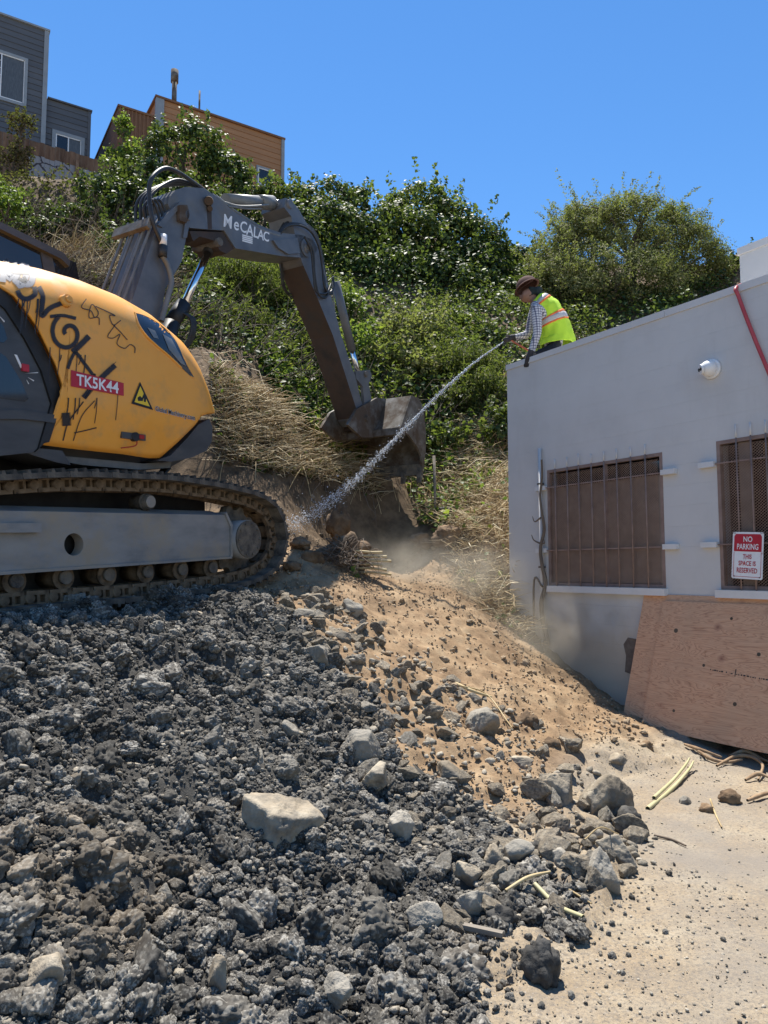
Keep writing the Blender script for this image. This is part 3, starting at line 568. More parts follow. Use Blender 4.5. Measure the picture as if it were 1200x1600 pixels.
x, y = sample(900, -1.0, 2.2, 3.2, 7.8, inmix); x, y = x[:180], y[:180]; tq = rng.uniform(0, 1, (60, 2)); th_ = ground_hit(430 + 170 * tq[:, 0], 915 + 95 * tq[:, 1] + 30 * tq[:, 0]); x, y = np.r_[x, th_[:, 0]], np.r_[y, th_[:, 1]]
for a, b in zip(x, y):
    o = bpy.data.objects.new('stone', rock_me[('tan_rock', 'grey_rock', 'tan_rock', 'tan_rock')[rng.integers(4)]][rng.integers(5)]); C.objects.link(o); q = .04 + .065 * rng.random() ** 1.7
    o.location = (a, b, surf_h(np.array([a]), np.array([b]))[0] + q * .16); o.scale = (q * rng.uniform(.8, 1.4), q * rng.uniform(.7, 1.2), q * rng.uniform(.55, .85)); o.rotation_euler = tuple(rng.uniform(0, 6.28, 3) * np.array([.12, .12, 1]))
    tag(o, 'small stone strewn among others where the dirt slope meets the dark heap', 'stone', 'stones between dirt slope and dark heap')
named = [  # px, py (middle), width, height in px, tone, tilt, label
    (433, 1288, 142, 92, 'tan_rock', .25, 'largest pale tan boulder, half sunk in the dark heap'),
    (563, 1172, 76, 58, 'grey_rock', .4, 'flat pale slab next above the largest boulder in the heap'),
    (588, 1218, 66, 52, 'tan_rock', .2, 'pale broken rock just under the flat slab in the heap'),
    (624, 1284, 48, 62, 'grey_rock', .9, 'narrow upright grey rock right beside the largest boulder'),
    (754, 1128, 52, 66, 'grey_rock', 1.1, 'upright pale rock standing at the top of the rock line on the dirt slope'),
    (945, 1247, 104, 84, 'tan_rock', .15, 'broad flat-topped tan block at the foot of the dirt slope'),
    (868, 1238, 58, 60, 'tan_rock', .3, 'rounded brown rock touching the broad flat-topped block'),
    (970, 1338, 66, 62, 'tan_rock', .1, 'squarish pale block at the outer toe of the rubble'),
    (938, 1364, 62, 78, 'grey_rock', 1.0, 'leaning grey-brown wedge in front of the squarish pale block'),
    (882, 1350, 54, 46, 'grey_rock', .6, 'angular dark grey rock behind the leaning wedge'),
    (806, 1338, 60, 46, 'grey_rock', .2, 'low grey rock along the rubble edge, uphill of a thin stalk'),
    (776, 1345, 38, 50, 'tan_rock', .8, 'tall tan rock leaning on the low grey rock'),
    (742, 1414, 62, 50, 'grey_rock', .3, 'pale grey rock with a flat top near the grey wooden stick'),
    (786, 1440, 52, 44, 'clod', .1, 'round rough clod beside the pale flat-topped rock'),
    (662, 1440, 62, 52, 'grey_rock', .5, 'grey tilted rock at the near end of the wooden stick'),
    (729, 1368, 50, 42, 'tan_rock', .7, 'pointed tan rock midway along the rubble line'),
    (849, 1512, 66, 78, 'clod', .1, 'round dark clod lying alone on the flat ground'),
    (499, 1024, 50, 50, 'grey_rock', .3, 'squarish pale grey chunk perched high on the heap edge'),
    (486, 938, 44, 27, 'tan_rock', .1, 'flat tan stone nearest the track end'),
    (478, 964, 46, 28, 'grey_rock', .2, 'grey-brown stone just below the flat tan stone by the track'),
    (526, 994, 46, 30, 'tan_rock', .2, 'ochre stone just above the squarish grey chunk'),
    (966, 1190, 42, 26, 'tan_rock', .1, 'flat stone bedded in the dirt above the broad block'),
    (1011, 1166, 24, 20, 'brown_clod', .1, 'small dark clod alone on the smooth dirt below the plywood'),
    (984, 1278, 40, 32, 'clod', .1, 'dark round clod tucked under the broad flat-topped block'),
    (1003, 1296, 26, 22, 'grey_rock', .1, 'small grey cobble outermost beside the dark round clod'),
    (808, 1188, 52, 28, 'tan_rock', .1, 'flat pale stone below the upright pale rock'),
    (824, 1128, 40, 36, 'brown_clod', .2, 'brown earth lump uphill from the flat pale stone'),
    (1144, 1246, 36, 26, 'brown_clod', .1, 'brown earth clod near the tangled roots by the plywood'),
    (1072, 1254, 24, 18, 'grey_rock', .1, 'pale pebble at the foot of the green stalks'),
    (1106, 1266, 26, 18, 'brown_clod', .1, 'small low brown lump between pale pebble and earth clod'),
    (62, 1532, 92, 74, 'tan_rock', .5, 'ochre slab half buried low in the heap under the track'),
    (338, 1530, 34, 62, 'tan_rock', 1.2, 'tall narrow ochre shard sticking up out of the heap'),
    (532, 1552, 54, 46, 'grey_rock', .4, 'pale rounded rock lowest in the dark heap'),
    (256, 1404, 26, 38, 'grey_rock', .9, 'small whitish chip bright against the dark heap'),
    (452, 1146, 40, 36, 'grey_rock', .3, 'dusty grey rock between the largest boulder and the heap top'),
    (398, 1196, 66, 44, 'grey_rock', .5, 'dark mud-coated rock overhanging the largest boulder'),
    (108, 1222, 38, 34, 'tan_rock', .6, 'mud-rimmed tan rock poking from the heap under the track hole'),
    (304, 960, 32, 14, 'tan_rock', .1, 'flat tan stone lying in the shadow under the track'),
    (548, 950, 40, 34, 'grey_rock', .3, 'pile-top grey rock below the uprooted root ball'),
    (705, 1210, 40, 34, 'tan_rock', .4, 'blunt tan rock on the boundary of dark gravel and dirt'),
    (862, 1168, 38, 30, 'brown_clod', .3, 'rounded brown lump at the middle of the dirt slope'),
    (842, 1330, 30, 30, 'clod', .2, 'small dark clod wedged by the angular dark grey rock'),
]
hp = ground_hit([n[0] for n in named], [n[1] + n[3] * .35 for n in named])
for k, (px, py, w, h, tone, tilt, lab) in enumerate(named):
    if tone in ('clod', 'brown_clod'): v, f = clod_shape(400 + k, 4 if w > 45 else 3, .22, .10)
    else: v, f = rock_shape(500 + k, 5 if w > 45 else 4, 15, .04)
    p = hp[k]; sc_ = p[1] / F; v = v / np.abs(v).max(0)
    Rt = np.array(Matrix.Rotation(tilt * (1 if k % 2 else -1), 3, 'Y') @ Matrix.Rotation(.2 * tilt, 3, 'X')); ext = np.array([.5, .42, .42 if tilt < .9 else .5])
    v = (v * ext) @ Rt.T; v = v / np.abs(v).max(0) * .5
    v = v * np.array([w * sc_, (w * .55 + h * .35) * sc_, h * sc_ * 1.12])
    name = 'clod' if 'clod' in tone else ('boulder' if w > 100 else 'rock')
    o = np_mesh(name, v, f, M[tone], None, 'clod' in tone); o.location = (p[0], p[1] + w * .18 * sc_, p[2] + h * sc_ * .20); tag(o, lab, name)

# ================================================================== HELPERS: TEXT
def text_mesh(body, size, bold=0.0, align='CENTER', extrude=0.0, space=1.0):
    cu = bpy.data.curves.new('t', 'FONT'); cu.body = body; cu.size = size; cu.align_x = align; cu.align_y = 'CENTER'; cu.offset = bold; cu.extrude = extrude; cu.space_character = space; cu.resolution_u = 3
    ob = bpy.data.objects.new('t', cu); C.objects.link(ob); dg = bpy.context.evaluated_depsgraph_get(); dg.update()
    me = bpy.data.meshes.new_from_object(ob.evaluated_get(dg)); bpy.data.objects.remove(ob); bpy.data.curves.remove(cu); me.materials.clear(); return me
def put_text(name, body, size, X, Yv, O, mt, parent, bold=0, sx=1.0, f=None, align='CENTER'):
    """lettering laid on a plane: X, Yv axes, O centre; f bends each point onto a surface"""
    me = text_mesh(body, size, bold, align); X, Yv, O = np.array(X, float), np.array(Yv, float), np.array(O, float)
    for v in me.vertices:
        p = O + X * v.co.x * sx + Yv * v.co.y
        v.co = f(p) if f else p
    me.update(); o = link(name, me, parent, mt); return o

# ================================================================== CONCRETE BLOCK BUILDING
BA = math.atan2(-.846, .532); BP = np.array([1.586, 9.36, 0.0]); BR = rotm(BA, 0)
def bl(px, py, d=0.0):
    p = plane_hit(px, py, BR, BP, 1, d); return p[0], p[2]
bld = empty('block_building', BP, 'flat-roofed grey painted block building with barred mesh windows', 'building', rot=(0, 0, BA))
TOP = 4.235
(wx0, wz1), (wx1, _a) = bl(855, 735), bl(1041, 917)
wz0 = bl(860, 916)[1]; W1 = (wx0, wx1, wz0 + .01, wz1); W2x0 = bl(1123, 800)[0]; W2z1 = bl(1118, 690)[1]
W2 = (W2x0, W2x0 + (wx1 - wx0), wz0 + .01, W2z1)
WL = 7.2
def clip_rects(r, holes):
    out = [r]
    for h in holes:
        nxt = []
        for a in out:
            if a[0] >= h[1] or a[1] <= h[0] or a[2] >= h[3] or a[3] <= h[2]: nxt.append(a); continue
            if a[0] < h[0]: nxt.append((a[0], h[0], a[2], a[3]))
            if a[1] > h[1]: nxt.append((h[1], a[1], a[2], a[3]))
            m0, m1 = max(a[0], h[0]), min(a[1], h[1])
            if a[2] < h[2]: nxt.append((m0, m1, a[2], h[2]))
            if a[3] > h[3]: nxt.append((m0, m1, h[3], a[3]))
        out = nxt
    return [a for a in out if a[1] - a[0] > .012 and a[3] - a[2] > .012]
bm = bmesh.new()
for r in clip_rects((0.0, WL, -.6, TOP - .07), [W1, W2]): add_box(bm, (r[0], .02, r[2]), (r[1], .22, r[3]))
add_box(bm, (0, .22, -.6), (.2, 6.2, TOP - .07)); add_box(bm, (WL - .2, .22, -.6), (WL, 6.2, TOP - .07)); add_box(bm, (.2, 6.0, -.6), (WL - .2, 6.2, TOP - .07))
bm_obj('wall_core', bm, M['block'], bld)
box('roof_slab', (.2, .22, 3.62), (WL - .2, 6.0, 3.8), M['plaster'], bld)
full = None; J = .0003
nrow = int((TOP - .07) / .203)
for r in range(-1, nrow + 1):
    z0 = r * .203; z1 = min(z0 + .203, TOP - .07); x = -.2 if r % 2 else 0.0
    while x < 5.3:
        for q in clip_rects((max(x, 0), x + .406, z0, z1), [W1, W2]):
            d = -.0005 - .0006 * rng.random(); k = (abs(q[1] - q[0] - .406) < 1e-6 and abs(q[3] - q[2] - .203) < 1e-6)
            if k and full is not None: o = link('block', full, bld)
            else:
                bm = bmesh.new(); add_box(bm, (0, 0, J), (q[1] - q[0] - J, .024, q[3] - q[2] - J)); o = bm_obj('block', bm, M['block'], bld, bevel=.0004)
                if k: full = o.data
            o.location = (q[0], d, q[2])
        x += .406
bm = bmesh.new(); x = -.012
for n in range(6):
    add_box(bm, (x, -.012 - .002 * (n % 2), TOP - .07), (x + 1.2, .23, TOP + .002 * (n % 2))); x += 1.203
bm_obj('parapet_cap', bm, M['cap'], bld, bevel=.006)
bm = bmesh.new(); add_box(bm, (-.012, .232, TOP - .07), (.21, 6.2, TOP)); bm_obj('parapet_cap', bm, M['cap'], bld, bevel=.006)
q = bl(1155, 388, 2.2); q2 = bl(1155, 445, 2.2)
rb = box('roof_box', (q[0], 2.2, 3.8), (q[0] + 3.2, 4.8, q[1] - .09), M['block'], bld, .01)
box('roof_box_cap', (q[0] - .02, 2.18, q[1] - .088), (q[0] + 3.22, 4.82, q[1]), M['cap'], bld, .008)
def window(w, bars_px, sx_open):
    x0, x1, z0, z1 = w; f = .035
    bm = bmesh.new()
    add_box(bm, (x0, -.004, z0), (x0 + f, .05, z1)); add_box(bm, (x1 - f, -.004, z0), (x1, .05, z1)); add_box(bm, (x0 + f, -.004, z0), (x1 - f, .05, z0 + f)); add_box(bm, (x0 + f, -.004, z1 - f), (x1 - f, .05, z1))
    fr = bm_obj('window', bm, M['brown_iron'], bld, bevel=.003)
    box('glass', (x0 + f, .13, z0 + f), (x1 - f, .14, z1 - f), M['glass'], fr)
    # expanded metal: zigzag strands
    V, Fc = [], []; dx, dz = .062, .026; n = int((x1 - x0 - 2 * f) / (dx / 2)); rows = int((z1 - z0 - 2 * f) / dz)
    for r in range(rows):
        for s in (0, 1):
            k = len(V)
            for i in range(n + 1):
                xx = x0 + f + i * dx / 2; up = (i + s) % 2; zz = z0 + f + r * dz + up * dz
                yy = .008 + .003 * s
                V += [(xx, yy, zz - .0028), (xx, yy - .003, zz + .0028)]
            for i in range(n): a = k + 2 * i; Fc.append((a, a + 2, a + 3, a + 1))
    mesh_o = np_mesh('expanded_metal', V, Fc, M['brown_iron'], fr)
    for zz in (z0 + (z1 - z0) * .30, z0 + (z1 - z0) * .845): box('cross_rail', (x0 - .02, -.03, zz - .006), (x1 + .02, -.016, zz + .006), M['brown_iron'], fr)
    for x in bars_px:
        bmat = M['brown_iron']; o = cyl('bar', (x, -.038, z0 - .01), (x, -.038, z1 + .0), .0072, bmat, fr, n=8)
        o = cyl('bar_stub', (x, -.038, z1), (x, -.038, z1 + .10 + .03 * rng.random()), .0078, M['cap'], fr, n=8)
    for zz in (z0 + (z1 - z0) * .30, z0 + (z1 - z0) * .845):
        for s, xa in ((0, x0 - .17), (1, x1 + .005)): box('bracket', (xa, -.05, zz - .026), (xa + .165, -.004, zz + .026), M['plaster'], fr, .004)
    box('sill', (x0 - .03, -.06, z0 - .075), (x1 + .02, .05, z0 - .004), M['plaster'], bld, .006)
    return fr
bx = [bl(p, 800, -.04)[0] for p in (868, 887, 905, 925, 945, 965, 987, 1010)]
w1 = window(W1, bx, None)
box('board_panel', (W1[0] + .05, .02, W1[2] + .04), (W1[1] - .04, .06, W1[2] + (W1[3] - W1[2]) * .84), M['brown_panel'], w1)
bm = bmesh.new(); add_box(bm, (W1[0] + .86, .012, W1[2] + .04), (W1[0] + .9, .02, W1[3] - .04)); bm_obj('mullion', bm, M['brown_iron'], w1)
bx = [bl(1152, 750, -.04)[0], bl(1175, 750, -.04)[0]]; d_ = bx[1] - bx[0]; bx += [bx[1] + d_ * i for i in (1, 2, 3, 4, 5)]
w2 = window(W2, [b for b in bx if b < W2[1]], None)
bm = bmesh.new(); add_box(bm, (W2[0] + .2, .03, W2[2] + .04), (W2[0] + .32, .06, W2[3] - .04)); bm_obj('mullion', bm, M['brown_panel'], w2)
# bare patch low on the wall, cracks
cx, cz = bl(985, 1025); pts = [(cx + .10 * a, cz + .19 * b) for a, b in ((-.7, -.9), (.4, -1), (.9, -.3), (.7, .5), (.95, .95), (-.2, 1), (-.8, .6), (-.5, 0))]
bm = bmesh.new(); prism(bm, pts, -.0085, -.0035, lambda p, q, w: (p, w, q)); bm_obj('bare_patch', bm, mat('exposed_brown_block', [(.12, .09, .075), (.2, .16, .13)], 12, .9, .5), bld)
# ---- security camera
cx, cz = bl(1113, 577); cc = BR @ np.array([cx, -.002, cz]) + BP
cctv = empty('security_camera', cc, 'white dome security camera fixed high on the grey wall', 'camera', rot=(0, 0, BA))
cyl('mount', (0, 0, 0), (0, -.03, 0), .098, M['white_plastic'], cctv, .092, 28)
bm = bmesh.new(); bmesh.ops.create_uvsphere(bm, u_segments=28, v_segments=16, radius=.078)
for v in bm.verts: v.co = Vector((v.co.x, v.co.y * .95 - .055, v.co.z))
bm_obj('housing', bm, M['white_plastic'], cctv, True)
fd = Vector((-.55, -.8, -.12)).normalized(); c0 = Vector((0, -.055, 0)) + fd * .06
fc = cyl('front_ring', c0, c0 + fd * .022, .052, M['white_plastic'], cctv, .047, 24)
for s in (-1, 1):
    p = c0 + fd * .018 + Vector((.8, -.55, 0)).normalized() * .021 * s; cyl('lens', p, p + fd * .008, .0175, M['black'], cctv, n=18)
# ---- sign
sx_, sz_ = bl(1168, 868, -.06); sw, sh = .292, .42
sign = empty('parking_sign', BR @ np.array([sx_, -.062, sz_]) + BP, 'white and dark red NO PARKING sign wired to the window bars', 'sign', rot=(math.radians(-2), math.radians(3.2), BA))
def rrect(w, h, r, n=5):
    out = []
    for cx, cy, a0 in ((w / 2 - r, h / 2 - r, 0), (-w / 2 + r, h / 2 - r, 90), (-w / 2 + r, -h / 2 + r, 180), (w / 2 - r, -h / 2 + r, 270)):
        for i in range(n + 1): a = math.radians(a0 + 90 * i / n); out.append((cx + r * math.cos(a), cy + r * math.sin(a)))
    return out
bm = bmesh.new(); prism(bm, rrect(sw, sh, .018), 0, .002, lambda p, q, w: (p, w, q)); bm_obj('plate', bm, M['white_print'], sign)
bm = bmesh.new(); prism(bm, [(-.13, .035), (.13, .035), (.13, .17), (.115, .192), (-.115, .192), (-.13, .17)], -.0012, -.0006, lambda p, q, w: (p, w, q)); bm_obj('red_field', bm, M['red_print'], sign)
bm = bmesh.new()
for a, b in (((-.13, -.192), (-.126, .03)), ((.126, -.192), (.13, .03)), ((-.126, -.192), (.126, -.188))): add_box(bm, (a[0], -.0012, a[1]), (b[0], -.0006, b[1]))
bm_obj('border', bm, M['red_print'], sign)
mk_red = M['red_print']
for body, zz, size, mt, sx in (('NO', .143, .068, M['white_print'], .82), ('PARKING', .076, .07, M['white_print'], .70), ('THIS', -.012, .055, mk_red, .74), ('SPACE IS', -.073, .058, mk_red, .74), ('RESERVED', -.136, .062, mk_red, .70)):
    put_text('lettering', body, size, (1, 0, 0), (0, 0, 1), (0, -.0022, zz), mt, sign, .0012, sx)
for xx in (-.12, .12): tubes('wire_tie', [([(xx, -.002, .195), (xx * 1.05, -.015, .225), (xx * 1.2, .03, .24)], .0016), ([(xx, -.002, .195), (xx * 1.4, -.01, .2), (xx * 1.6, .03, .19)], .0014)], M['steel'], sign)
for xx in (-.12, .12): cyl('bolt', (xx, -.004, -.19), (xx, 0, -.19), .006, M['steel'], sign, n=8)
# ---- conduit with dead vine
c0 = bl(835, 702, -.04); c1 = bl(848, 990, -.04)
cond = empty('conduit_pipe', BR @ np.array([c1[0], -.04, c1[1]]) + BP, 'thin grey conduit with a dead vine twisted round it on the wall', 'pipe', rot=(0, 0, BA))
L_ = c0[1] - c1[1]
cyl('pipe', (-.0, 0, -.3), (.0, 0, L_), .02, M['cap'], cond, n=10)
tubes('dead_vine', [([(.05 + .03 * math.sin(i * 1.9), -.03 - .015 * math.cos(i * 2.3), -.25 + i * (L_ + .1) / 11) for i in range(12)], [.035, .03, .022, .016, .012]),
                    ([(.03, -.02, L_ * .25), (-.10, -.03, L_ * .28), (-.12, -.02, -.2)], [.012, .012, .014]), ([(.02, -.03, L_ * .48), (-.08, -.04, L_ * .5), (-.11, -.05, L_ * .53)], [.012, .008, .004]),
                    ([(.02, -.03, L_ * .49), (.09, -.04, L_ * .48), (.10, -.05, L_ * .5)], [.01, .008, .004]), ([(.03, -.03, L_ * .62), (-.06, -.04, L_ * .6), (-.09, -.05, L_ * .63)], [.01, .008, .003])], M['twig'], cond)
for zz in (.35, .8): box('strap', (-.03, -.024, L_ * zz), (.03, .036, L_ * zz + .02), M['steel'], cond)
# ---- red hose over the parapet
hx = bl(1150, 445, -.03)[0]
P = [(hx - .02, 1.5, 3.84), (hx - .02, .6, 3.86), (hx - .02, .3, TOP - .02), (hx - .01, .12, TOP + .03), (hx, -.035, TOP - .04)]
for px, py in ((1154, 462), (1165, 492), (1182, 535), (1200, 578), (1225, 640), (1250, 720)):
    a = bl(px, py, -.04); P.append((a[0], -.045, a[1]))
P += [(P[-1][0] + .25, -.06, 1.2), (P[-1][0] + .5, -.1, .35), (P[-1][0] + .8, -.5, .05)]
hz = tubes('hose', [(P, .0175)], M['hose_red']); hz.location = BP; hz.rotation_euler = (0, 0, BA); tag(hz, 'red rubber hose hanging over the roof parapet down the grey wall', 'hose')
# ---- plywood sheets leaning on the wall
m, nt, N, L, bs = nodes_of('plywood'); tc = N.new('ShaderNodeTexCoord'); O = tc.outputs['Object']
mp = N.new('ShaderNodeMapping'); mp.inputs['Scale'].default_value = (.9, 1, 5.5); L.new(O, mp.inputs[0])
n1 = noise_node(nt, mp.outputs[0], 1.5, 3, .5, 1.4); bands = mathn(nt, 'FRACT', mathn(nt, 'MULTIPLY', n1.outputs[0], 15.0))
n2 = noise_node(nt, mp.outputs[0], 30, 4, .6); gcol_ = ramp_node(nt, bands, [(0, (.38, .16, .08)), (.12, (.64, .33, .18)), (.7, (.72, .41, .24)), (.93, (.56, .28, .15)), (1, (.38, .16, .08))]).outputs[0]
gcol_ = mixc(nt, mathn(nt, 'MULTIPLY', n2.outputs[0], .35), gcol_, (.60, .36, .21))
vo = N.new('ShaderNodeTexVoronoi'); vo.inputs['Scale'].default_value = 3.1; mp2 = N.new('ShaderNodeMapping'); mp2.inputs['Scale'].default_value = (1.1, 0, 1.25); L.new(O, mp2.inputs[0]); L.new(mp2.outputs[0], vo.inputs['Vector'])
k = ramp_node(nt, vo.outputs['Distance'], [(.035, 1.0), (.06, 0.0)]).outputs[0]; gcol_ = mixc(nt, k, gcol_, (.07, .03, .02))
k2 = ramp_node(nt, vo.outputs['Distance'], [(.05, .8), (.17, 0.0)]).outputs[0]; gcol_ = mixc(nt, k2, gcol_, (.34, .15, .09))
n4 = noise_node(nt, O, 2.0, 5, .6); gcol_ = mixc(nt, ramp_node(nt, n4.outputs[0], [(.45, 0.0), (.7, .5)]).outputs[0], gcol_, (.52, .33, .20))
L.new(gcol_, bs.inputs['Base Color']); bs.inputs['Roughness'].default_value = .75; L.new(bumpn(nt, bands, .15, .003), bs.inputs['Normal']); M['ply'] = m
def plywood(px_foot, foot, label, length, height=1.22, dz=0.0, top=.012):
    a = bl(px_foot[0], px_foot[1], -foot); lean = math.asin(min(.9, (foot - top) / height))
    r = empty('plywood_sheet', BR @ np.array([a[0], -foot, a[1] + dz]) + BP, label, 'plywood', 'plywood sheets leaning on the wall')
    r.rotation_euler = (Matrix.Rotation(BA, 3, 'Z') @ Matrix.Rotation(-lean, 3, 'X')).to_euler()
    box('veneer_face', (0, -.002, 0), (length, .004, height), M['ply'], r, .001)
    bm = bmesh.new()
    for j in range(2): add_box(bm, (.001, .0045 + j * .006, .001), (length - .001, .0095 + j * .006, height - .001))
    bm_obj('plies', bm, M['ply'], r); return r
py1 = plywood((1002, 1130), .43, 'wide reddish plywood sheet with dark knots leaning in front', 2.44, 1.24, -.03, .05)
py2 = plywood((974, 1113), .375, 'narrow strip of a second plywood sheet behind the wide one', 1.6, 1.23, -.02)
bm = bmesh.new(); rr_ = random.Random(3); xx = .62
for i in range(26):
    w_ = rr_.uniform(.006, .02); zz = .62 - .05 * (xx - .62)
    if rr_.random() < .75: add_box(bm, (xx, -.0032, zz - .006), (xx + w_, -.0026, zz + .006 * rr_.choice((1, 1, .3))))
    xx += w_ + rr_.uniform(.004, .014)
add_box(bm, (.86, -.0032, .585), (.868, -.0026, .65)); bm_obj('grade_stamp', bm, M['black_print'], py1)['kind'] = 'stuff'
for i in range(7):
    zz = .2 + .15 * i; kx = (.32, .9, 1.4, .55, 1.05, .2, .75)[i]
    cyl('knot', (kx, -.0035, zz), (kx, -.0015, zz), .014 + .004 * (i % 3), M['bark'], py1, n=10)

# ================================================================== HOUSES AND FENCE ON THE HILL TOP
HA = math.atan2(.532, .846); HR = rotm(HA, 0)
def hl(px, py, P, d=0.0): p = plane_hit(px, py, HR, P, 1, d); return p[0], p[2]
M['grey_siding'] = mat('slate_grey_siding', [(.085, .092, .105), (.105, .112, .125)], 3, .7, .15, 40, .004, rnd=.06, stretch=(.3, 1, 3))
M['light_trim'] = mat('pale_grey_trim', [(.22, .25, .28), (.27, .30, .33)], 4, .7, .08)
M['brown_siding'] = mat('rust_brown_siding', [(.33, .165, .075), (.40, .205, .095)], 3, .75, .15, 40, .004, rnd=.08, stretch=(.3, 1, 3))
M['brown_dark'] = mat('dark_brown_siding', [(.17, .085, .045), (.22, .115, .06)], 3, .8, .15, rnd=.06)
M['white_frame'] = mat('white_window_frame', [(.68, .70, .72), (.76, .77, .78)], 4, .4, 0)
M['curtain'] = mat('window_blind', [(.06, .07, .085), (.11, .125, .14)], 6, .5, 0, stretch=(6, 1, 1))
def sided_wall(parent, x0, x1, z0, z1, mt, holes=(), step=.17, y=0.0, depth=5.0, name='siding_board', zslope=0.0):
    core = box('wall', (x0, y + .03, z0), (x1, y + depth, z1), mt, parent)
    z = z1; n = 0
    while z > z0 and n < 46:
        for q in clip_rects((x0, x1, z - step + .004, z), holes):
            bm = bmesh.new(); vs = add_box(bm, (q[0], y, q[2]), (q[1], y + .03, q[3]))
            for v in vs:
                if v.co.y < y + .01 and v.co.z > (q[2] + q[3]) / 2: v.co.y += .016
            bm_obj(name, bm, mt, parent)
        z -= step; n += 1
    return core
def house_window(parent, x0, x1, z0, z1, y, frame, panes=2, trim=.09, grid=False):
    bm = bmesh.new()
    for a, b in (((x0 - trim, z0 - trim), (x0, z1 + trim)), ((x1, z0 - trim), (x1 + trim, z1 + trim)), ((x0, z1), (x1, z1 + trim)), ((x0, z0 - trim), (x1, z0))): add_box(bm, (a[0], y - .03, a[1]), (b[0], y + .03, b[1]))
    w = bm_obj('window', bm, M['light_trim'], parent)
    bm = bmesh.new(); t = .035; dx = (x1 - x0) / panes
    for i in range(panes + 1): xx = x0 + dx * i; add_box(bm, (max(x0, xx - t / 2), y - .018, z0), (min(x1, xx + t / 2 + (t / 2 if i == 0 else 0)), y + .02, z1))
    add_box(bm, (x0 + t, y - .017, z0), (x1 - t, y + .019, z0 + t)); add_box(bm, (x0 + t, y - .017, z1 - t), (x1 - t, y + .019, z1))
    bm_obj('frame', bm, M['white_frame'], w)
    for i in range(panes): box('pane', (x0 + dx * i + .01, y + .004, z0 + .01), (x0 + dx * (i + 1) - .01, y + .01, z1 - .01), M['glass'] if i % 2 == 0 else M['curtain'], w)
    if grid:
        bm = bmesh.new()
        for i in range(1, 4): add_box(bm, (x0 + dx * i / 4 - .006, y - .012, z0), (x0 + dx * i / 4 + .006, y - .004, z1))
        for j in range(1, 6): add_box(bm, (x0, y - .0125, z0 + (z1 - z0) * j / 6 - .006), (x0 + dx, y - .0045, z0 + (z1 - z0) * j / 6 + .006))
        bm_obj('security_grille', bm, M['white_frame'], w)
    return w
# grey house: tall wing and low wing
GP = at(70, 130, 22.5); GP = np.array([GP[0], GP[1], 11.0])
gh = empty('grey_house', GP, 'slate grey clapboard house with a white-framed window at the hill top', 'house', rot=(0, 0, HA))
zt = hl(68, 47, GP)[1]; zr = hl(142, 172, GP)[1]; xr = hl(142, 172, GP)[0]
wa = hl(-40, 165, GP); wb = hl(41, 97, GP); wcx = hl(41, 165, GP)
wz0, wz1 = hl(38, 163, GP)[1], hl(38, 95, GP)[1]; wx1 = hl(38, 120, GP)[0]
hole1 = (wx1 - 1.3, wx1, wz0, wz1)
sided_wall(gh, -6, 0, -2, zt, M['grey_siding'], [(hole1[0] - .09, hole1[1] + .09, hole1[2] - .09, hole1[3] + .09)], .19)
house_window(gh, hole1[0], hole1[1], hole1[2], hole1[3], 0, None, 2, grid=True)
l0 = hl(88, 210, GP)[0]; l1 = hl(128, 210, GP)[0]; lz1 = hl(110, 212, GP)[1]; lz0 = lz1 - .75
sided_wall(gh, .02, xr, -2, zr, M['grey_siding'], [(l0 - .12, l1 + .12, lz0 - .1, lz1 + .12)], .19, y=.12)
house_window(gh, l0, l1, lz0, lz1, .12, None, 2, .11)
bm = bmesh.new(); add_box(bm, (-.06, -.03, -2), (.075, .118, zt)); bm_obj('corner_trim', bm, M['light_trim'], gh)
bm = bmesh.new(); add_box(bm, (xr - .06, .09, -2), (xr + .03, .22, zr)); bm_obj('corner_trim', bm, M['grey_siding'], gh)
bm = bmesh.new(); add_box(bm, (-6, -.05, zt), (.10, 5, zt + .06)); bm_obj('roof_edge', bm, M['light_trim'], gh)
bm = bmesh.new(); add_box(bm, (.11, .06, zr), (xr + .06, 5, zr + .05)); bm_obj('roof_edge', bm, M['grey_siding'], gh)
# orange-brown house
OP = at(440, 250, 26.0); OP = np.array([OP[0], OP[1], 11.0])
oh = empty('brown_house', OP, 'rust brown clapboard house with a flat roof and metal flue behind the ivy', 'house', rot=(0, 0, HA))
xl, zt = hl(246, 158, OP); zt = hl(440, 218, OP)[1]
v0, v1 = hl(403, 266, OP)[0], hl(424, 266, OP)[0]; vz1 = hl(412, 264, OP)[1]
sided_wall(oh, xl, 0, -2, zt, M['brown_siding'], [(v0 - .07, v1 + .07, vz1 - .7, vz1 + .05)], .2, depth=6)
house_window(oh, v0, v1, vz1 - .6, vz1, 0, None, 1, .06)
box('corner_trim', (-.02, -.04, -2), (.10, .1, zt), M['light_trim'], oh); box('corner_trim', (xl - .05, -.035, -2), (xl + .22, .1, zt - .002), M['light_trim'], oh)
box('roof_edge', (xl - .08, -.06, zt), (.12, 6.05, zt + .07), M['brown_dark'], oh)
xa = hl(187, 172, OP)[0]; za = hl(240, 183, OP)[1]
lw = box('lower_wing', (xa, .05, -2), (xl - .06, 6, za), M['brown_dark'], oh)
n = 9
for i in range(n): xx = xa + (xl - .06 - xa) * i / n; box('batten', (xx, .025, -2), (xx + .05, .05, za), M['brown_dark'], oh)
box('roof_edge', (xa - .06, .0, za), (xl - .06, 6, za + .07), M['brown_dark'], oh)
for i in range(16): box('siding_board', (xa - .03, .06, za - .2 * (i + 1) + .006), (xa, 6, za - .2 * i), M['brown_dark'], oh)
fx_, fz_ = hl(273, 117, OP, .6)
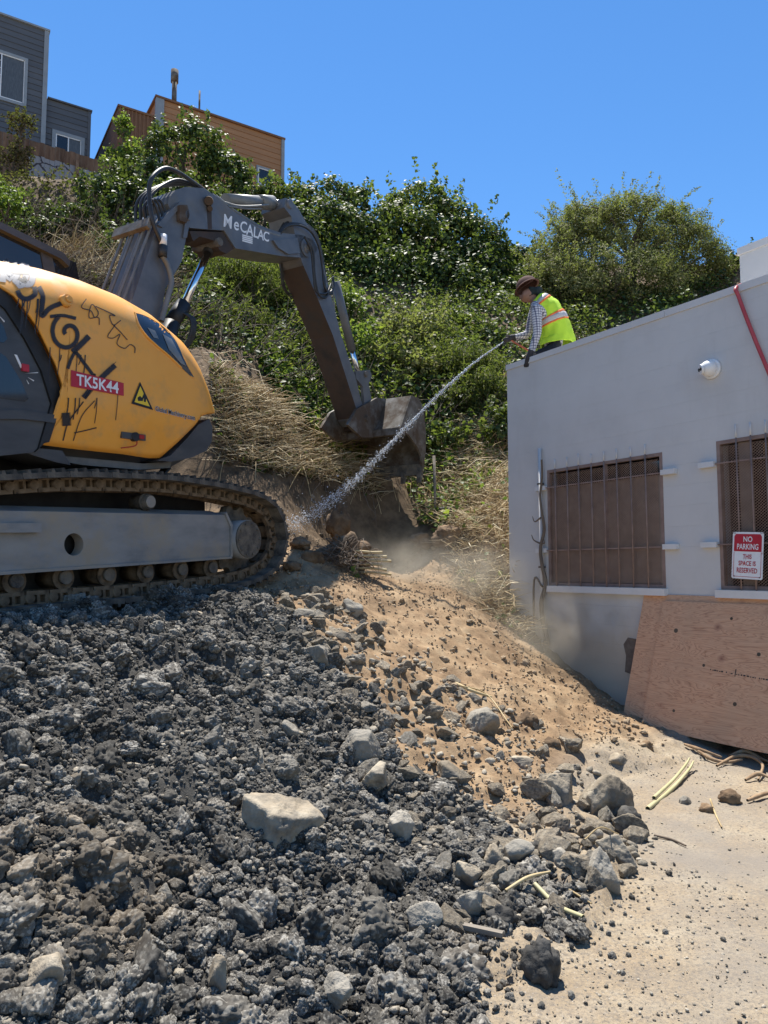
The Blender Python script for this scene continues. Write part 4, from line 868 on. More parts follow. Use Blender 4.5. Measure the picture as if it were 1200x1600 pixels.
fl = cyl('flue_pipe', (fx_, .6, zt - .3), (fx_, .6, fz_), .085, M['steel'], oh, n=14); cyl('flue_cap', (fx_, .6, fz_ - .28), (fx_, .6, fz_ + .16), .13, M['steel'], fl, n=16)
fx_, fz_ = hl(312, 142, OP, .6); cyl('vent_pipe', (fx_, .6, zt - .2), (fx_, .6, fz_), .035, M['steel'], oh, n=8)
# board fence with a painted panel
FP = at(-40, 240, 20.4); FP[2] = 0
fn = empty('board_fence', (FP[0], FP[1], 11.3), 'weathered brown board fence with grey graffiti overgrown at the hill top', 'fence', rot=(0, 0, HA))
FPl = np.array([FP[0], FP[1], 11.3]); M['fence'] = mat('weathered_fence_board', [(.10, .055, .033), (.165, .095, .058), (.2, .135, .09)], 5, .9, .3, rnd=.25, stretch=(3, 1, .4))
m, nt, N, L, bs = nodes_of('graffiti_panel_paint'); tc = N.new('ShaderNodeTexCoord'); vo = N.new('ShaderNodeTexVoronoi'); vo.feature = 'DISTANCE_TO_EDGE'; vo.inputs['Scale'].default_value = 2.6; nn = noise_node(nt, tc.outputs['Object'], 2.5, 3)
vv = N.new('ShaderNodeMix'); vv.data_type = 'VECTOR'; vv.inputs[0].default_value = .25; L.new(tc.outputs['Object'], vv.inputs[4]); L.new(nn.outputs['Color'], vv.inputs[5]); L.new(vv.outputs[1], vo.inputs['Vector'])
L.new(ramp_node(nt, vo.outputs['Distance'], [(.02, (.03, .022, .028)), (.06, (.27, .27, .29))]).outputs[0], bs.inputs['Base Color']); bs.inputs['Roughness'].default_value = .85; M['graffiti'] = m
ztop = hl(100, 232, FPl)[1]; x = -1.0; k = 0
while x < 6.6:
    zz = ztop + .05 * rng.random() - .03 * k / 10
    g = 1.3 < x < 5.6
    bm = bmesh.new(); add_box(bm, (x, 0, -2.2), (x + .135, .02, zz - (.42 if g else 0))); bm_obj('fence_board', bm, M['graffiti'] if g else M['fence'], fn)
    if g: box('cap_board', (x, -.012, zz - .415), (x + .138, .012, zz), M['fence'], fn)
    x += .142; k += 1
for xx in (.4, 2.7, 5.0): box('fence_post', (xx, -.1, -2.6), (xx + .1, -.014, ztop - .3), M['fence'], fn)

# ================================================================== EXCAVATOR
EP = np.array([-1.04, 7.5, 1.5]); ER = rotm(math.radians(60), math.radians(-2.9))
ex = empty('excavator', EP, 'yellow and dark grey tracked excavator with graffiti on its hood, digging', 'excavator')
ex.rotation_euler = Matrix([list(r) for r in ER]).to_euler()
def el(px, py, w=0.0): p = plane_hit(px, py, ER, EP, 1, -w); return (float(p[0]), float(p[2]))
def els(pts, w): return [el(a, b, w) for a, b in pts]
SW = lambda s, z, w: (s, -w, z)
def part(name, pts, w0, w1, mt, parent=None, bevel=.008, seg=2):
    bm = bmesh.new(); prism(bm, pts, w0, w1, SW); return bm_obj(name, bm, mt, parent or ex, bevel=bevel, seg=seg)
def ebox(name, s0, s1, z0, z1, w0, w1, mt, parent=None, bevel=.006): return box(name, (s0, -w0, z0), (s1, -w1, z1), mt, parent or ex, bevel)
def ecyl(name, s, z, w0, w1, r, mt, parent=None, n=22, r2=None): return cyl(name, (s, -w0, z), (s, -w1, z), r, mt, parent or ex, r2, n)
def E3(px, py, w): p = el(px, py, w); return (p[0], -w, p[1])
# ---- undercarriage: the chain of shoes and links
loop = [(-3.0, -.03), (-2.6, -.03), (-1.83, -.04), (-.98, -.03), (-.5, 0.0), (-.22, .06), (-.02, .16), (.09, .31), (.115, .46), (.07, .61), (-.02, .73), (-.16, .81), (-.36, .865), (-.66, .905), (-.96, .93), (-1.44, .955), (-1.94, .945), (-2.43, .925), (-2.99, .87), (-3.35, .83), (-3.62, .76), (-3.80, .62), (-3.87, .44), (-3.82, .24), (-3.66, .08), (-3.4, -.01)]
S = spline(loop + [loop[0]], 16)[:, :2] if False else np.array([[p[0], p[1]] for p in spline([(a, b, 0) for a, b in loop + [loop[0]]], 16)])
dl = np.r_[0, np.cumsum(np.linalg.norm(np.diff(S, axis=0), axis=1))]; NSH = int(round(dl[-1] / .19)); pos = np.linspace(0, dl[-1], NSH, endpoint=False)
PS = np.stack([np.interp(pos, dl, S[:, 0]), np.interp(pos, dl, S[:, 1])], 1); P2_ = np.stack([np.interp((pos + .05) % dl[-1], dl, S[:, 0]), np.interp((pos + .05) % dl[-1], dl, S[:, 1])], 1)
TG = P2_ - PS; TG /= np.linalg.norm(TG, axis=1)[:, None]
def shoe_mesh():
    bm = bmesh.new(); p = .091
    prism(bm, [(-p, .0), (-p + .01, -.016), (-.058, -.016), (-.05, -.046), (-.034, -.046), (-.026, -.016), (.026, -.016), (.034, -.042), (.05, -.042), (.058, -.016), (p, -.022), (p + .004, -.006), (p, .022), (-p, .024)], -.25, .25, lambda a, b, w: (a, w, b))
    me = bpy.data.meshes.new('track_shoe'); bmesh.ops.recalc_face_normals(bm, faces=bm.faces); bm.to_mesh(me); bm.free(); me.materials.append(M['track']); return me
def link_mesh():
    bm = bmesh.new()
    for y in (-.1, .1):
        for a, b in (((-.092, .088), (.085, .118)), ((-.08, .012), (.08, .034)), ((-.092, .034), (-.045, .088)), ((.055, .034), (.092, .088)), ((-.008, .034), (.012, .088))):
            add_box(bm, (a[0], y - .022, a[1]), (b[0], y + .022, b[1]))
        add_cyl(bm, (-.068, y - .034, .066), (-.068, y + .034, .066), .036, n=12)
    add_box(bm, (-.03, -.078, .03), (.08, .078, .085))
    me = bpy.data.meshes.new('track_link'); bmesh.ops.recalc_face_normals(bm, faces=bm.faces); bm.to_mesh(me); bm.free(); me.materials.append(M['link']); return me
shm, lkm = shoe_mesh(), link_mesh()
for wc, jit in ((.25, 1), (2.2, 1)):
    for i in range(NSH):
        t = TG[i]; n_ = np.array([-t[1], t[0]])  # inward normal for this direction
        o = link('track_shoe', shm, ex); a = math.atan2(t[1], t[0]) + .05 * (rng.random() - .5)
        o.matrix_local = Matrix.Translation((PS[i][0], wc if wc > 1 else wc, PS[i][1])) @ Matrix.Rotation(-a, 4, 'Y')
        k = link('track_link', lkm, o)
# ---- track frames
def track_frame(w0, sgn):
    z0, z1 = .225, .65; cx_, cz_, rr0, hf = -2.36, .41, .083, .185
    a = lambda d: w0 - d * sgn
    bm = bmesh.new(); N_ = 32; pt = lambda i, r, w: SW(cx_ + r * math.cos(2 * math.pi * i / N_), cz_ + r * math.sin(2 * math.pi * i / N_), w)
    ring = [bm.verts.new(pt(i, rr0, a(0))) for i in range(N_)]; inn = [bm.verts.new(pt(i, rr0, a(.1))) for i in range(N_)]
    out = [bm.verts.new(pt(i, hf / max(abs(math.cos(2 * math.pi * i / N_)), abs(math.sin(2 * math.pi * i / N_))), a(0))) for i in range(N_)]
    for i in range(N_):
        j = (i + 1) % N_; bm.faces.new((ring[i], ring[j], out[j], out[i])); bm.faces.new((inn[i], inn[j], ring[j], ring[i]))
    for pts in ([(-3.3, z0), (cx_ - hf, z0), (cx_ - hf, z1), (-3.3, z1)], [(cx_ - hf, cz_ + hf), (cx_ + hf, cz_ + hf), (cx_ + hf, z1), (cx_ - hf, z1)], [(cx_ + hf, z0), (-.67, z0 + .03), (-.66, z1 - .1), (-.73, z1), (cx_ + hf, z1)]):
        bm.faces.new([bm.verts.new(SW(p[0], p[1], a(0))) for p in pts])
    for p, q in (((-3.3, z1), (-.73, z1)),):  # sloping top
        bm.faces.new([bm.verts.new(SW(*x)) for x in ((p[0], p[1], a(0)), (q[0], q[1], a(0)), (q[0] - .02, q[1] + .045, a(.16)), (p[0], p[1] + .045, a(.16)))])
    f = bm_obj('track_frame', bm, M['frame'], ex)
    bm = bmesh.new()
    prism(bm, [(-3.3, z0 + .02), (-.72, z0 + .04), (-.70, z1 - .1), (-.76, z1 - .005), (-3.3, z1 - .005)], a(.16), a(.34), SW); bm_obj('frame_core', bm, M['black'], f)
    bm = bmesh.new(); prism(bm, [(-3.3, z0 - .012), (-.66, z0 + .018), (-.66, z0 + .036), (-3.3, z0 + .012)], a(-.025), a(.34), SW); bm_obj('lower_flange', bm, M['frame'], f, bevel=.003)
    bm = bmesh.new(); prism(bm, [(-.672, z0 + .036), (-.645, z0 + .036), (-.635, z1 - .1), (-.72, z1 + .03), (-.735, z1 + .01), (-.665, z1 - .11)], a(-.02), a(.3), SW); bm_obj('end_flange', bm, M['frame'], f, bevel=.003)
    ebox('step', -3.2, -2.66, .50, .565, a(-.05), a(0), M['frame'], f)
    for s in (-3.18, -2.8, -2.41, -2.02, -1.63, -1.24, -.86):
        r = ecyl('track_roller', s, .165, a(.06), a(.30), .072, M['link'], ex); ecyl('roller_flange', s, .165, a(.05), a(.075), .088, M['link'], r); ecyl('roller_cap', s, .168, a(.02), a(.05), .05, M['track'], r)
    r = ecyl('carrier_roller', -1.58, .752, a(.05), a(.24), .062, M['track'], ex); ecyl('roller_flange', -1.58, .752, a(.09), a(.115), .074, M['track'], r); ecyl('roller_cap', -1.58, .752, a(.035), a(.05), .05, M['frame'], r)
    # sprocket and hub
    bm = bmesh.new(); pts = []
    for i in range(44):
        ang = 2 * math.pi * i / 44; rr = .335 if i % 4 < 2 else .29; pts.append((-.42 + rr * math.cos(ang), .42 + rr * math.sin(ang)))
    prism(bm, pts, a(.16), a(.24), SW); sp = bm_obj('sprocket', bm, M['track'], ex)
    ecyl('hub', -.47, .42, a(.22), a(-.06), .185, M['frame'], sp, 28); ecyl('hub_cover', -.47, .42, a(-.06), a(-.075), .205 if False else .178, M['track'], sp, 28)
    for i in range(10):
        c, s = math.cos(.63 * i), math.sin(.63 * i); ecyl('bolt', -.47 + .15 * c, .42 + .15 * s, a(-.074), a(-.086), .012, M['track'], sp, 6)
    ecyl('idler', -3.42, .42, a(.14), a(.28), .33, M['track'], ex, 28)
track_frame(-.08, 1); track_frame(-2.37, -1)
ebox('car_body', -3.3, -.5, .06, .87, -.54, -1.91, M['black'])  # car body enlarged to block bright ground, so the gaps round it stay dark
for w_ in (-.37, -2.05): ebox('shade_plate', -3.25, -.72, -.03, .23, w_, w_ - .02, M['black'])  # added black plates behind the rollers, standing in for the shade there
ebox('shade_box', -3.0, -.9, .88, 1.06, -.6, -1.85, M['black'])  # added black box that fills the gap over the car body as shade
ecyl('slew_ring', -1.85, .0, 0, 0, .1, M['black']) if False else cyl('slew_ring', (-1.85, 1.2, .78), (-1.85, 1.2, 1.08), .62, M['black'], ex, n=36)
# ---- upper structure deck
part('deck', [(-3.9, 1.08), (-1.2, 1.08), (-.95, 1.2), (-1.1, 1.5), (-3.9, 1.5)], -.28, -2.3, M['dark_panel'])
bm = bmesh.new(); prism(bm, [(-2.55, 1.075), (-1.6, 1.075), (-1.28, 1.12), (-1.3, 1.06), (-1.65, 1.02), (-2.2, 1.02), (-2.5, 1.045)], -.18, -.5, SW); bm_obj('under_beam', bm, M['pipe_grey'], ex)
part('belly_bracket', [(-2.75, 1.1), (-2.45, 1.1), (-2.38, 1.0), (-2.5, 1.01), (-2.75, 1.06)], -.08, -.4, M['dark_panel'])
tubes('deck_hose', [([(-1.75, .3 + .03 * k, 1.09), (-1.6, .26 + .03 * k, 1.0 - .02 * k), (-1.35, .28 + .03 * k, .98 - .02 * k), (-1.15, .34 + .03 * k, 1.08)], .016) for k in range(4)], M['hose'], ex)
# ---- hood
def hood_w(s, z, zt):
    w = 0.0 * s
    d = np.clip(zt - z, 0, .42); w = w - .50 * (1 - np.sqrt(np.maximum(0, 1 - ((.42 - d) / .42) ** 2)))
    w = w - .10 * np.clip((1.47 - z) / .34, 0, 1.4) ** 1.1
    w = w - .22 * np.clip((s + 1.25) / .62, 0, 1.2) ** 2
    w = w + .035 * np.exp(-((z - 1.49) / .05) ** 2) * 0
    return w
_ht = np.array([(-3.9, 2.26), (-3.4, 2.36), (-2.99, 2.43), (-2.78, 2.475), (-2.49, 2.515), (-2.16, 2.53), (-1.8, 2.51), (-1.5, 2.45), (-1.19, 2.32), (-1.05, 2.22), (-.89, 2.05), (-.84, 1.99), (-.69, 1.83), (-.62, 1.70)])
def hood_top(s): return np.interp(s, _ht[:, 0], _ht[:, 1])
arch = els([(105, 625), (87, 570), (58, 511), (23, 462), (0, 444)], 0)
bot = [(-3.9, 2.02), (-3.4, 2.13)] + arch[::-1] + [(-2.475, 1.36), (-2.545, 1.24), (-2.60, 1.13), (-2.3, 1.125), (-1.89, 1.125), (-1.62, 1.115), (-1.50, 1.125), (-1.34, 1.27), (-1.19, 1.42), (-1.09, 1.525), (-.97, 1.565), (-.80, 1.60), (-.66, 1.63), (-.615, 1.68)]
tops_s = [-3.9, -3.4, -2.99, -2.87, -2.72, -2.58, -2.45, -2.41, -2.36, -2.3, -2.1, -1.85, -1.66, -1.54, -1.38, -1.24, -1.13, -1.01, -.84, -.70, -.62]
bot = np.array(bot); ts = np.array(tops_s); assert len(bot) == len(ts)
u = np.linspace(0, len(bot) - 1, 101); bS = np.interp(u, np.arange(len(bot)), bot[:, 0]); bZ = np.interp(u, np.arange(len(bot)), bot[:, 1]); tS = np.interp(u, np.arange(len(ts)), ts)
QN = 34; Vh = []
for q in np.linspace(0, 1, QN):
    q2 = 1 - (1 - q) ** 1.35
    s = bS + (tS - bS) * q2; z = bZ + (hood_top(tS) - bZ) * q2
    w = hood_w(s, z, np.maximum(hood_top(s), z)); Vh.append(np.stack([s, -w, z], 1))
for wq, dz in ((-.75, .02), (-1.3, .02), (-1.42, 0.0), (-1.42, -.9)):
    Vh.append(np.stack([tS, np.full(len(tS), -wq), np.maximum(hood_top(tS) + dz, 1.5)], 1))
Vh = np.array(Vh); nq, nu = Vh.shape[:2]; idx = np.arange(nq * nu).reshape(nq, nu)
Fh = np.stack([idx[:-1, :-1], idx[:-1, 1:], idx[1:, 1:], idx[1:, :-1]], -1).reshape(-1, 4)
hood = np_mesh('hood', Vh.reshape(-1, 3), Fh, M['yellow'], ex, True)
md = hood.modifiers.new('thick', 'SOLIDIFY'); md.thickness = .02; md.offset = 0
def on_hood(px, py, off=.014):
    """3-D point (excavator space) of the hood surface under a picture point"""
    w = 0.0
    for _ in range(12):
        s, z = el(px, py, w); w = float(hood_w(np.array(s), np.array(z), np.maximum(hood_top(s), z)))
    return (s, -w - off, z)
def hood_patch(name, poly, mt, off=.016, parent=None, n=26):
    """sheet that follows the hood, outline given as picture points"""
    poly = np.array(poly, float); lo, hi = poly.min(0), poly.max(0); bm = bmesh.new()
    vs = [bm.verts.new((p[0], p[1], 0)) for p in poly]; bm.faces.new(vs)
    for ax in (0, 1):
        for t in np.linspace(lo[ax], hi[ax], n)[1:-1]:
            co = (t, 0, 0) if ax == 0 else (0, t, 0); no = (1, 0, 0) if ax == 0 else (0, 1, 0)
            bmesh.ops.bisect_plane(bm, geom=bm.verts[:] + bm.edges[:] + bm.faces[:], plane_co=co, plane_no=no)
    for v in bm.verts: v.co = Vector(on_hood(v.co.x, v.co.y, off))
    return bm_obj(name, bm, mt, parent or hood, True)
# headlamp glass, its lip and the light behind it
hl_poly = [(209, 489), (225, 494), (245, 505), (262, 519), (274, 535), (284, 556), (293, 574), (302, 590), (296, 588), (282, 575), (262, 556), (243, 540), (226, 524), (214, 506)]
hlp = hood_patch('headlight', hl_poly, M['glass'], .013)
m = mat('lamp_reflector', [(.16, .155, .14), (.24, .23, .21)], 5, .3, 0, metal=.3); hood_patch('reflector', [(252, 522), (266, 530), (280, 556), (288, 572), (280, 568), (262, 547)], m, .017, hlp); hood_patch('reflector', [(228, 512), (240, 517), (246, 530), (238, 528)], m, .017, hlp)
tubes('headlight_lip', [([on_hood(*p, .012) for p in hl_poly[9:] + hl_poly[:1]], .009), ([on_hood(*p, .010) for p in hl_poly[:9]], .006)], M['yellow'], hood)
# ---- spray-paint strokes and stickers on the hood
m, nt, N, L, bs = nodes_of('spray_paint'); a_ = N.new('ShaderNodeAttribute'); a_.attribute_name = 'ink'; tc = N.new('ShaderNodeTexCoord'); nn = noise_node(nt, tc.outputs['Object'], 45, 4, .7)
fac = mathn(nt, 'MULTIPLY', a_.outputs['Fac'], mathn(nt, 'MULTIPLY_ADD', nn.outputs[0], 1.2, .35)); fac = ramp_node(nt, fac, [(.12, 0.0), (.62, .93)]).outputs[0]
bs.inputs['Base Color'].default_value = (.02, .02, .024, 1); bs.inputs['Roughness'].default_value = .6
tr = N.new('ShaderNodeBsdfTransparent'); mx = N.new('ShaderNodeMixShader'); L.new(fac, mx.inputs[0]); L.new(tr.outputs[0], mx.inputs[1]); L.new(bs.outputs[0], mx.inputs[2]); L.new(mx.outputs[0], N['Material Output'].inputs[0]); M['spray'] = m
m2 = m.copy(); m2.name = 'grey_spray_paint'; m2.node_tree.nodes['Principled BSDF'].inputs['Base Color'].default_value = (.22, .22, .235, 1); M['spray_grey'] = m2
def spray(name, strokes, mt, off=.0165):
    Vs, Fs, A, k = [], [], [], 0
    for pts, wd in strokes:
        S_ = spline([(p[0], p[1], 0) for p in pts], 7)[:, :2]; T = np.gradient(S_, axis=0); T /= np.linalg.norm(T, axis=1)[:, None] + 1e-9; Nn = np.stack([-T[:, 1], T[:, 0]], 1)
        for i, p in enumerate(S_):
            for c, a in ((-1, 0), (-.5, .8), (0, 1), (.5, .8), (1, 0)): q = p + Nn[i] * c * wd; Vs.append(on_hood(q[0], q[1], off)); A.append(a)
        for i in range(len(S_) - 1):
            for j in range(4): b = k + i * 5 + j; Fs.append((b, b + 1, b + 6, b + 5))
        k += len(S_) * 5
    o = np_mesh(name, Vs, Fs, mt, hood); at_ = o.data.attributes.new('ink', 'FLOAT', 'POINT'); at_.data.foreach_set('value', np.array(A, np.float32)); return o
spiral = [(104 + r * math.cos(t) * 1.0, 521 + r * 1.15 * math.sin(t)) for t, r in [(2.8 + .45 * i, 4 + 1.35 * i) for i in range(18)]]
zp = lambda l: [(a / 3.43, 380 + b / 3.43) for a, b in l]
strokes = [(spiral, 4.5), (zp([(85, 255), (105, 290), (140, 300), (180, 275), (175, 235)]), 5), (zp([(200, 235), (222, 290), (215, 390), (260, 350), (330, 320)]), 5), (zp([(260, 395), (330, 390), (400, 405)]), 3.5),
           (zp([(380, 585), (420, 550), (470, 500)]), 6), (zp([(355, 675), (375, 620), (400, 590), (440, 640), (500, 720)]), 3.5), (zp([(440, 830), (500, 760), (560, 700), (610, 655)]), 5.5), (zp([(500, 700), (480, 780), (450, 830)]), 3),
           (zp([(600, 650), (602, 652)]), 7), (zp([(330, 310), (340, 330)]), 6), (zp([(280, 640), (330, 980), (340, 1000)]), 1.2) if False else (zp([(345, 910), (350, 980)]), 9)]
spray('graffiti', strokes, M['spray'])
rr_ = random.Random(11); drips = []
for i in range(26):
    x0 = rr_.uniform(90, 640); y0 = {0: 640, 1: 560, 2: 820}[i % 3] if x0 > 250 else 300
    if x0 > 250: y0 = rr_.choice((560, 600, 760, 830))
    x0 = min(x0, 520) if y0 < 700 else max(360, min(x0, 640)); ln = rr_.uniform(40, 190); drips.append((zp([(x0, y0), (x0 - 4, y0 + ln * .5), (x0 - 14, y0 + ln)]), rr_.uniform(.7, 1.3)))
drips += [(zp([(500, 845), (430, 930), (385, 1060)]), 1.0), (zp([(440, 850), (360, 960), (330, 1060)]), 1.4), (zp([(390, 1018), (450, 1005), (510, 990)]), 1.2)]
spray('paint_drips', drips, M['spray'])['kind'] = 'stuff'
tagl = [zp(l) for l in ([(455, 300), (430, 345), (480, 365), (500, 400), (520, 375), (485, 330), (470, 400), (520, 400), (525, 440)], [(505, 340), (560, 365), (610, 390), (580, 390), (600, 440), (640, 415)], [(600, 440), (640, 480), (675, 520)], [(610, 440), (570, 500), (600, 510), (635, 490), (620, 540), (660, 565), (690, 545), (715, 560), (715, 590)])]
spray('pen_scrawl', [(l, .9) for l in tagl], M['spray'])
spray('grey_graffiti', [(zp([(5, 210), (20, 120), (45, 190), (70, 120), (100, 230), (140, 150), (110, 130), (75, 200), (150, 220), (170, 180)]), 7)], M['spray_grey'], .016)
spray('paint_smear', [(zp([(20, 90), (60, 150), (150, 160)]), 5), (zp([(90, 190), (130, 210), (120, 180)]), 3)], M['spray'], .0163)
# serial sticker, hazard triangle, web address
stk = hood_patch('serial_sticker', [(108.5, 578.5), (191, 599), (191, 619), (108.5, 604)], M['red_print'], .0175)
def px_text(name, body, size, o, X, Yv, mt, parent, off, bold=0, sx=1.0):
    return put_text(name, body, size, (X[0], X[1], 0), (Yv[0], Yv[1], 0), (o[0], o[1], 0), mt, parent, bold, sx, f=lambda p: Vector(on_hood(p[0], p[1], off)))
px_text('lettering', 'TK5K44', 24, (150, 601), (.97, .205), (0, -1), M['white_print'], stk, .0195, .5, .83)
wt = hood_patch('hazard_sticker', [(216.5, 597), (203, 631), (237, 641)], M['black_print'], .0175); hood_patch('sticker_field', [(216.6, 604), (207.5, 628.5), (231.5, 635.8)], M['yellow_print'], .0195, wt)
hood_patch('pictogram', [(212, 622), (216, 619), (219, 622), (222, 615), (226, 621), (225, 629), (222, 628), (222, 622), (220, 627), (213, 627)], M['black_print'], .021, wt)
px_text('web_lettering', 'Global Machinery.com', 10.2, (271.5, 646.5), (.965, .235), (0, -1), M['white_print'], hood, .0172, .5, .70)
px_text('web_lettering', 'Global Machinery.com', 10.2, (271.5, 646.5), (.965, .235), (0, -1), M['black_print'], hood, .0190, .12, .70)
# side lamp, hood knob
lp = on_hood(207, 683, .0); lamp = ecyl('side_lamp', lp[0], lp[2], -lp[1] - .02, -lp[1] + .045, .036, M['black'], ex, 14)
box('lamp_bracket', (lp[0] - .13, lp[1] - .03, lp[2] - .022), (lp[0] + .11, lp[1] - .008, lp[2] + .028), M['dark_panel'], lamp, .01)
m = mat('red_lamp_glass', [(.35, .02, .02), (.45, .03, .03)], 5, .2, 0); box('lamp_lens', (lp[0] + .03, lp[1] - .048, lp[2] - .012), (lp[0] + .08, lp[1] - .031, lp[2] + .02), m, lamp, .006)
tubes('lamp_cable', [([(lp[0] + .02, lp[1] - .03, lp[2] - .02), (lp[0] + .01, lp[1] - .02, lp[2] - .07), (lp[0] - .12, lp[1] - .005, lp[2] - .10)], .005)], m, lamp)
kp = on_hood(100, 472, .0); bm = bmesh.new(); add_cyl(bm, kp, (kp[0], kp[1] - .05, kp[2] + .01), .05, .04, 18); add_cyl(bm, (kp[0], kp[1] - .05, kp[2] + .01), (kp[0], kp[1] - .07, kp[2] + .012), .026, .022, 14); bm_obj('hood_latch', bm, M['yellow'], hood)
# ---- charcoal side door with windows and a black weather strip
DW = -.05
strip_o = els([(0, 444), (23, 462), (58, 511), (87, 570), (105, 625), (98, 640), (82, 690), (74, 692)], 0)
strip_i = els([(0, 470), (14, 482), (44, 528), (70, 578), (86, 630), (80, 652), (66, 700), (60, 706)], 0)
part('weather_strip', strip_o + strip_i[::-1], -.035, -.13, M['black'], bevel=.004)
door_pts = [(-3.9, 2.0), (-3.4, 2.06)] + [(p[0] - .005, p[1]) for p in strip_i] + [el(0, 712, 0), (-3.9, 1.12)]
door = part('side_door', door_pts, DW, DW - .1, M['dark_panel'], bevel=.012)
w_ = part('door_window', els([(-60, 470), (0, 494), (12, 508), (18, 528), (12, 534), (-60, 520)], .0), DW + .004, DW - .02, M['glass'], door, .006)
w_ = part('door_window', els([(-60, 525), (0, 545), (16, 556), (40, 595), (51, 622), (46, 626), (-60, 612)], .0), DW + .004, DW - .02, M['glass'], door, .006)
a = els([(0, 640), (40, 640), (95, 648), (90, 660), (40, 654), (0, 654)], 0); part('door_crease', a, DW + .02, DW - .02, M['dark_panel'], door, .008)
p0 = el(44, 570, 0); ebox('door_latch', p0[0] - .02, p0[0] + .03, p0[1] - .04, p0[1] + .01, DW + .018, DW, M['red_print'], door)
spray_pts = [(el(a_, b_, 0)) for a_, b_ in ((30, 553), (40, 572))]; bm = bmesh.new(); prism(bm, els([(29, 552), (33, 553), (41, 571), (39, 574)], 0), DW + .0045, DW + .001, SW); bm_obj('paint_scratch', bm, M['white_print'], door)
bm = bmesh.new()
for l in ([(46, 582), (66, 580), (66, 581.5)], [(50, 588), (60, 593), (59, 594.5)], [(48, 592), (52, 598), (51, 599)], [(4, 490), (14, 500), (13, 502)]): prism(bm, els(l, 0), DW + .0045, DW + .001, SW)
bm_obj('paint_scratch', bm, M['plaster'], door)
# lower front bumper
part('bumper', els([(322, 655), (327, 668), (326, 690), (318, 704), (296, 715), (262, 722), (240, 720), (262, 712), (290, 682), (305, 664)], -.1), -.06, -1.3, M['dark_panel'], bevel=.02)
# ---- cab beyond the hood
part('cab', [(-3.3, 1.2), (-1.15, 1.2), (-.95, 1.9), (-1.22, 3.18), (-3.3, 3.34)], -1.5, -2.35, M['glass'], bevel=.03)
part('cab_roof', els([(0, 350), (95, 396), (106, 410), (104, 418), (92, 406), (0, 361)], -1.48) + [(-3.3, 3.33), (-3.3, 3.42)], -1.44, -2.42, M['dark_panel'], bevel=.012)
part('cab_pillar', [(-1.42, 2.2), (-1.28, 2.2), (-1.5, 3.2), (-1.62, 3.2)], -1.49, -1.55, M['dark_panel'])
# ---- boom: lower boom, upper boom, stick
WR = -.80
part('boom_foot', [(-1.25, 1.3), (-.62, 1.3), (-.45, 1.7), (-.62, 2.25), (-1.0, 2.3)], WR + .06, WR - .52, M['grey_paint'])
lb = part('lower_boom', els([(180, 530), (207, 468), (226, 412), (246, 352), (262, 331), (280, 316), (292, 322), (296, 338), (291, 370), (284, 408), (268, 436), (258, 452), (254, 480), (246, 505), (236, 560)], WR), WR, WR - .42, M['grey_paint'], bevel=.012)
bp_ = els([(200, 452), (236, 352), (244, 350), (208, 464)], WR)
for s_, w_ in ((0, WR + .02), (1, WR - .44)): part('boom_rib', els([(244, 352), (262, 331), (280, 316), (292, 322), (296, 338), (290, 372), (284, 372), (288, 340), (279, 326), (266, 340), (252, 356)], WR), w_, w_ - .02 if s_ == 0 else w_ + .02, M['grey_paint'], lb, .004)
# hard lines along the back of the lower boom
L0, L1 = np.array(E3(203, 460, WR)), np.array(E3(243, 352, WR)); ax = (L1 - L0) / np.linalg.norm(L1 - L0); bk = np.array([-ax[2], 0, ax[0]])
lines_ = []
for i, off in enumerate((.02, .09, .14, .24, .29, .38)):
    o_ = np.array([0, off, 0]) + bk * (.03 + .012 * (i % 2)); lines_.append(([L0 + o_ - ax * .5, L0 + o_, L1 + o_ - ax * .03, L1 + o_ + ax * .1], .014))
tubes('hard_line', lines_, M['pipe_grey'], lb, 8)
bm = bmesh.new(); Mx = Matrix((( *(-bk),), )) if False else None
c_ = L1 - ax * .02
bm2 = bmesh.new()
for a in (0, 1):
    vs = add_box(bm2, (-.05, -.03, -.09), (.0, .47, .02))
    for v in vs: p = c_ + bk * (.06 - v.co.x * .9) + ax * (v.co.z - .12 * a * 0) + np.array([0, v.co.y, 0]); v.co = Vector(p)
    break
bm_obj('line_clamp', bm2, M['steel'], lb, bevel=.006)
cp = np.array(E3(254, 378, WR + .05)); pipe = tubes('boom_pipe', [([E3(254, 400, WR + .05), E3(262, 415, WR + .05), E3(268, 440, WR + .06), E3(262, 465, WR + .06), E3(252, 502, WR + .06)], .028)], M['pipe_grey'], lb, 10)
cyl('valve', E3(254, 402, WR + .05), E3(255, 384, WR + .05), .042, M['hose'], lb); cyl('valve_collar', E3(255, 384, WR + .05), E3(255.5, 367, WR + .05), .036, M['white_plastic'], lb)
ecyl('boom_pin', *el(290, 338, WR), WR + .05, WR - .47, .05, M['grey_paint'], lb); 
bm = bmesh.new(); prism(bm, els([(275, 322), (287, 322), (291, 338), (286, 350), (276, 346)], WR), WR + .05, WR, SW); bm_obj('pin_boss', bm, M['steel'], lb, bevel=.006)
UR = WR - .03
ub = part('upper_boom', els([(262, 318), (266, 306), (274, 297), (290, 292), (318, 294), (340, 308), (365, 330), (400, 352), (440, 364), (470, 367), (488, 374), (497, 388), (490, 400), (475, 403), (440, 400), (368, 388), (350, 360), (320, 358), (297, 356), (285, 348), (270, 336)], UR), UR, UR - .36, M['grey_paint'], bevel=.012)
part('boom_gusset', els([(298, 360), (352, 362), (368, 388), (356, 396), (346, 391), (338, 376), (326, 372), (314, 369), (304, 376)], UR), UR - .02, UR - .34, M['rust_steel'], ub)
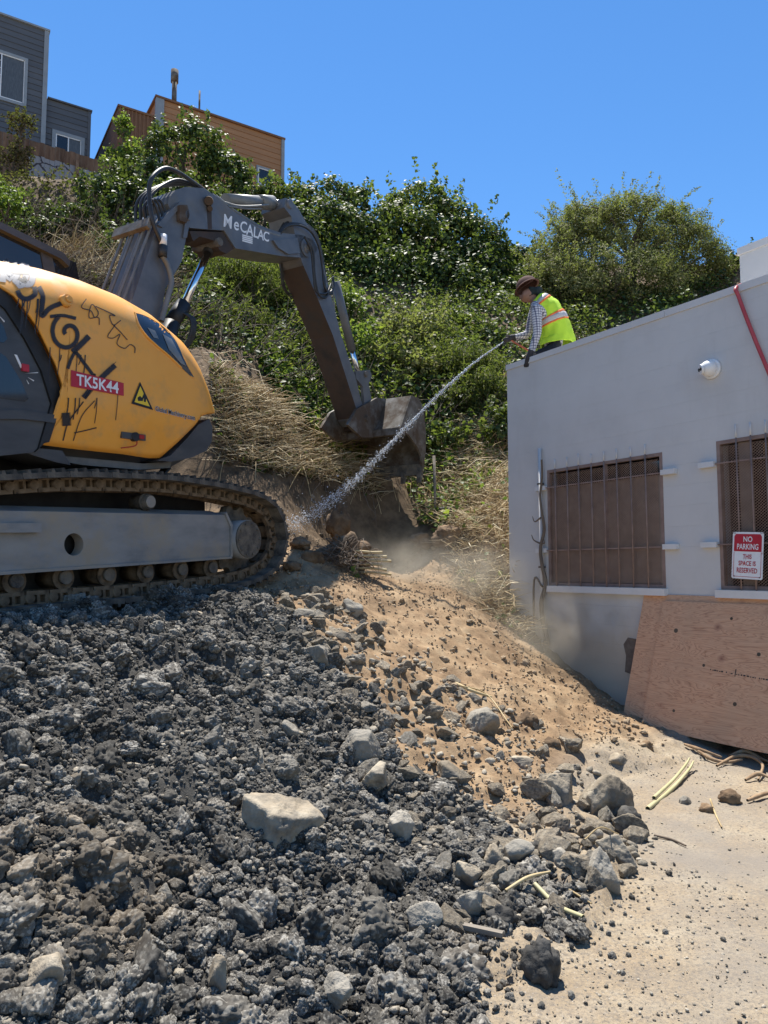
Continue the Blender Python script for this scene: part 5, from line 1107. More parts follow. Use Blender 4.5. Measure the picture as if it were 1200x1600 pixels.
ecyl('gusset_pin', *el(342, 378, UR), UR + .02, UR - .36, .045, M['steel'], ub); ecyl('pivot_pin', *el(478, 388, UR), UR + .04, UR - .4, .06, M['grey_paint'], ub); ecyl('pin_cap', *el(478, 388, UR), UR + .04, UR + .052, .036, M['steel'], ub)
ecyl('pivot_plate', *el(478, 388, UR), UR, UR + .015, .115, M['grey_paint'], ub, 26)
part('wear_stripe', els([(322, 312), (330, 312), (331, 358), (325, 358)], UR), UR + .002, UR - .01, M['rust_steel'], ub, .001)
bm = bmesh.new(); add_cyl(bm, E3(326, 314, UR), E3(326, 314, UR + .05), .05, .045, 16); add_cyl(bm, E3(328, 326, UR), E3(328, 326, UR + .04), .03, .028, 12); bm_obj('lift_lug', bm, M['steel'], ub)
part('nose_guard', els([(424, 376), (452, 374), (462, 372), (466, 396), (448, 398), (432, 388)], UR), UR + .03, UR, M['grey_paint'], ub, .01)
# brand lettering on the boom side
def boom_text(name, body, size, o, X, Yv, bold, sx): return put_text(name, body, size, (X[0], X[1], 0), (Yv[0], Yv[1], 0), (o[0], o[1], 0), M['white_print'], ub, bold, sx, f=lambda p: Vector(E3(p[0], p[1], UR + .0015)))
for ch, o, sz in (('M', (356, 347), 28), ('e', (369.5, 351), 27), ('C', (380.5, 355.5), 24), ('A', (390.5, 360.5), 24), ('L', (399.5, 364), 23), ('A', (407.5, 367.5), 22), ('C', (416, 370), 21)):
    boom_text('lettering', ch, sz, o, (.95, .30), (.06, -1), .35, .70)
bm = bmesh.new()
for i in range(4): prism(bm, els([(378.5, 366 + i * 2.9), (394.5, 370.3 + i * 2.9), (394.5, 372.5 + i * 2.9), (378.5, 368.2 + i * 2.9)], UR), UR + .0015, UR + .0005, SW)
bm_obj('small_sticker', bm, M['white_print'], ub)
# stick
st = part('stick', els([(446, 309), (456, 314), (467, 327), (482, 354), (494, 374), (503, 404), (517, 460), (532, 520), (545, 560), (556, 590), (564, 625), (573, 652), (568, 664), (562, 655), (544, 600), (520, 524), (496, 466), (472, 410), (462, 372), (455, 338), (444, 324)], UR), UR, UR - .36, M['grey_paint'], bevel=.01)
fr_ = [np.array(E3(a, b, UR)) for a, b in ((474, 415), (496, 466), (520, 524), (544, 600), (561, 652))]
bm = bmesh.new(); prv = None
for p in fr_:
    a, b = bm.verts.new(p + np.array([-.004, -.004, -.002])), bm.verts.new(p + np.array([-.004, .364, -.002]))
    if prv: bm.faces.new((prv[0], a, b, prv[1]))
    prv = (a, b)
bm_obj('rusty_underside', bm, M['rust_steel'], st)
ecyl('eye_pin', *el(452, 319, UR), UR + .03, UR - .39, .055, M['grey_paint'], st)
stick_cyl = cyl('stick_cylinder', E3(352, 313, UR - .18), E3(424, 317, UR - .18), .075, M['pipe_grey'], ex); cyl('gland', E3(404, 316, UR - .18), E3(425, 317, UR - .18), .088, M['pipe_grey'], stick_cyl); cyl('piston_rod', E3(424, 317, UR - .18), E3(450, 319, UR - .18), .045, M['chrome'], stick_cyl)
tubes('cylinder_line', [([E3(350, 316, UR - .1), E3(372, 322, UR - .08), E3(400, 322, UR - .08), E3(420, 320, UR - .1)], .014), ([E3(356, 322, UR - .08), E3(385, 326, UR - .08), E3(408, 326, UR - .1)], .012)], M['pipe_grey'], stick_cyl)
boom_cyl = cyl('boom_cylinder', E3(268, 505, UR - .17), E3(287, 476, UR - .17), .082, M['black'], ex); cyl('piston_rod', E3(287, 478, UR - .17), E3(328, 388, UR - .17), .042, M['chrome'], boom_cyl); cyl('rod_eye', E3(324, 396, UR - .17), E3(332, 379, UR - .17), .06, M['black'], boom_cyl)
cyl('barrel_foot', E3(268, 505, UR - .17), E3(252, 560, UR - .17), .09, M['black'], boom_cyl)
tubes('cylinder_hose', [([E3(280, 486, UR - .12), E3(297 + 2 * k, 498, UR - .05), E3(298 + 2 * k, 520, UR - .05), E3(288 + 2 * k, 540, UR - .1), E3(270, 556, UR - .1)], .014) for k in range(4)], M['hose'], boom_cyl)
bw = UR - .18
tip = els([(519, 462)], UR)[0]
bc = cyl('bucket_cylinder', E3(524, 440, bw), E3(550, 548, bw), .062, M['grey_paint'], ex); cyl('piston_rod', E3(550, 548, bw), E3(562, 588, bw), .034, M['chrome'], bc); 
for k in (0, 1): tubes('hard_line', [([E3(519, 440, UR - .02), E3(524, 500, UR - .02), E3(530, 540, UR - .02), E3(548, 596, UR - .02)], .011), ([E3(523, 450, UR - .34), E3(534, 500, UR - .34), E3(546, 545, UR - .34), E3(557, 590, UR - .34)], .011)][k:k + 1], M['pipe_grey'], bc)
for s_ in (0, 1):
    w_ = UR + .01 - s_ * .36; part('bucket_link', els([(555, 580), (577, 578), (580, 588), (575, 600), (583, 640), (578, 650), (570, 645), (566, 604), (556, 592)], UR), w_, w_ - .045, M['grey_paint'], bc, .006)
ecyl('link_pin', *el(570, 585, UR), UR + .04, UR - .42, .042, M['steel'], bc)
# ---- bucket
BR0, BR1 = -.35, -1.53
shell = [el(623, 674, BR0), el(632, 649, BR0), el(642, 618, BR0), el(654, 622, BR0), el(662, 640, BR0), el(665, 670, BR0), el(665, 705, BR0), el(661, 738, BR0)]
sp_ = np.array(shell); 
bm = bmesh.new(); t = .03; T = np.gradient(sp_, axis=0); T /= np.linalg.norm(T, axis=1)[:, None]; Nn = np.stack([T[:, 1], -T[:, 0]], 1)
prism(bm, [tuple(p) for p in sp_] + [tuple(p) for p in (sp_ + Nn * t)[::-1]], BR0, BR1, SW)
bucket = bm_obj('bucket', bm, M['steel'], ex, bevel=.004)
mouth = [el(623, 674, BR0), el(638, 679, BR0), el(651, 697, BR0), el(658, 712, BR0), el(661, 738, BR0)]
for w_ in (BR0, BR1):
    part('cheek', shell + mouth[1:-1][::-1], w_ + (.004 if w_ == BR0 else -.004), w_ - (.03 if w_ == BR0 else -.03), M['steel'], bucket, .004)
lip = np.array(shell[-1]); up = np.array(shell[-2]); dn = (lip - up) / np.linalg.norm(lip - up); nn_ = np.array([dn[1], -dn[0]])
pts = [tuple(lip + nn_ * -.025 - dn * .12), tuple(lip + nn_ * .05 - dn * .12), tuple(lip + nn_ * .03 + dn * .05), tuple(lip - nn_ * .0 + dn * .05)]
part('cutting_edge', pts, BR0 - .002, BR1 + .002, M['track'], bucket, .004)
for i in range(5):
    w_ = BR0 - .01 - i * (BR0 - BR1 - .09) / 4
    part('tooth', [tuple(lip + nn_ * .05), tuple(lip + nn_ * .045 + dn * .06), tuple(lip + nn_ * .02 + dn * .17), tuple(lip + nn_ * .006 + dn * .17), tuple(lip - nn_ * .03 + dn * .06), tuple(lip - nn_ * .035)], w_, w_ - .07, M['steel'], bucket, .005)
part('upper_lip', [tuple(np.array(shell[0]) + d) for d in ((-.01, -.04), (.05, -.05), (.06, .05), (.0, .06))], BR0 + .003, BR1 - .003, M['steel'], bucket, .006)
for w_ in (UR + .06, UR - .38):
    part('hanger_ear', els([(538, 664), (552, 640), (566, 632), (584, 622), (600, 624), (604, 648), (596, 676), (580, 684), (560, 684)], UR), w_, w_ - .045, M['steel'], bucket, .008)
ecyl('bucket_pin', *el(566, 655, UR), UR + .1, UR - .46, .04, M['steel'], bucket)
ebox('hitch_block', el(575, 660, UR)[0] - .05, el(575, 660, UR)[0] + .3, el(575, 660, UR)[1] - .1, el(575, 660, UR)[1] + .1, UR + .02, UR - .38, M['rust_steel'], bucket)
# ---- hoses at the boom knee and stick pivot
H = []
H.append(([E3(254, 384, WR + .03), E3(240, 350, WR + .05), E3(233, 305, WR), E3(238, 277, WR), E3(258, 263, WR - .05), E3(280, 270, WR - .05), E3(305, 287, UR - .06), E3(325, 302, UR - .04), E3(350, 322, UR - .03)], .022))
for k in range(4):
    H.append(([E3(212 + 8 * k, 352 - 2 * k, WR - .3 + .07 * k), E3(214 + 7 * k, 318 - 3 * k, WR - .3 + .07 * k), E3(232 + 8 * k, 298 - 3 * k, WR - .28 + .06 * k), E3(262 + 6 * k, 290 - 3 * k, UR - .26 + .05 * k), E3(298 + 4 * k, 289 + 1 * k, UR - .26 + .05 * k), E3(325, 300, UR - .26 + .05 * k)], .016))
for k in range(3): H.append(([E3(228 + 6 * k, 345, WR - .1), E3(224 + 7 * k, 325, WR - .08), E3(236 + 6 * k, 312, WR - .06), E3(246 + 6 * k, 330, WR - .05), E3(250 + 4 * k, 352, WR - .04)], .014))
tubes('knee_hose', H, M['hose'], ub, 8)
H = [([E3(330, 304, UR - .03), E3(365, 334, UR - .03), E3(400, 356, UR - .02), E3(436, 369, UR - .02)], .024), ([E3(336, 306, UR - .1), E3(370, 332, UR - .1), E3(405, 354, UR - .1), E3(438, 366, UR - .1)], .02)]
tubes('boom_line', H, M['pipe_grey'], ub, 8)
H = []
for k in range(4):
    r_ = .015; H.append(([E3(436, 368 - 2 * k, UR - .02 - .05 * k), E3(448, 354 - 3 * k, UR + .03 - .05 * k), E3(468, 352 - 2 * k, UR + .05 - .05 * k), E3(486, 362 - k * 2, UR + .05 - .05 * k), E3(498, 385 - k * 3, UR + .05 - .05 * k), E3(504 + k, 420, UR + .03 - .05 * k), E3(507 + 2 * k, 448 + 3 * k, UR + .04 - .03 * k), E3(518 + k, 460 - 4 * k, UR - .02), E3(520, 440 - 3 * k, UR - .05)], r_))
for k in range(2): H.append(([E3(476, 370, UR + .06), E3(486 + 3 * k, 392, UR + .07), E3(490 + 2 * k, 430, UR + .06), E3(494 + 4 * k, 456 + 4 * k, UR + .05), E3(510, 458 + 6 * k, UR + .03), E3(517, 444, UR + .0)], .014))
for k in range(2): H.append(([E3(440, 402, UR - .3), E3(440 + 3 * k, 440, UR - .34), E3(450, 460 - 3 * k, UR - .36), E3(462, 462 - 4 * k, UR - .34), E3(470, 440, UR - .3)], .012))
H.append(([E3(508, 425, UR), E3(514, 420, UR + .05), E3(519, 432, UR + .05), E3(512, 440, UR + .02), E3(522, 432, UR), E3(538, 437, UR)], .004))
tubes('stick_hose', H, M['hose'], st, 8)

# ================================================================== VEGETATION
def leaves_mesh(name, pos, nrm, size, mt, parent=None, aspect=.75, fold=.25, droop=None):
    """diamond leaves of two triangles, folded along the midrib; nrm = facing direction of each leaf"""
    n = len(pos); nrm = nrm / (np.linalg.norm(nrm, axis=1)[:, None] + 1e-9); t = rng.normal(size=(n, 3))
    if droop is not None: t = t * .5 + droop
    t -= nrm * (t * nrm).sum(1)[:, None]; t /= np.linalg.norm(t, axis=1)[:, None] + 1e-9; b = np.cross(nrm, t)
    s = np.broadcast_to(size, (n,))[:, None]
    V = np.stack([pos - t * s * .5, pos + b * s * aspect * .5 - t * s * .08 + nrm * s * fold * .5, pos + t * s * .5, pos - b * s * aspect * .5 - t * s * .08 + nrm * s * fold * .5], 1).reshape(-1, 3)
    k = np.arange(n)[:, None] * 4; Fc = np.concatenate([k + np.array([[0, 1, 2]]), k + np.array([[0, 2, 3]])], 1).reshape(-1, 3)
    return np_mesh(name, V, Fc, mt, parent)
def unit(n):
    d = rng.normal(size=(n, 3)); return d / np.linalg.norm(d, axis=1)[:, None]
def blob_leaves(c, R, n, clumps=46, shoots=10, cl=.30, leaf=.1, fill=.3):
    """positions and facings of leaves on the clumped outside of one rounded mass, plus loose shoots"""
    d = unit(clumps); d[:, 2] = np.where(d[:, 2] < -.35, -d[:, 2], d[:, 2]); cc = c + d * R * rng.uniform(.70, 1.02, (clumps, 1)); cr = rng.uniform(.55, 1.35, clumps) * cl * R.mean()
    k = rng.integers(0, clumps, n); e = unit(n); rad = rng.uniform(0, 1, n) ** .4
    pos = cc[k] + e * (cr[k] * rad)[:, None] * np.array([1, 1, .8]); nr = e * .9 + d[k] * .5 + np.array([0, -.15, .45]) + rng.normal(size=(n, 3)) * .45
    m = int(n * fill); e2 = unit(m); p2 = c + e2 * R * rng.uniform(.5, .95, (m, 1)); pos = np.vstack([pos, p2]); nr = np.vstack([nr, e2 + rng.normal(size=(m, 3)) * .5 + np.array([0, 0, .4])])
    for _ in range(shoots):
        d1 = unit(1)[0]; d1[2] = abs(d1[2]) * .8 + .25; d1 /= np.linalg.norm(d1); p0 = c + d1 * R * .95; dr = d1 * .6 + np.array([0, 0, .7]) + rng.normal(size=3) * .3; ln = rng.uniform(.2, .65) * R.mean() ** .6; m = int((10 + ln * 34) * (.1 / leaf) ** 1.3)
        t = rng.uniform(0, 1, m)[:, None]; q = p0 + dr * ln * t + np.array([0, 0, -.25]) * ln * t ** 2 + rng.normal(size=(m, 3)) * leaf * .6 * (1.2 - .7 * t)
        pos = np.vstack([pos, q]); nr = np.vstack([nr, rng.normal(size=(m, 3)) + np.array([0, 0, .6])])
    return pos, nr
M['ivy'] = leaf_mat('dark_ivy_leaf', (.017, .034, .012), (.056, .088, .026), .26, .42, (.17, .22, .045), .4)
M['ivy2'] = leaf_mat('mid_green_leaf', (.026, .046, .014), (.082, .112, .032), .34, .42, (.24, .25, .05), .4)
M['olive'] = leaf_mat('olive_small_leaf', (.105, .105, .040), (.235, .222, .088), .42, .48, (.30, .25, .10), .35)
M['fern'] = leaf_mat('feathery_leaf', (.038, .050, .016), (.10, .112, .034), .36, .55, (.24, .22, .05), .3)
M['bright'] = leaf_mat('bright_young_leaf', (.045, .095, .018), (.12, .19, .035), .45, .4, (.32, .36, .04))
M['dead_leaf'] = leaf_mat('dead_brown_leaf', (.04, .028, .017), (.12, .085, .05), .2, .8, (.22, .16, .09), .2)
def bush(name, cat, label, group, blobs, mt, leaf, dens=1.0, aspect=.78, stem='stem', clumps=46, shoots=10, cl=.3, droop=None, fill=.3, sr=.05):
    bl_ = []
    for px, py, Y, rw, rh in blobs:
        c = at(px, py, Y); k = Y / F; bl_.append((c, np.array([rw * k, min(rw, rh) * k * .85, rh * k])))
    c0 = np.mean([b[0] for b in bl_], 0); gz = float(base_h(c0[0], c0[1])); low = min(b[0][2] - b[1][2] for b in bl_); gz = min(gz, low + .4)
    root = empty(name, (c0[0], c0[1], gz), label, cat, group); off = np.array([c0[0], c0[1], gz]); Ps, Ns = [], []
    for c, R in bl_:
        n = int(dens * 1.45 * 4 * math.pi * (R.mean() ** 2) / (leaf * leaf * aspect * .5) * .62); p, q = blob_leaves(c, R, n, clumps, shoots, cl, leaf, fill); Ps.append(p); Ns.append(q)
    P, Nn = np.vstack(Ps), np.vstack(Ns); s = leaf * rng.uniform(.6, 1.25, len(P))
    leaves_mesh('foliage', P - off, Nn, s, mt, root, aspect, .25, droop)
    T = []
    for c, R in bl_:
        b = np.array([c0[0] + .4 * (c[0] - c0[0]), c0[1] + .4 * (c[1] - c0[1]), gz - .3]); T.append(([b - off, (b + c) / 2 + rng.normal(size=3) * .1 - off, c - off, c + R * np.array([.2, 0, .6]) - off], [sr, sr * .7, sr * .4, sr * .15]))
        for _ in range(5): e = unit(1)[0]; e[2] = abs(e[2]); T.append(([c - off - np.array([0, 0, .3 * R[2]]), c + e * R * .5 + rng.normal(size=3) * .08 - off, c + e * R * 1.02 - off], [sr * .4, sr * .25, sr * .08]))
    tubes(stem, T, M['bark'], root, 6, 4); return root
bush('ivy_mound', 'ivy', 'big glossy dark ivy mound in front of the rust brown house', 'ivy masses on the hill', [(288, 250, 18.2, 70, 60), (232, 295, 17.8, 46, 56), (348, 284, 18.2, 46, 42), (200, 345, 17.2, 50, 56), (275, 345, 16.9, 75, 62), (330, 350, 16.8, 50, 60)], M['ivy'], .115, 1.0)
bush('shrub', 'shrub', 'loose yellow-green shrub hanging below the corner of the rust brown house', 'shrubs on the hill', [(405, 318, 18.0, 40, 32), (448, 316, 18.2, 34, 26), (376, 284, 18.4, 18, 28)], M['ivy2'], .11, .9)
bush('shrub', 'shrub', 'thin yellow-leaved creeper standing up between fence and rust brown house', 'shrubs on the hill', [(193, 208, 19.2, 10, 26), (180, 262, 19, 18, 26), (215, 250, 18.8, 22, 22)], M['bright'], .10, .55, shoots=14)
bush('ivy_mound', 'ivy', 'tall ivy-covered mass just beyond the bend of the boom', 'ivy masses on the hill', [(512, 330, 18.9, 62, 52), (530, 395, 18.1, 74, 78), (470, 400, 17.6, 58, 80), (556, 322, 19, 26, 30)], M['ivy'], .115, 1.0, shoots=9)
bush('ivy_mound', 'ivy', 'highest rounded ivy mass against the sky, between boom and worker', 'ivy masses on the hill', [(655, 332, 19.6, 60, 46), (618, 352, 19.4, 34, 44), (640, 395, 18.9, 75, 78), (700, 350, 19.5, 45, 45)], M['ivy2'], .115, 1.0, shoots=8)
bush('ivy_mound', 'ivy', 'wide dark ivy bank behind the worker, falling to the slope', 'ivy masses on the hill', [(735, 385, 19.4, 58, 50), (770, 410, 19.2, 34, 44), (750, 445, 18.8, 58, 70), (690, 465, 18.0, 80, 66), (620, 450, 17.6, 60, 66), (565, 455, 17.0, 50, 62), (790, 480, 18.0, 34, 50)], M['ivy'], .115, 1.0)
bush('broad_tree', 'tree', 'round olive-green small-leaved tree rising behind the grey building', None, [(985, 385, 19.2, 135, 84), (880, 470, 18.0, 66, 66), (895, 392, 18.8, 66, 58), (1065, 410, 19.4, 84, 66), (960, 460, 18.2, 140, 74), (858, 440, 18.4, 42, 58), (1110, 440, 19.6, 42, 34), (925, 358, 19.3, 66, 44), (1000, 345, 19.4, 70, 40)], M['olive'], .062, .72, .5, 'trunk', 90, 26, .2, None, .28, .11)
bush('shrub', 'shrub', 'low dark bush in the dip between the ivy bank and the round tree', 'shrubs on the hill', [(806, 425, 20.3, 34, 40), (825, 450, 19.8, 30, 40)], M['ivy'], .10, .8)
bush('shrub', 'shrub', 'grey-leaved bush beside the roof box, past the round tree', 'shrubs on the hill', [(1138, 430, 20, 30, 34), (1160, 445, 20.2, 30, 30)], M['ivy'], .09, .9)
bush('shrub', 'shrub', 'feathery yellow-green bush under the boom, behind the piston rod', 'shrubs on the hill', [(350, 455, 14.0, 52, 56), (400, 470, 13.7, 48, 66), (420, 430, 14.8, 45, 44), (380, 530, 12.9, 52, 52)], M['fern'], .10, .62, .22, shoots=26, cl=.34, droop=np.array([0, 0, .9]), fill=.5)
bush('shrub', 'shrub', 'wispy green bush between the stick and the feathery bush', 'shrubs on the hill', [(455, 500, 13.8, 42, 66), (490, 560, 12.8, 38, 52), (440, 570, 12.5, 40, 42)], M['fern'], .095, .6, .26, shoots=24, droop=np.array([0, 0, .8]), fill=.5)
bush('shrub', 'shrub', 'dark glossy shrub behind the knee of the lower boom', 'shrubs on the hill', [(250, 440, 14.2, 50, 66), (300, 420, 15.2, 46, 56), (310, 510, 13.2, 46, 56), (180, 420, 15.3, 40, 50)], M['ivy'], .10, .9)
bush('shrub', 'shrub', 'olive-leaved shrub right of the stick, above the bucket', 'shrubs on the hill', [(615, 545, 14.2, 50, 52), (660, 535, 14.8, 58, 48), (590, 590, 13.4, 44, 46), (640, 595, 13.4, 56, 44)], M['olive'], .085, .75, shoots=22)
bush('shrub', 'shrub', 'yellow-green weeds beside the stick at mid height', 'shrubs on the hill', [(545, 495, 14.4, 24, 40), (560, 560, 13.4, 32, 44), (530, 610, 12.4, 34, 36)], M['bright'], .085, .55, shoots=18)
bush('shrub', 'shrub', 'feathery bush below the water jet, by the corner of the building', 'shrubs on the hill', [(735, 590, 13.6, 58, 50), (760, 630, 12.9, 36, 56), (710, 650, 12.9, 36, 50), (690, 590, 14, 40, 46)], M['fern'], .095, .66, .24, shoots=24, droop=np.array([0, 0, .9]), fill=.5)
bush('shrub', 'shrub', 'dark leafy shrub under the worker, against the wall end', 'shrubs on the hill', [(760, 545, 15.4, 50, 40), (720, 530, 15.8, 45, 40), (780, 700, 12.0, 22, 60), (700, 710, 12.2, 36, 40)], M['ivy2'], .09, .8)
bush('shrub', 'shrub', 'dry twiggy ivy hanging over the graffiti fence', 'shrubs on the hill', [(32, 205, 20.0, 22, 26), (20, 262, 19.6, 26, 36), (70, 318, 18.8, 34, 20)], M['dead_leaf'], .075, .35, shoots=22, fill=.4)
bush('shrub', 'shrub', 'dark ivy under the board fence beside the ivy mound', 'shrubs on the hill', [(150, 320, 17.8, 36, 44), (170, 385, 16.2, 44, 36), (110, 350, 17.0, 40, 34), (230, 400, 15.6, 36, 40), (60, 370, 16.6, 44, 30), (215, 330, 17.5, 38, 50), (255, 370, 16.2, 44, 50), (180, 300, 18.2, 34, 36), (20, 330, 17.4, 36, 34)], M['ivy'], .10, .85)
bush('shrub', 'shrub', 'small yellow-green sapling just over the cab roof', 'shrubs on the hill', [(10, 335, 15.0, 26, 30), (-14, 310, 15.2, 30, 34)], M['bright'], .085, .6, shoots=12)
# undergrowth that covers the rest of the slope
def on_slope(n, poly=None, box_=None, h=(0, .3)):
    if poly is not None: x = rng.uniform(poly[:, 0].min(), poly[:, 0].max(), n); y = rng.uniform(poly[:, 1].min(), poly[:, 1].max(), n); k = inside(x, y, poly); x, y = x[k], y[k]
    else: x = rng.uniform(box_[0], box_[1], n); y = rng.uniform(box_[2], box_[3], n)
    px, py = project(np.stack([x, y, base_h(x, y)], 1)); k = (px > -80) & (px < 1260); return x[k], y[k]
def cover(name, n, mt, leaf, poly=None, box_=None, h=.25, aspect=.8, cond=None, droop=None):
    x, y = on_slope(n, poly, box_)
    if cond is not None: k = cond(x, y); x, y = x[k], y[k]
    z = surf_h(x, y) + h * rng.random(len(x)) ** 1.5 * (.5 + .9 * np.clip(vnoise(np.stack([x, y, 0 * x], 1) * 1.3, 5) + .4, 0, 1.3)); p = np.stack([x, y, z], 1)
    nr = np.array([0, -.35, .8]) + rng.normal(size=p.shape) * .5; o = leaves_mesh(name, p, nr, leaf * rng.uniform(.6, 1.3, len(p)), mt, None, aspect, .25, droop); o['kind'] = 'stuff'; return o
upper = lambda x, y: (~inside(x, y, STRAW)) & (~inside(x, y, STRAWR)) & notwall(x, y) & (base_h(x, y) > 3.3)
lowleft = lambda x, y: (x < -3.6) & (y > 12.8)
cover('undergrowth', 44000, M['ivy'], .10, box_=(-10, 9, 11.4, 19.6), h=.6, cond=lambda x, y: upper(x, y) & ~lowleft(x, y))
cover('undergrowth', 15000, M['dead_leaf'], .09, box_=(-11, -3.4, 12, 19), h=.35, cond=lowleft)
cover('undergrowth', 36000, M['fern'], .12, box_=(-7, 5, 11.2, 17.5), h=.75, aspect=.22, cond=lambda x, y: upper(x, y) & ~lowleft(x, y) & (vnoise(np.stack([x, y, 0 * x], 1) * .8, 15) > -.2), droop=np.array([0, 0, .8]))
cover('undergrowth', 16000, M['dead_leaf'], .085, box_=(-10, 4, 11, 18.5), h=.4, cond=lambda x, y: upper(x, y) & ((y < 12.8) | (x < -3.8)) & (vnoise(np.stack([x, y, 0 * x], 1) * .7, 25) > .1))
G1 = np.array([at(*c)[:2] for c in [(400, 585, 12.0), (500, 560, 13.0), (590, 620, 13.2), (600, 700, 12.2), (560, 745, 11.2), (500, 735, 10.9), (470, 690, 11.0), (430, 640, 11.2)]])
G2 = np.array([at(*c)[:2] for c in [(600, 690, 12.5), (700, 680, 12.8), (790, 700, 12.0), (740, 790, 10.7), (690, 850, 10.0), (650, 790, 11.0)]])
cover('ivy_ground_cover', 5200, M['bright'], .095, G1, h=.35); cover('ivy_ground_cover', 2600, M['ivy2'], .09, G1, h=.3); cover('ivy_ground_cover', 2600, M['bright'], .085, G2, h=.3)
cover('ivy_ground_cover', 420, M['bright'], .08, STRAWR, h=.25); cover('ivy_ground_cover', 380, M['bright'], .085, STRAW, h=.25); cover('fallen_leaves', 4200, M['dead_leaf'], .06, STRAW, h=.12); cover('ivy_ground_cover', 500, M['ivy2'], .08, STRAW, h=.22)
# dry straw, stalks and twigs
def blades(name, x, y, z, ln, width, mt, lie=.35, flow=None, seed=3, spread=.9):
    n = len(x); a = (np.zeros(n) if flow is None else np.full(n, flow)) + rng.normal(size=n) * spread + 1.2 * vnoise(np.stack([x, y, 0 * x], 1) * .9, seed)
    el_ = np.abs(rng.normal(size=n)) * lie; d = np.stack([np.cos(a) * np.cos(el_), np.sin(a) * np.cos(el_), np.sin(el_)], 1); p0 = np.stack([x, y, z], 1)
    # slope-follow: keep the tip above ground
    p2 = p0 + d * ln[:, None]; g = surf_h(p2[:, 0], p2[:, 1]); p2[:, 2] = np.where(p2[:, 2] < g + .02, g + .02, p2[:, 2]); p2[:, 2] = np.where(p2[:, 2] > z + ln, z + ln * .6, p2[:, 2])
    p1 = (p0 + p2) / 2 + np.stack([rng.normal(size=n) * .04, rng.normal(size=n) * .04, np.abs(rng.normal(size=n)) * .06], 1) * (ln / .5)[:, None]
    t = p2 - p0; t /= np.linalg.norm(t, axis=1)[:, None] + 1e-9; s = np.cross(t, rng.normal(size=(n, 3))); s /= np.linalg.norm(s, axis=1)[:, None] + 1e-9; s2 = np.cross(t, s); w = np.broadcast_to(width, (n,))[:, None] * .5
    V = np.stack([p0 + s * w, p0 - s * w * .5 + s2 * w, p0 - s * w * .5 - s2 * w, p1 + s * w, p1 - s * w * .5 + s2 * w, p1 - s * w * .5 - s2 * w, p2 + s * w * .5, p2 - s * w * .3 + s2 * w * .4, p2 - s * w * .3 - s2 * w * .4], 1).reshape(-1, 3)
    f = np.array([[0, 1, 4, 3], [1, 2, 5, 4], [2, 0, 3, 5], [3, 4, 7, 6], [4, 5, 8, 7], [5, 3, 6, 8]]); Fc = (np.arange(n)[:, None, None] * 9 + f[None]).reshape(-1, 4)
    o = np_mesh(name, V, Fc, mt); o['kind'] = 'stuff'; return o
m, nt, N, L, bs = nodes_of('straw'); g = N.new('ShaderNodeNewGeometry'); r = ramp_node(nt, g.outputs['Random Per Island'], [(0, (.15, .10, .05)), (.3, (.36, .26, .13)), (.7, (.56, .44, .25)), (1, (.74, .66, .46))]); L.new(r.outputs[0], bs.inputs['Base Color']); bs.inputs['Roughness'].default_value = .7; M['straw'] = m
x, y = on_slope(6500, STRAW); k = rng.random(len(x)) < .35 + .9 * (vnoise(np.stack([x, y, 0 * x], 1) * 1.2, 4) > -.2); x, y = x[k], y[k]; print('straw', len(x))
blades('dry_straw', x, y, surf_h(x, y) + .01 + .09 * rng.random(len(x)) ** 1.5, .10 + .6 * rng.random(len(x)) ** 2, .004 + .009 * rng.random(len(x)) ** 3, M['straw'], .13, -.5, 3, 1.5)
x, y = on_slope(5200, STRAWR); blades('dry_straw', x, y, surf_h(x, y) + .01 + .07 * rng.random(len(x)), .12 + .45 * rng.random(len(x)) ** 1.5, .005 + .007 * rng.random(len(x)) ** 2, M['straw'], .22, -.3, 3, 1.6)
x, y = on_slope(9000, None, (-10, 5, 11.2, 17.5)); k = upper(x, y) & ((y < 12.6) | (x < -3.8)) & (rng.random(len(x)) < .6); x, y = x[k], y[k]; blades('dead_twigs', x, y, surf_h(x, y) + .05 + .4 * rng.random(len(x)), .3 + .8 * rng.random(len(x)), .010, M['twig'], .7, 0)
x, y = on_slope(3500, np.array([at(*c)[:2] for c in [(60, 395, 15.6), (220, 395, 15.6), (260, 470, 13.2), (120, 420, 14.2)]])); blades('dead_twigs', x, y, surf_h(x, y) + .1 + .3 * rng.random(len(x)), .3 + .6 * rng.random(len(x)), .012, M['straw'], .4, 0)
# straw overhanging the cut bank, with roots
ed = np.array([at(*c) for c in [(335, 712, 9.75), (430, 735, 9.95), (505, 745, 10.5), (560, 770, 10.9), (640, 762, 11.4), (700, 768, 11.4)]]); t = rng.uniform(0, len(ed) - 1.01, 900); i = t.astype(int); p = ed[i] + (ed[i + 1] - ed[i]) * (t - i)[:, None] + rng.normal(size=(900, 3)) * np.array([.08, .15, .06])
p[:, 2] = np.maximum(p[:, 2], surf_h(p[:, 0], p[:, 1]))
Tl = []
for q in p[:55]:
    ln = rng.uniform(.12, .45); d = np.array([rng.normal() * .35, -.5 - .4 * rng.random(), 0]); Tl.append(([q + np.array([0, .1, .05]), q + d * ln * .5 + np.array([0, 0, .02]), q + d * ln + np.array([rng.normal() * .05, 0, -ln * .8])], rng.uniform(.003, .006)))
o = tubes('hanging_straw', Tl, M['dry'], None, 3, 2); o['kind'] = 'stuff'
Tl = []
for q in p[420:470]:
    pts = [q + np.array([0, .05, 0])]
    for s in range(4): pts.append(pts[-1] + np.array([rng.normal() * .05, -.05 - .03 * rng.random(), -.10 - .05 * rng.random()]))
    Tl.append((pts, [.007, .005, .002]))
o = tubes('hanging_roots', Tl, M['twig'], None, 4, 3); o['kind'] = 'stuff'

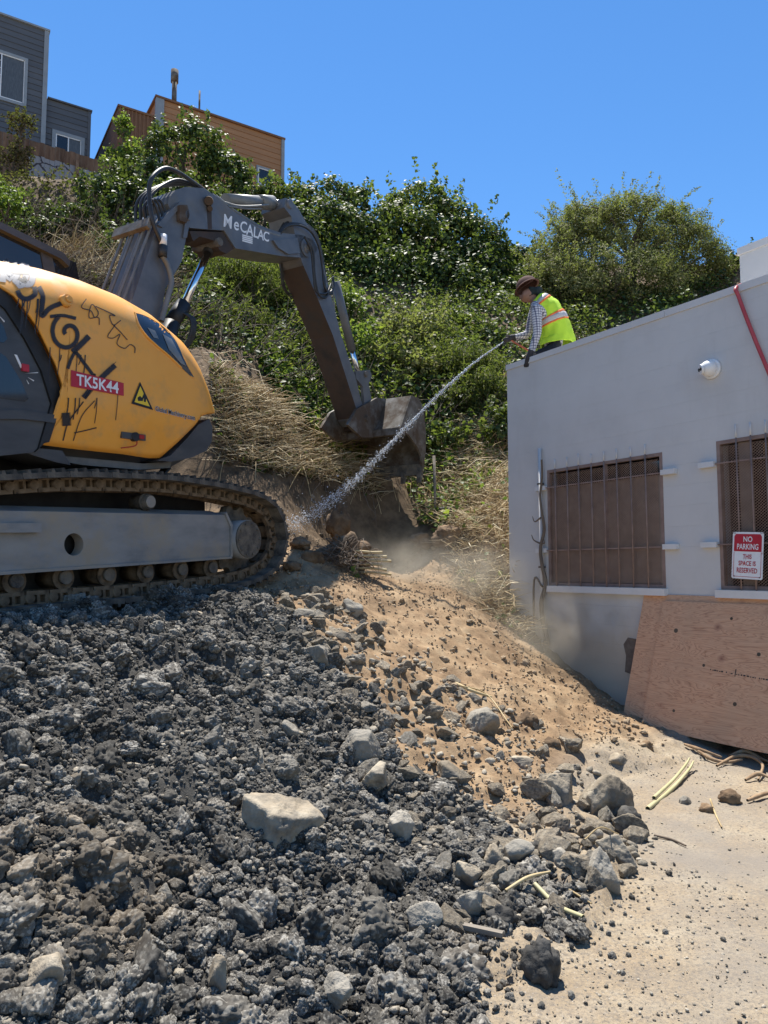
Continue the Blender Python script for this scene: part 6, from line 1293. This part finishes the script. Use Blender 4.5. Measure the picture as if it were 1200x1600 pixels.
# ================================================================== SMALL THINGS ON THE GROUND
def gp(px, py, up=0.0): q = ground_hit(px, py)[0]; q[2] = surf_h(q[:1], q[1:2])[0] + up; return q
def stick(name, pts, r, mt, label, cat, n=7, lift=.012):
    P = [gp(a, b, lift + (c if len(t) > 2 else 0)) for t in pts for a, b, c in [tuple(t) + (0,) * (3 - len(t))]]
    o = tubes(name, [(P, r)], mt, None, n, 6); return tag(o, label, cat)
stick('stalk', [(1012, 1268), (1050, 1238), (1076, 1212, .02), (1084, 1203, .05)], [.016, .015, .011, .007], M['green_stalk'], 'pale green bent stalk, lower of the pair on the dirt below the plywood', 'stalk')
stick('stalk', [(1022, 1258, .02), (1052, 1228, .03), (1072, 1208, .05), (1078, 1202, .08)], [.013, .012, .010, .006], M['green_stalk'], 'thin green stalk crossing just above its thicker pale twin', 'stalk')
stick('stalk', [(836, 1400, .03), (870, 1425, .01), (912, 1456)], [.011, .011, .009], M['green_stalk'], 'straight pale stalk pointing from the rubble toward the flat ground', 'stalk')
stick('twig', [(790, 1408, .03), (825, 1398, .05), (860, 1384, .05)], [.008, .009, .006], M['dry'], 'short pale twig across the rubble toe, beside the straight stalk', 'twig')
stick('twig', [(915, 1373, .14), (940, 1362, .16), (968, 1346, .12)], [.004, .004, .003], M['dry'], 'thin dry stem lying across the leaning wedge rock', 'twig')
stick('twig', [(1022, 1310), (1050, 1318), (1072, 1327)], [.007, .007, .005], M['twig'], 'dark thin twig flat on the ground near the squarish block', 'twig')
stick('twig', [(715, 1085, .03), (760, 1098, .04), (800, 1150, .02)], [.006, .006, .004], M['dry'], 'long dry stem lying down the dirt slope by the upright rock', 'twig')
stick('twig', [(712, 1072, .02), (738, 1094, .04), (768, 1100, .03)], [.014, .014, .01], M['dry'], 'thick straw-coloured stem above the upright pale rock', 'twig')
stick('twig', [(880, 1395, .02), (905, 1410, .02), (925, 1430)], [.005, .005, .003], M['dry'], 'thin broken stem between leaning wedge and straight stalk', 'twig')
stick('twig', [(1110, 1255, .01), (1118, 1275), (1128, 1298)], [.006, .005, .004], M['dry'], 'thin straw lying on the bare ground below the pale pebble', 'twig')
P = [gp(702, 1456, .03), gp(742, 1468, .03), gp(786, 1480, .02)]; bm = bmesh.new()
d_ = Vector(P[2] - P[0]); Lg = d_.length; Mw = Matrix.Translation(Vector((P[0] + P[2]) / 2)) @ d_.to_track_quat('X', 'Z').to_matrix().to_4x4()
add_box(bm, (-Lg / 2, -.014, -.010), (Lg / 2, .014, .010), Mw); M['grey_wood'] = mat('weathered_grey_wood', [(.15, .13, .105), (.27, .235, .19)], 8, .9, .4, stretch=(.3, 3, 3)); tag(bm_obj('wood_stick', bm, M['grey_wood'], None, bevel=.005), 'weathered grey wooden stick half buried along the rubble edge', 'stick')
# tangled roots at the plywood foot
rt = empty('root_tangle', gp(1165, 1208), 'tangle of thick pale brown roots at the foot of the plywood', 'roots'); o_ = np.array(rt.location)
Tl = []
for a in ([(1085, 1180, .02), (1110, 1192, .03), (1135, 1196, .02), (1160, 1196, .05)], [(1120, 1200, .02), (1150, 1192, .06), (1175, 1196, .07), (1192, 1206, .05), (1185, 1222, .02)], [(1140, 1190, .05), (1165, 1190, .08), (1190, 1196, .06), (1215, 1205, .05)], [(1165, 1222, .02), (1185, 1218, .05), (1205, 1222, .03)], [(1168, 1255, .02), (1190, 1250, .03), (1215, 1240, .03)], [(1070, 1172, .02), (1095, 1184, .04), (1128, 1188, .03)]):
    Tl.append(([gp(*q) - o_ for q in a], [.010, .016, .013, .008]))
m = mat('root_bark', [(.20, .125, .07), (.36, .25, .15)], 12, .9, .5)
for q in Tl: tubes('root', [q], m, rt, 8, 6)
# uprooted root ball by the track end
q = at(540, 905, 8.45); q[2] = base_h(q[0], q[1]) + .13
rb_ = empty('root_ball', q, 'uprooted clump of earth, roots and cut stalks beside the track end', 'root ball'); v, f = clod_shape(901, 4, .18); np_mesh('earth', v * np.array([.32, .26, .30]), f, M['brown_clod'], rb_, True)
Tl = [([unit(1)[0] * np.array([.25, .2, .2]), unit(1)[0] * np.array([.4, .3, .25]) + np.array([0, -.12, .05]), unit(1)[0] * np.array([.5, .3, .2]) + np.array([0, -.2, -.1])], [.007, .005, .002]) for _ in range(90)]; tubes('fine_roots', Tl, M['twig'], rb_, 4, 4)
tubes('cut_stalks', [([np.array([.1, -.1, .12 - .05 * k]), np.array([.3, -.14, .10 - .045 * k]), np.array([.42 + .05 * (k % 3), -.16, .10 - .05 * k])], .014) for k in range(6)], M['dry'], rb_, 8)
p = np.array([[.12, -.24, -.12], [.14, -.24, -.16], [.1, -.25, -.08], [.16, -.22, -.2], [.11, -.26, -.2]]); leaves_mesh('foliage', p, np.tile([0, -1, .4], (5, 1)) + rng.normal(size=(5, 3)) * .3, .09, M['bright'], rb_)
earth_px = [(470, 850, 8.3, 34, 26, 'dark earth lump against the end of the track'), (505, 880, 8.4, 40, 30, 'broad dark earth lump behind the root ball'), (488, 905, 8.1, 36, 26, 'dark earth lump below the track end, beside the root ball'), (455, 905, 7.75, 30, 22, 'dark stone tucked under the last track shoe'), (530, 800, 9.6, 40, 66, 'tall crumbling earth block under the bucket'), (700, 850, 10, 60, 44, 'overhanging earth lump by the pit, below the stake'), (660, 840, 10.2, 40, 34, 'small earth lump at the back of the pit'), (800, 885, 9.4, 20, 18, 'small brown lump in the straw by the wall corner')]
for k, (px, py, Y, w, h, lab) in enumerate(earth_px):
    v, f = clod_shape(930 + k, 4, .2, .2); q = at(px, py, Y); z = base_h(q[0], q[1]); q[2] = max(z + .3 * h * Y / F, min(q[2], z + .8 * h * Y / F)); o = np_mesh('earth_lump', v * np.array([w, w * .8, h]) * Y / F * .55, f, M['brown_clod'], None, True); o.location = q; tag(o, lab, 'earth lump')
q = at(681, 800, 10.75); q[2] = surf_h(q[:1], q[1:2])[0]; q2 = at(678, 712, 10.75)
tag(cyl('wooden_stake', (q[0], q[1], q[2] - .15), tuple(q2), .020, M['grey_wood'], None, n=8), 'thin upright wooden stake on the bank next to the bucket teeth', 'stake')
q = at(690, 798, 10.5); q[2] = max(q[2], surf_h(q[:1], q[1:2])[0] + .03); bp2 = empty('drain_pipe', q, 'short black pipe end poking out of the bank near the stake', 'pipe')
bm = bmesh.new(); add_cyl(bm, (0, .25, .02), (.16, -.12, 0), .055, n=18, caps=False); add_cyl(bm, (.16, -.12, 0), (0, .25, .02), .047, n=18, caps=True); bm_obj('pipe', bm, M['black'], bp2)

# ================================================================== WORKER ON THE ROOF
wk_mats = {'skin': mat('skin', [(.22, .12, .08), (.28, .155, .105)], 8, .55, .05), 'pants': mat('dark_work_trousers', [(.014, .015, .02), (.026, .027, .034)], 8, .9, .2), 'glove': mat('dark_grey_glove', [(.03, .028, .032), (.055, .05, .055)], 10, .8, .3)}
m, nt, N, L, bs = nodes_of('checked_shirt'); tc = N.new('ShaderNodeTexCoord'); sx = N.new('ShaderNodeSeparateXYZ'); L.new(tc.outputs['Object'], sx.inputs[0])
def stripe(o, k, w): return mathn(nt, 'LESS_THAN', mathn(nt, 'FRACT', mathn(nt, 'MULTIPLY', o, k)), w)
s1 = stripe(sx.outputs[2], 30.0, .32); s2 = stripe(mathn(nt, 'ADD', sx.outputs[0], mathn(nt, 'MULTIPLY', sx.outputs[1], .6)), 30.0, .32); sm = mathn(nt, 'MULTIPLY', mathn(nt, 'ADD', s1, s2), .5)
L.new(ramp_node(nt, sm, [(0, (.62, .60, .60)), (.5, (.20, .20, .26)), (1, (.06, .06, .10))]).outputs[0], bs.inputs['Base Color']); bs.inputs['Roughness'].default_value = .85; wk_mats['shirt'] = m
m_vest = mat('hi_vis_yellow_cloth', [(.46, .72, .035), (.56, .80, .05)], 6, .75, .35, 12, .03); m_band = mat('silver_reflective_band', [(.42, .40, .38), (.52, .50, .47)], 10, .4, .1); m_or = mat('orange_edging', [(.75, .16, .04), (.82, .2, .05)], 10, .7, .1)
HIP = at(868, 548, 9.22); worker = empty('person', (HIP[0], HIP[1], 3.8), 'worker in hi-vis vest and brown hard hat crouched on the roof edge, spraying a hose', 'person'); WO = np.array(worker.location)
J = {}
def jt(n, px, py, Y, r, par, mt): J[n] = (at(px, py, Y) - WO, r, par, mt)
jt('pelvis', 868, 545, 9.22, .135, None, 'pants'); jt('spine', 862, 512, 9.2, .135, 'pelvis', 'shirt'); jt('chest', 848, 484, 9.18, .13, 'spine', 'shirt'); jt('neck', 834, 468, 9.18, .062, 'chest', 'skin')
jt('skull_base', 829, 460, 9.18, .075, 'neck', 'skin'); jt('skull', 824, 450, 9.18, .098, 'skull_base', 'skin'); jt('jaw', 817, 466, 9.2, .055, 'skull_base', 'skin'); jt('nose', 811, 462, 9.21, .018, 'jaw', 'skin')
jt('shl', 838, 483, 9.02, .078, 'chest', 'shirt'); jt('ell', 840, 520, 8.98, .056, 'shl', 'shirt'); jt('wrl', 831, 547, 9.0, .044, 'ell', 'shirt'); jt('hal', 827, 556, 9.01, .042, 'wrl', 'glove'); jt('knl', 824, 563, 9.03, .038, 'hal', 'glove')
jt('shr', 836, 480, 9.36, .075, 'chest', 'shirt'); jt('elr', 826, 522, 9.42, .054, 'shr', 'shirt'); jt('wrr', 806, 527, 9.45, .042, 'elr', 'shirt'); jt('har', 798, 529, 9.46, .042, 'wrr', 'glove'); jt('knr', 791, 531, 9.47, .036, 'har', 'glove')
for s_, Yk in (('l', 9.1), ('r', 9.42)):
    jt('hip' + s_, 864, 549, Yk, .10, 'pelvis', 'pants'); jt('kne' + s_, 836, 556, Yk + .12, .072, 'hip' + s_, 'pants'); jt('ank' + s_, 862, 585, Yk + .2, .05, 'kne' + s_, 'pants'); jt('toe' + s_, 846, 592, Yk + .22, .045, 'ank' + s_, 'pants')
for i in range(4): jt('fl%d' % i, 819.5 + i * 2.2, 570 + (i % 2), 9.06 - .012 * i, .013, 'knl', 'glove'); jt('gl%d' % i, 820 + i * 2, 574, 9.07 - .012 * i, .011, 'fl%d' % i, 'glove')
jt('thl', 832, 561, 9.06, .014, 'hal', 'glove'); jt('thl2', 833, 566, 9.07, .012, 'thl', 'glove')
for i in range(4): jt('fr%d' % i, 787 + i * .4, 530 + i * 1.8, 9.44 + .01 * i, .013, 'knr', 'glove'); jt('gr%d' % i, 789, 535 + i * 1.4, 9.46, .011, 'fr%d' % i, 'glove')
jt('thr', 796, 525, 9.43, .014, 'har', 'glove'); jt('thr2', 790, 525, 9.42, .012, 'thr', 'glove')
nm = list(J); me = bpy.data.meshes.new('body'); me.from_pydata([tuple(J[n][0]) for n in nm], [(nm.index(n), nm.index(J[n][2])) for n in nm if J[n][2]], []); body = link('body', me, worker)
md = body.modifiers.new('skin', 'SKIN')
for i, n in enumerate(nm): sv = me.skin_vertices[0].data[i]; sv.radius = (J[n][1], J[n][1]); sv.use_root = (n == 'pelvis')
body.modifiers.new('sub', 'SUBSURF').levels = 2; body.modifiers['sub'].render_levels = 2
dg = bpy.context.evaluated_depsgraph_get(); dg.update(); me2 = bpy.data.meshes.new_from_object(body.evaluated_get(dg)); body.modifiers.clear(); body.data = me2
order = ['skin', 'shirt', 'pants', 'glove']; me2.materials.clear()
for k in order: me2.materials.append(wk_mats[k])
seg = [(J[n][0], J[J[n][2]][0] if J[n][2] else J[n][0], order.index(J[n][3]), J[n][1]) for n in nm]
for p in me2.polygons:
    c = np.array(p.center); best = None
    for a, b, k, r in seg:
        ab = b - a; t = np.clip(((c - a) @ ab) / (ab @ ab + 1e-9), 0, 1); d = np.linalg.norm(c - a - ab * t) - (r * .5)
        if best is None or d < best[0]: best = (d, k)
    p.material_index = best[1]; p.use_smooth = True
# vest: a shell round the torso
fdir = np.array([-.80, .60, 0]); 
def vest_ring(c, tang, a, b, n=28, p=2.4):
    tang = tang / np.linalg.norm(tang); left = np.cross([0, 0, 1.0], fdir); left = left - tang * (left @ tang); left /= np.linalg.norm(left); fr = np.cross(left, tang)
    th = np.linspace(0, 2 * np.pi, n, endpoint=False); cs, sn = np.cos(th), np.sin(th); return c + np.outer(np.sign(cs) * np.abs(cs) ** (2 / p) * a, left) + np.outer(np.sign(sn) * np.abs(sn) ** (2 / p) * b, fr)
vc = np.array([at(872, 540, 9.22), at(871, 528, 9.22), at(867, 512, 9.21), at(861, 497, 9.2), at(853, 483, 9.19), at(845, 473, 9.18), at(838, 467, 9.18)]) - WO; va = [.225, .215, .21, .215, .215, .19, .12]; vb = [.20, .195, .18, .172, .16, .13, .085]
tt = np.linspace(0, 6, 37); vcs = np.stack([np.interp(tt, range(7), vc[:, i]) for i in range(3)], 1); A_, B_ = np.interp(tt, range(7), va), np.interp(tt, range(7), vb); T = np.gradient(vcs, axis=0)
rings = []
for i in range(37):
    R_ = vest_ring(vcs[i], T[i], A_[i], B_[i]); R_ += .010 * np.sin(np.arange(28) * 2.3 + i * .5)[:, None] * (T[i] * 0 + (R_ - vcs[i]) / .2); rings.append(R_)
def ring_mesh(name, i0, i1, grow, mt, par, j0=None, j1=None):
    Vv = np.array([vcs[i] + (rings[i] - vcs[i]) * (1 + grow) for i in range(i0, i1 + 1)]); n = 28; Fq = []
    for i in range(i1 - i0):
        for j in range(n):
            if j0 is not None and not (j0 <= j < j1): continue
            Fq.append((i * n + j, i * n + (j + 1) % n, (i + 1) * n + (j + 1) % n, (i + 1) * n + j))
    o = np_mesh(name, Vv.reshape(-1, 3), np.array(Fq), mt, par, True); s = o.modifiers.new('t', 'SOLIDIFY'); s.thickness = .006; return o
vest = ring_mesh('vest', 0, 36, 0, m_vest, worker)
ring_mesh('reflective_band', 15, 18, .022, m_band, vest); ring_mesh('orange_edging', 14, 15, .02, m_or, vest); ring_mesh('orange_edging', 18, 19, .02, m_or, vest)
ring_mesh('reflective_band', 30, 33, .022, m_band, vest); ring_mesh('orange_edging', 29, 30, .02, m_or, vest)
# hard hat and neck cloth
hc = at(823, 447, 9.18) - WO; tilt = Matrix.Rotation(math.atan2(-fdir[0], fdir[1]), 4, 'Z') @ Matrix.Rotation(math.radians(-24), 4, 'X')
bm = bmesh.new(); n = 26; prof = [(0, .118), (.04, .115), (.075, .10), (.102, .075), (.118, .042), (.126, .012), (.130, -.004), (.150, -.016), (.152, -.021), (.128, -.014)]; prv = None
for r, z in prof:
    cur = [bm.verts.new((r * math.cos(2 * math.pi * i / n), r * math.sin(2 * math.pi * i / n) * (1.10 + (.10 if r > .14 and math.sin(2 * math.pi * i / n) > 0 else 0)), z)) for i in range(n)] if r else [bm.verts.new((0, 0, z))]
    if prv:
        if len(prv) == 1:
            for i in range(n): bm.faces.new((prv[0], cur[i], cur[(i + 1) % n]))
        else:
            for i in range(n): bm.faces.new((prv[i], cur[i], cur[(i + 1) % n], prv[(i + 1) % n]))
    prv = cur
hat = bm_obj('hard_hat', bm, mat('brown_hard_hat', [(.075, .036, .03), (.105, .05, .04)], 5, .85, .05, 60, .005, spec=.2, dirt=(.16, .11, .08), dscale=9, dthr=(.55, .75)), worker, True); hat.matrix_local = Matrix.Translation(Vector(hc)) @ tilt
bm = bmesh.new(); add_box(bm, (-.012, -.12, .02), (.012, .12, .122)); 
for v in bm.verts: v.co.z = math.sqrt(max(.0001, .121 ** 2 - (v.co.y * .88) ** 2)) if v.co.z > .05 else .02
bm_obj('hat_ridge', bm, hat.data.materials[0], hat, bevel=.004)
v, f = clod_shape(77, 3, .02); cl_ = np_mesh('neck_cloth', v * np.array([.105, .115, .10]) , f, mat('dark_green_neck_cloth', [(.012, .022, .022), (.02, .032, .034)], 8, .9, .3, 20, .02), worker, True); cl_.location = Vector(at(835, 459, 9.17) - WO); cl_.scale = (1.1, 1.1, 1.05)
# nozzle and its hose
nz0, nz1 = at(796, 530, 9.46), at(787, 534, 9.45); noz = empty('hose_nozzle', nz0, 'garden hose with nozzle held out by the worker over the roof edge', 'hose'); no = np.array(nz0)
cyl('nozzle', (0, 0, 0), tuple(nz1 - no), .016, M['black'], noz, .011); 
Ph = [nz0, at(806, 536, 9.42), at(818, 543, 9.36), at(832, 551, 9.36), at(846, 560, 9.5)]; Ph = [p - no for p in Ph] + [BR @ np.array(q) + BP - no for q in ([1.0, 1.3, 3.82], [2.0, 1.6, 3.82], [hx - .02, 1.5, 3.84])]
tubes('hose', [(Ph, .013)], M['hose_orange'], noz, 8, 8)

# ================================================================== WATER AND DUST
path = [at(787, 534, 9.45), at(740, 567, 9.35), at(690, 611, 9.25), at(640, 661, 9.15), at(600, 702, 9.05), at(560, 742, 8.95), at(520, 776, 8.85), at(485, 800, 8.75), at(450, 818, 8.65)]; SP = spline(path, 30)
n = 5200; t = rng.uniform(0, 1, n) ** 1.0; i = t * (len(SP) - 1); i0 = np.minimum(i.astype(int), len(SP) - 2); p = SP[i0] + (SP[i0 + 1] - SP[i0]) * (i - i0)[:, None]
spread = .003 + .06 * t ** 1.6; p += rng.normal(size=(n, 3)) * spread[:, None] * np.array([1, 1, 1]) * np.where(rng.random(n) < .12, 2.2, .75)[:, None]; p[:, 2] -= np.abs(rng.normal(size=n)) * .05 * t
size = (.0018 + .0048 * rng.random(n) ** 4) * np.where(t < .3, 1.15, 1.0)
m, nt, N, L, bs = nodes_of('water_drop'); bs.inputs['Base Color'].default_value = (.93, .95, .97, 1); bs.inputs['Roughness'].default_value = .05; bs.inputs['Specular IOR Level'].default_value = .9; bs.inputs['Transmission Weight'].default_value = .55; bs.inputs['IOR'].default_value = 1.33; M['water'] = m
d, f = ICO[1]; T = SP[i0 + 1] - SP[i0]; T = T / np.linalg.norm(T, axis=1)[:, None] + rng.normal(size=(n, 3)) * .15; el_ = 1 + 3.2 * rng.random(n) ** 1.5 * (1 - .6 * t)
Vv = d[None] * size[:, None, None]; Vv = Vv + T[:, None] * ((Vv * T[:, None]).sum(-1) * (el_ - 1)[:, None])[:, :, None]; Vv = (p[:, None] + Vv).reshape(-1, 3); Fv = (np.arange(n)[:, None, None] * len(d) + f[None]).reshape(-1, 3)
nc = 60; SPc = SP[:int(len(SP) * .5)]; cv, cf = tube_arrays(SPc + rng.normal(size=SPc.shape) * np.linspace(.001, .012, len(SPc))[:, None], np.linspace(.005, .009, len(SPc)) * rng.uniform(.3, 1.3, len(SPc)), 6)
cf = np.concatenate([cf[:, [0, 1, 2]], cf[:, [0, 2, 3]]]); Fv = np.vstack([Fv, cf + len(Vv)]); Vv = np.vstack([Vv, cv])
spr = np_mesh('water_spray', Vv, Fv, M['water'], None, True); spr['kind'] = 'stuff'
m = bpy.data.materials.new('dust'); m.use_nodes = True; nt = m.node_tree; N, L = nt.nodes, nt.links; N.remove(N['Principled BSDF']); pv = N.new('ShaderNodeVolumePrincipled'); pv.inputs['Color'].default_value = (.92, .82, .66, 1); pv.inputs['Anisotropy'].default_value = .25
tc = N.new('ShaderNodeTexCoord'); gr = N.new('ShaderNodeTexGradient'); gr.gradient_type = 'SPHERICAL'; L.new(tc.outputs['Object'], gr.inputs[0]); nn = noise_node(nt, tc.outputs['Object'], 1.9, 3, .6, .6)
dn = mathn(nt, 'MULTIPLY', ramp_node(nt, nn.outputs[0], [(.40, 0.0), (.68, 1.0)]).outputs[0], mathn(nt, 'POWER', gr.outputs['Fac'], 1.7)); L.new(mathn(nt, 'MULTIPLY', dn, 3.4), pv.inputs['Density']); L.new(pv.outputs[0], N['Material Output'].inputs['Volume'])
def dust(px, py, Y, r, k):
    v, f = ICO[2]; o = np_mesh('dust_cloud', v, f, m); o.location = at(px, py, Y); o.scale = r; o['kind'] = 'stuff'; return o
dust(620, 895, 8.9, (1.35, .75, .62), 1); dust(880, 985, 8.0, (1.15, .6, .75), 2); dust(745, 900, 8.9, (.8, .5, .6), 2)
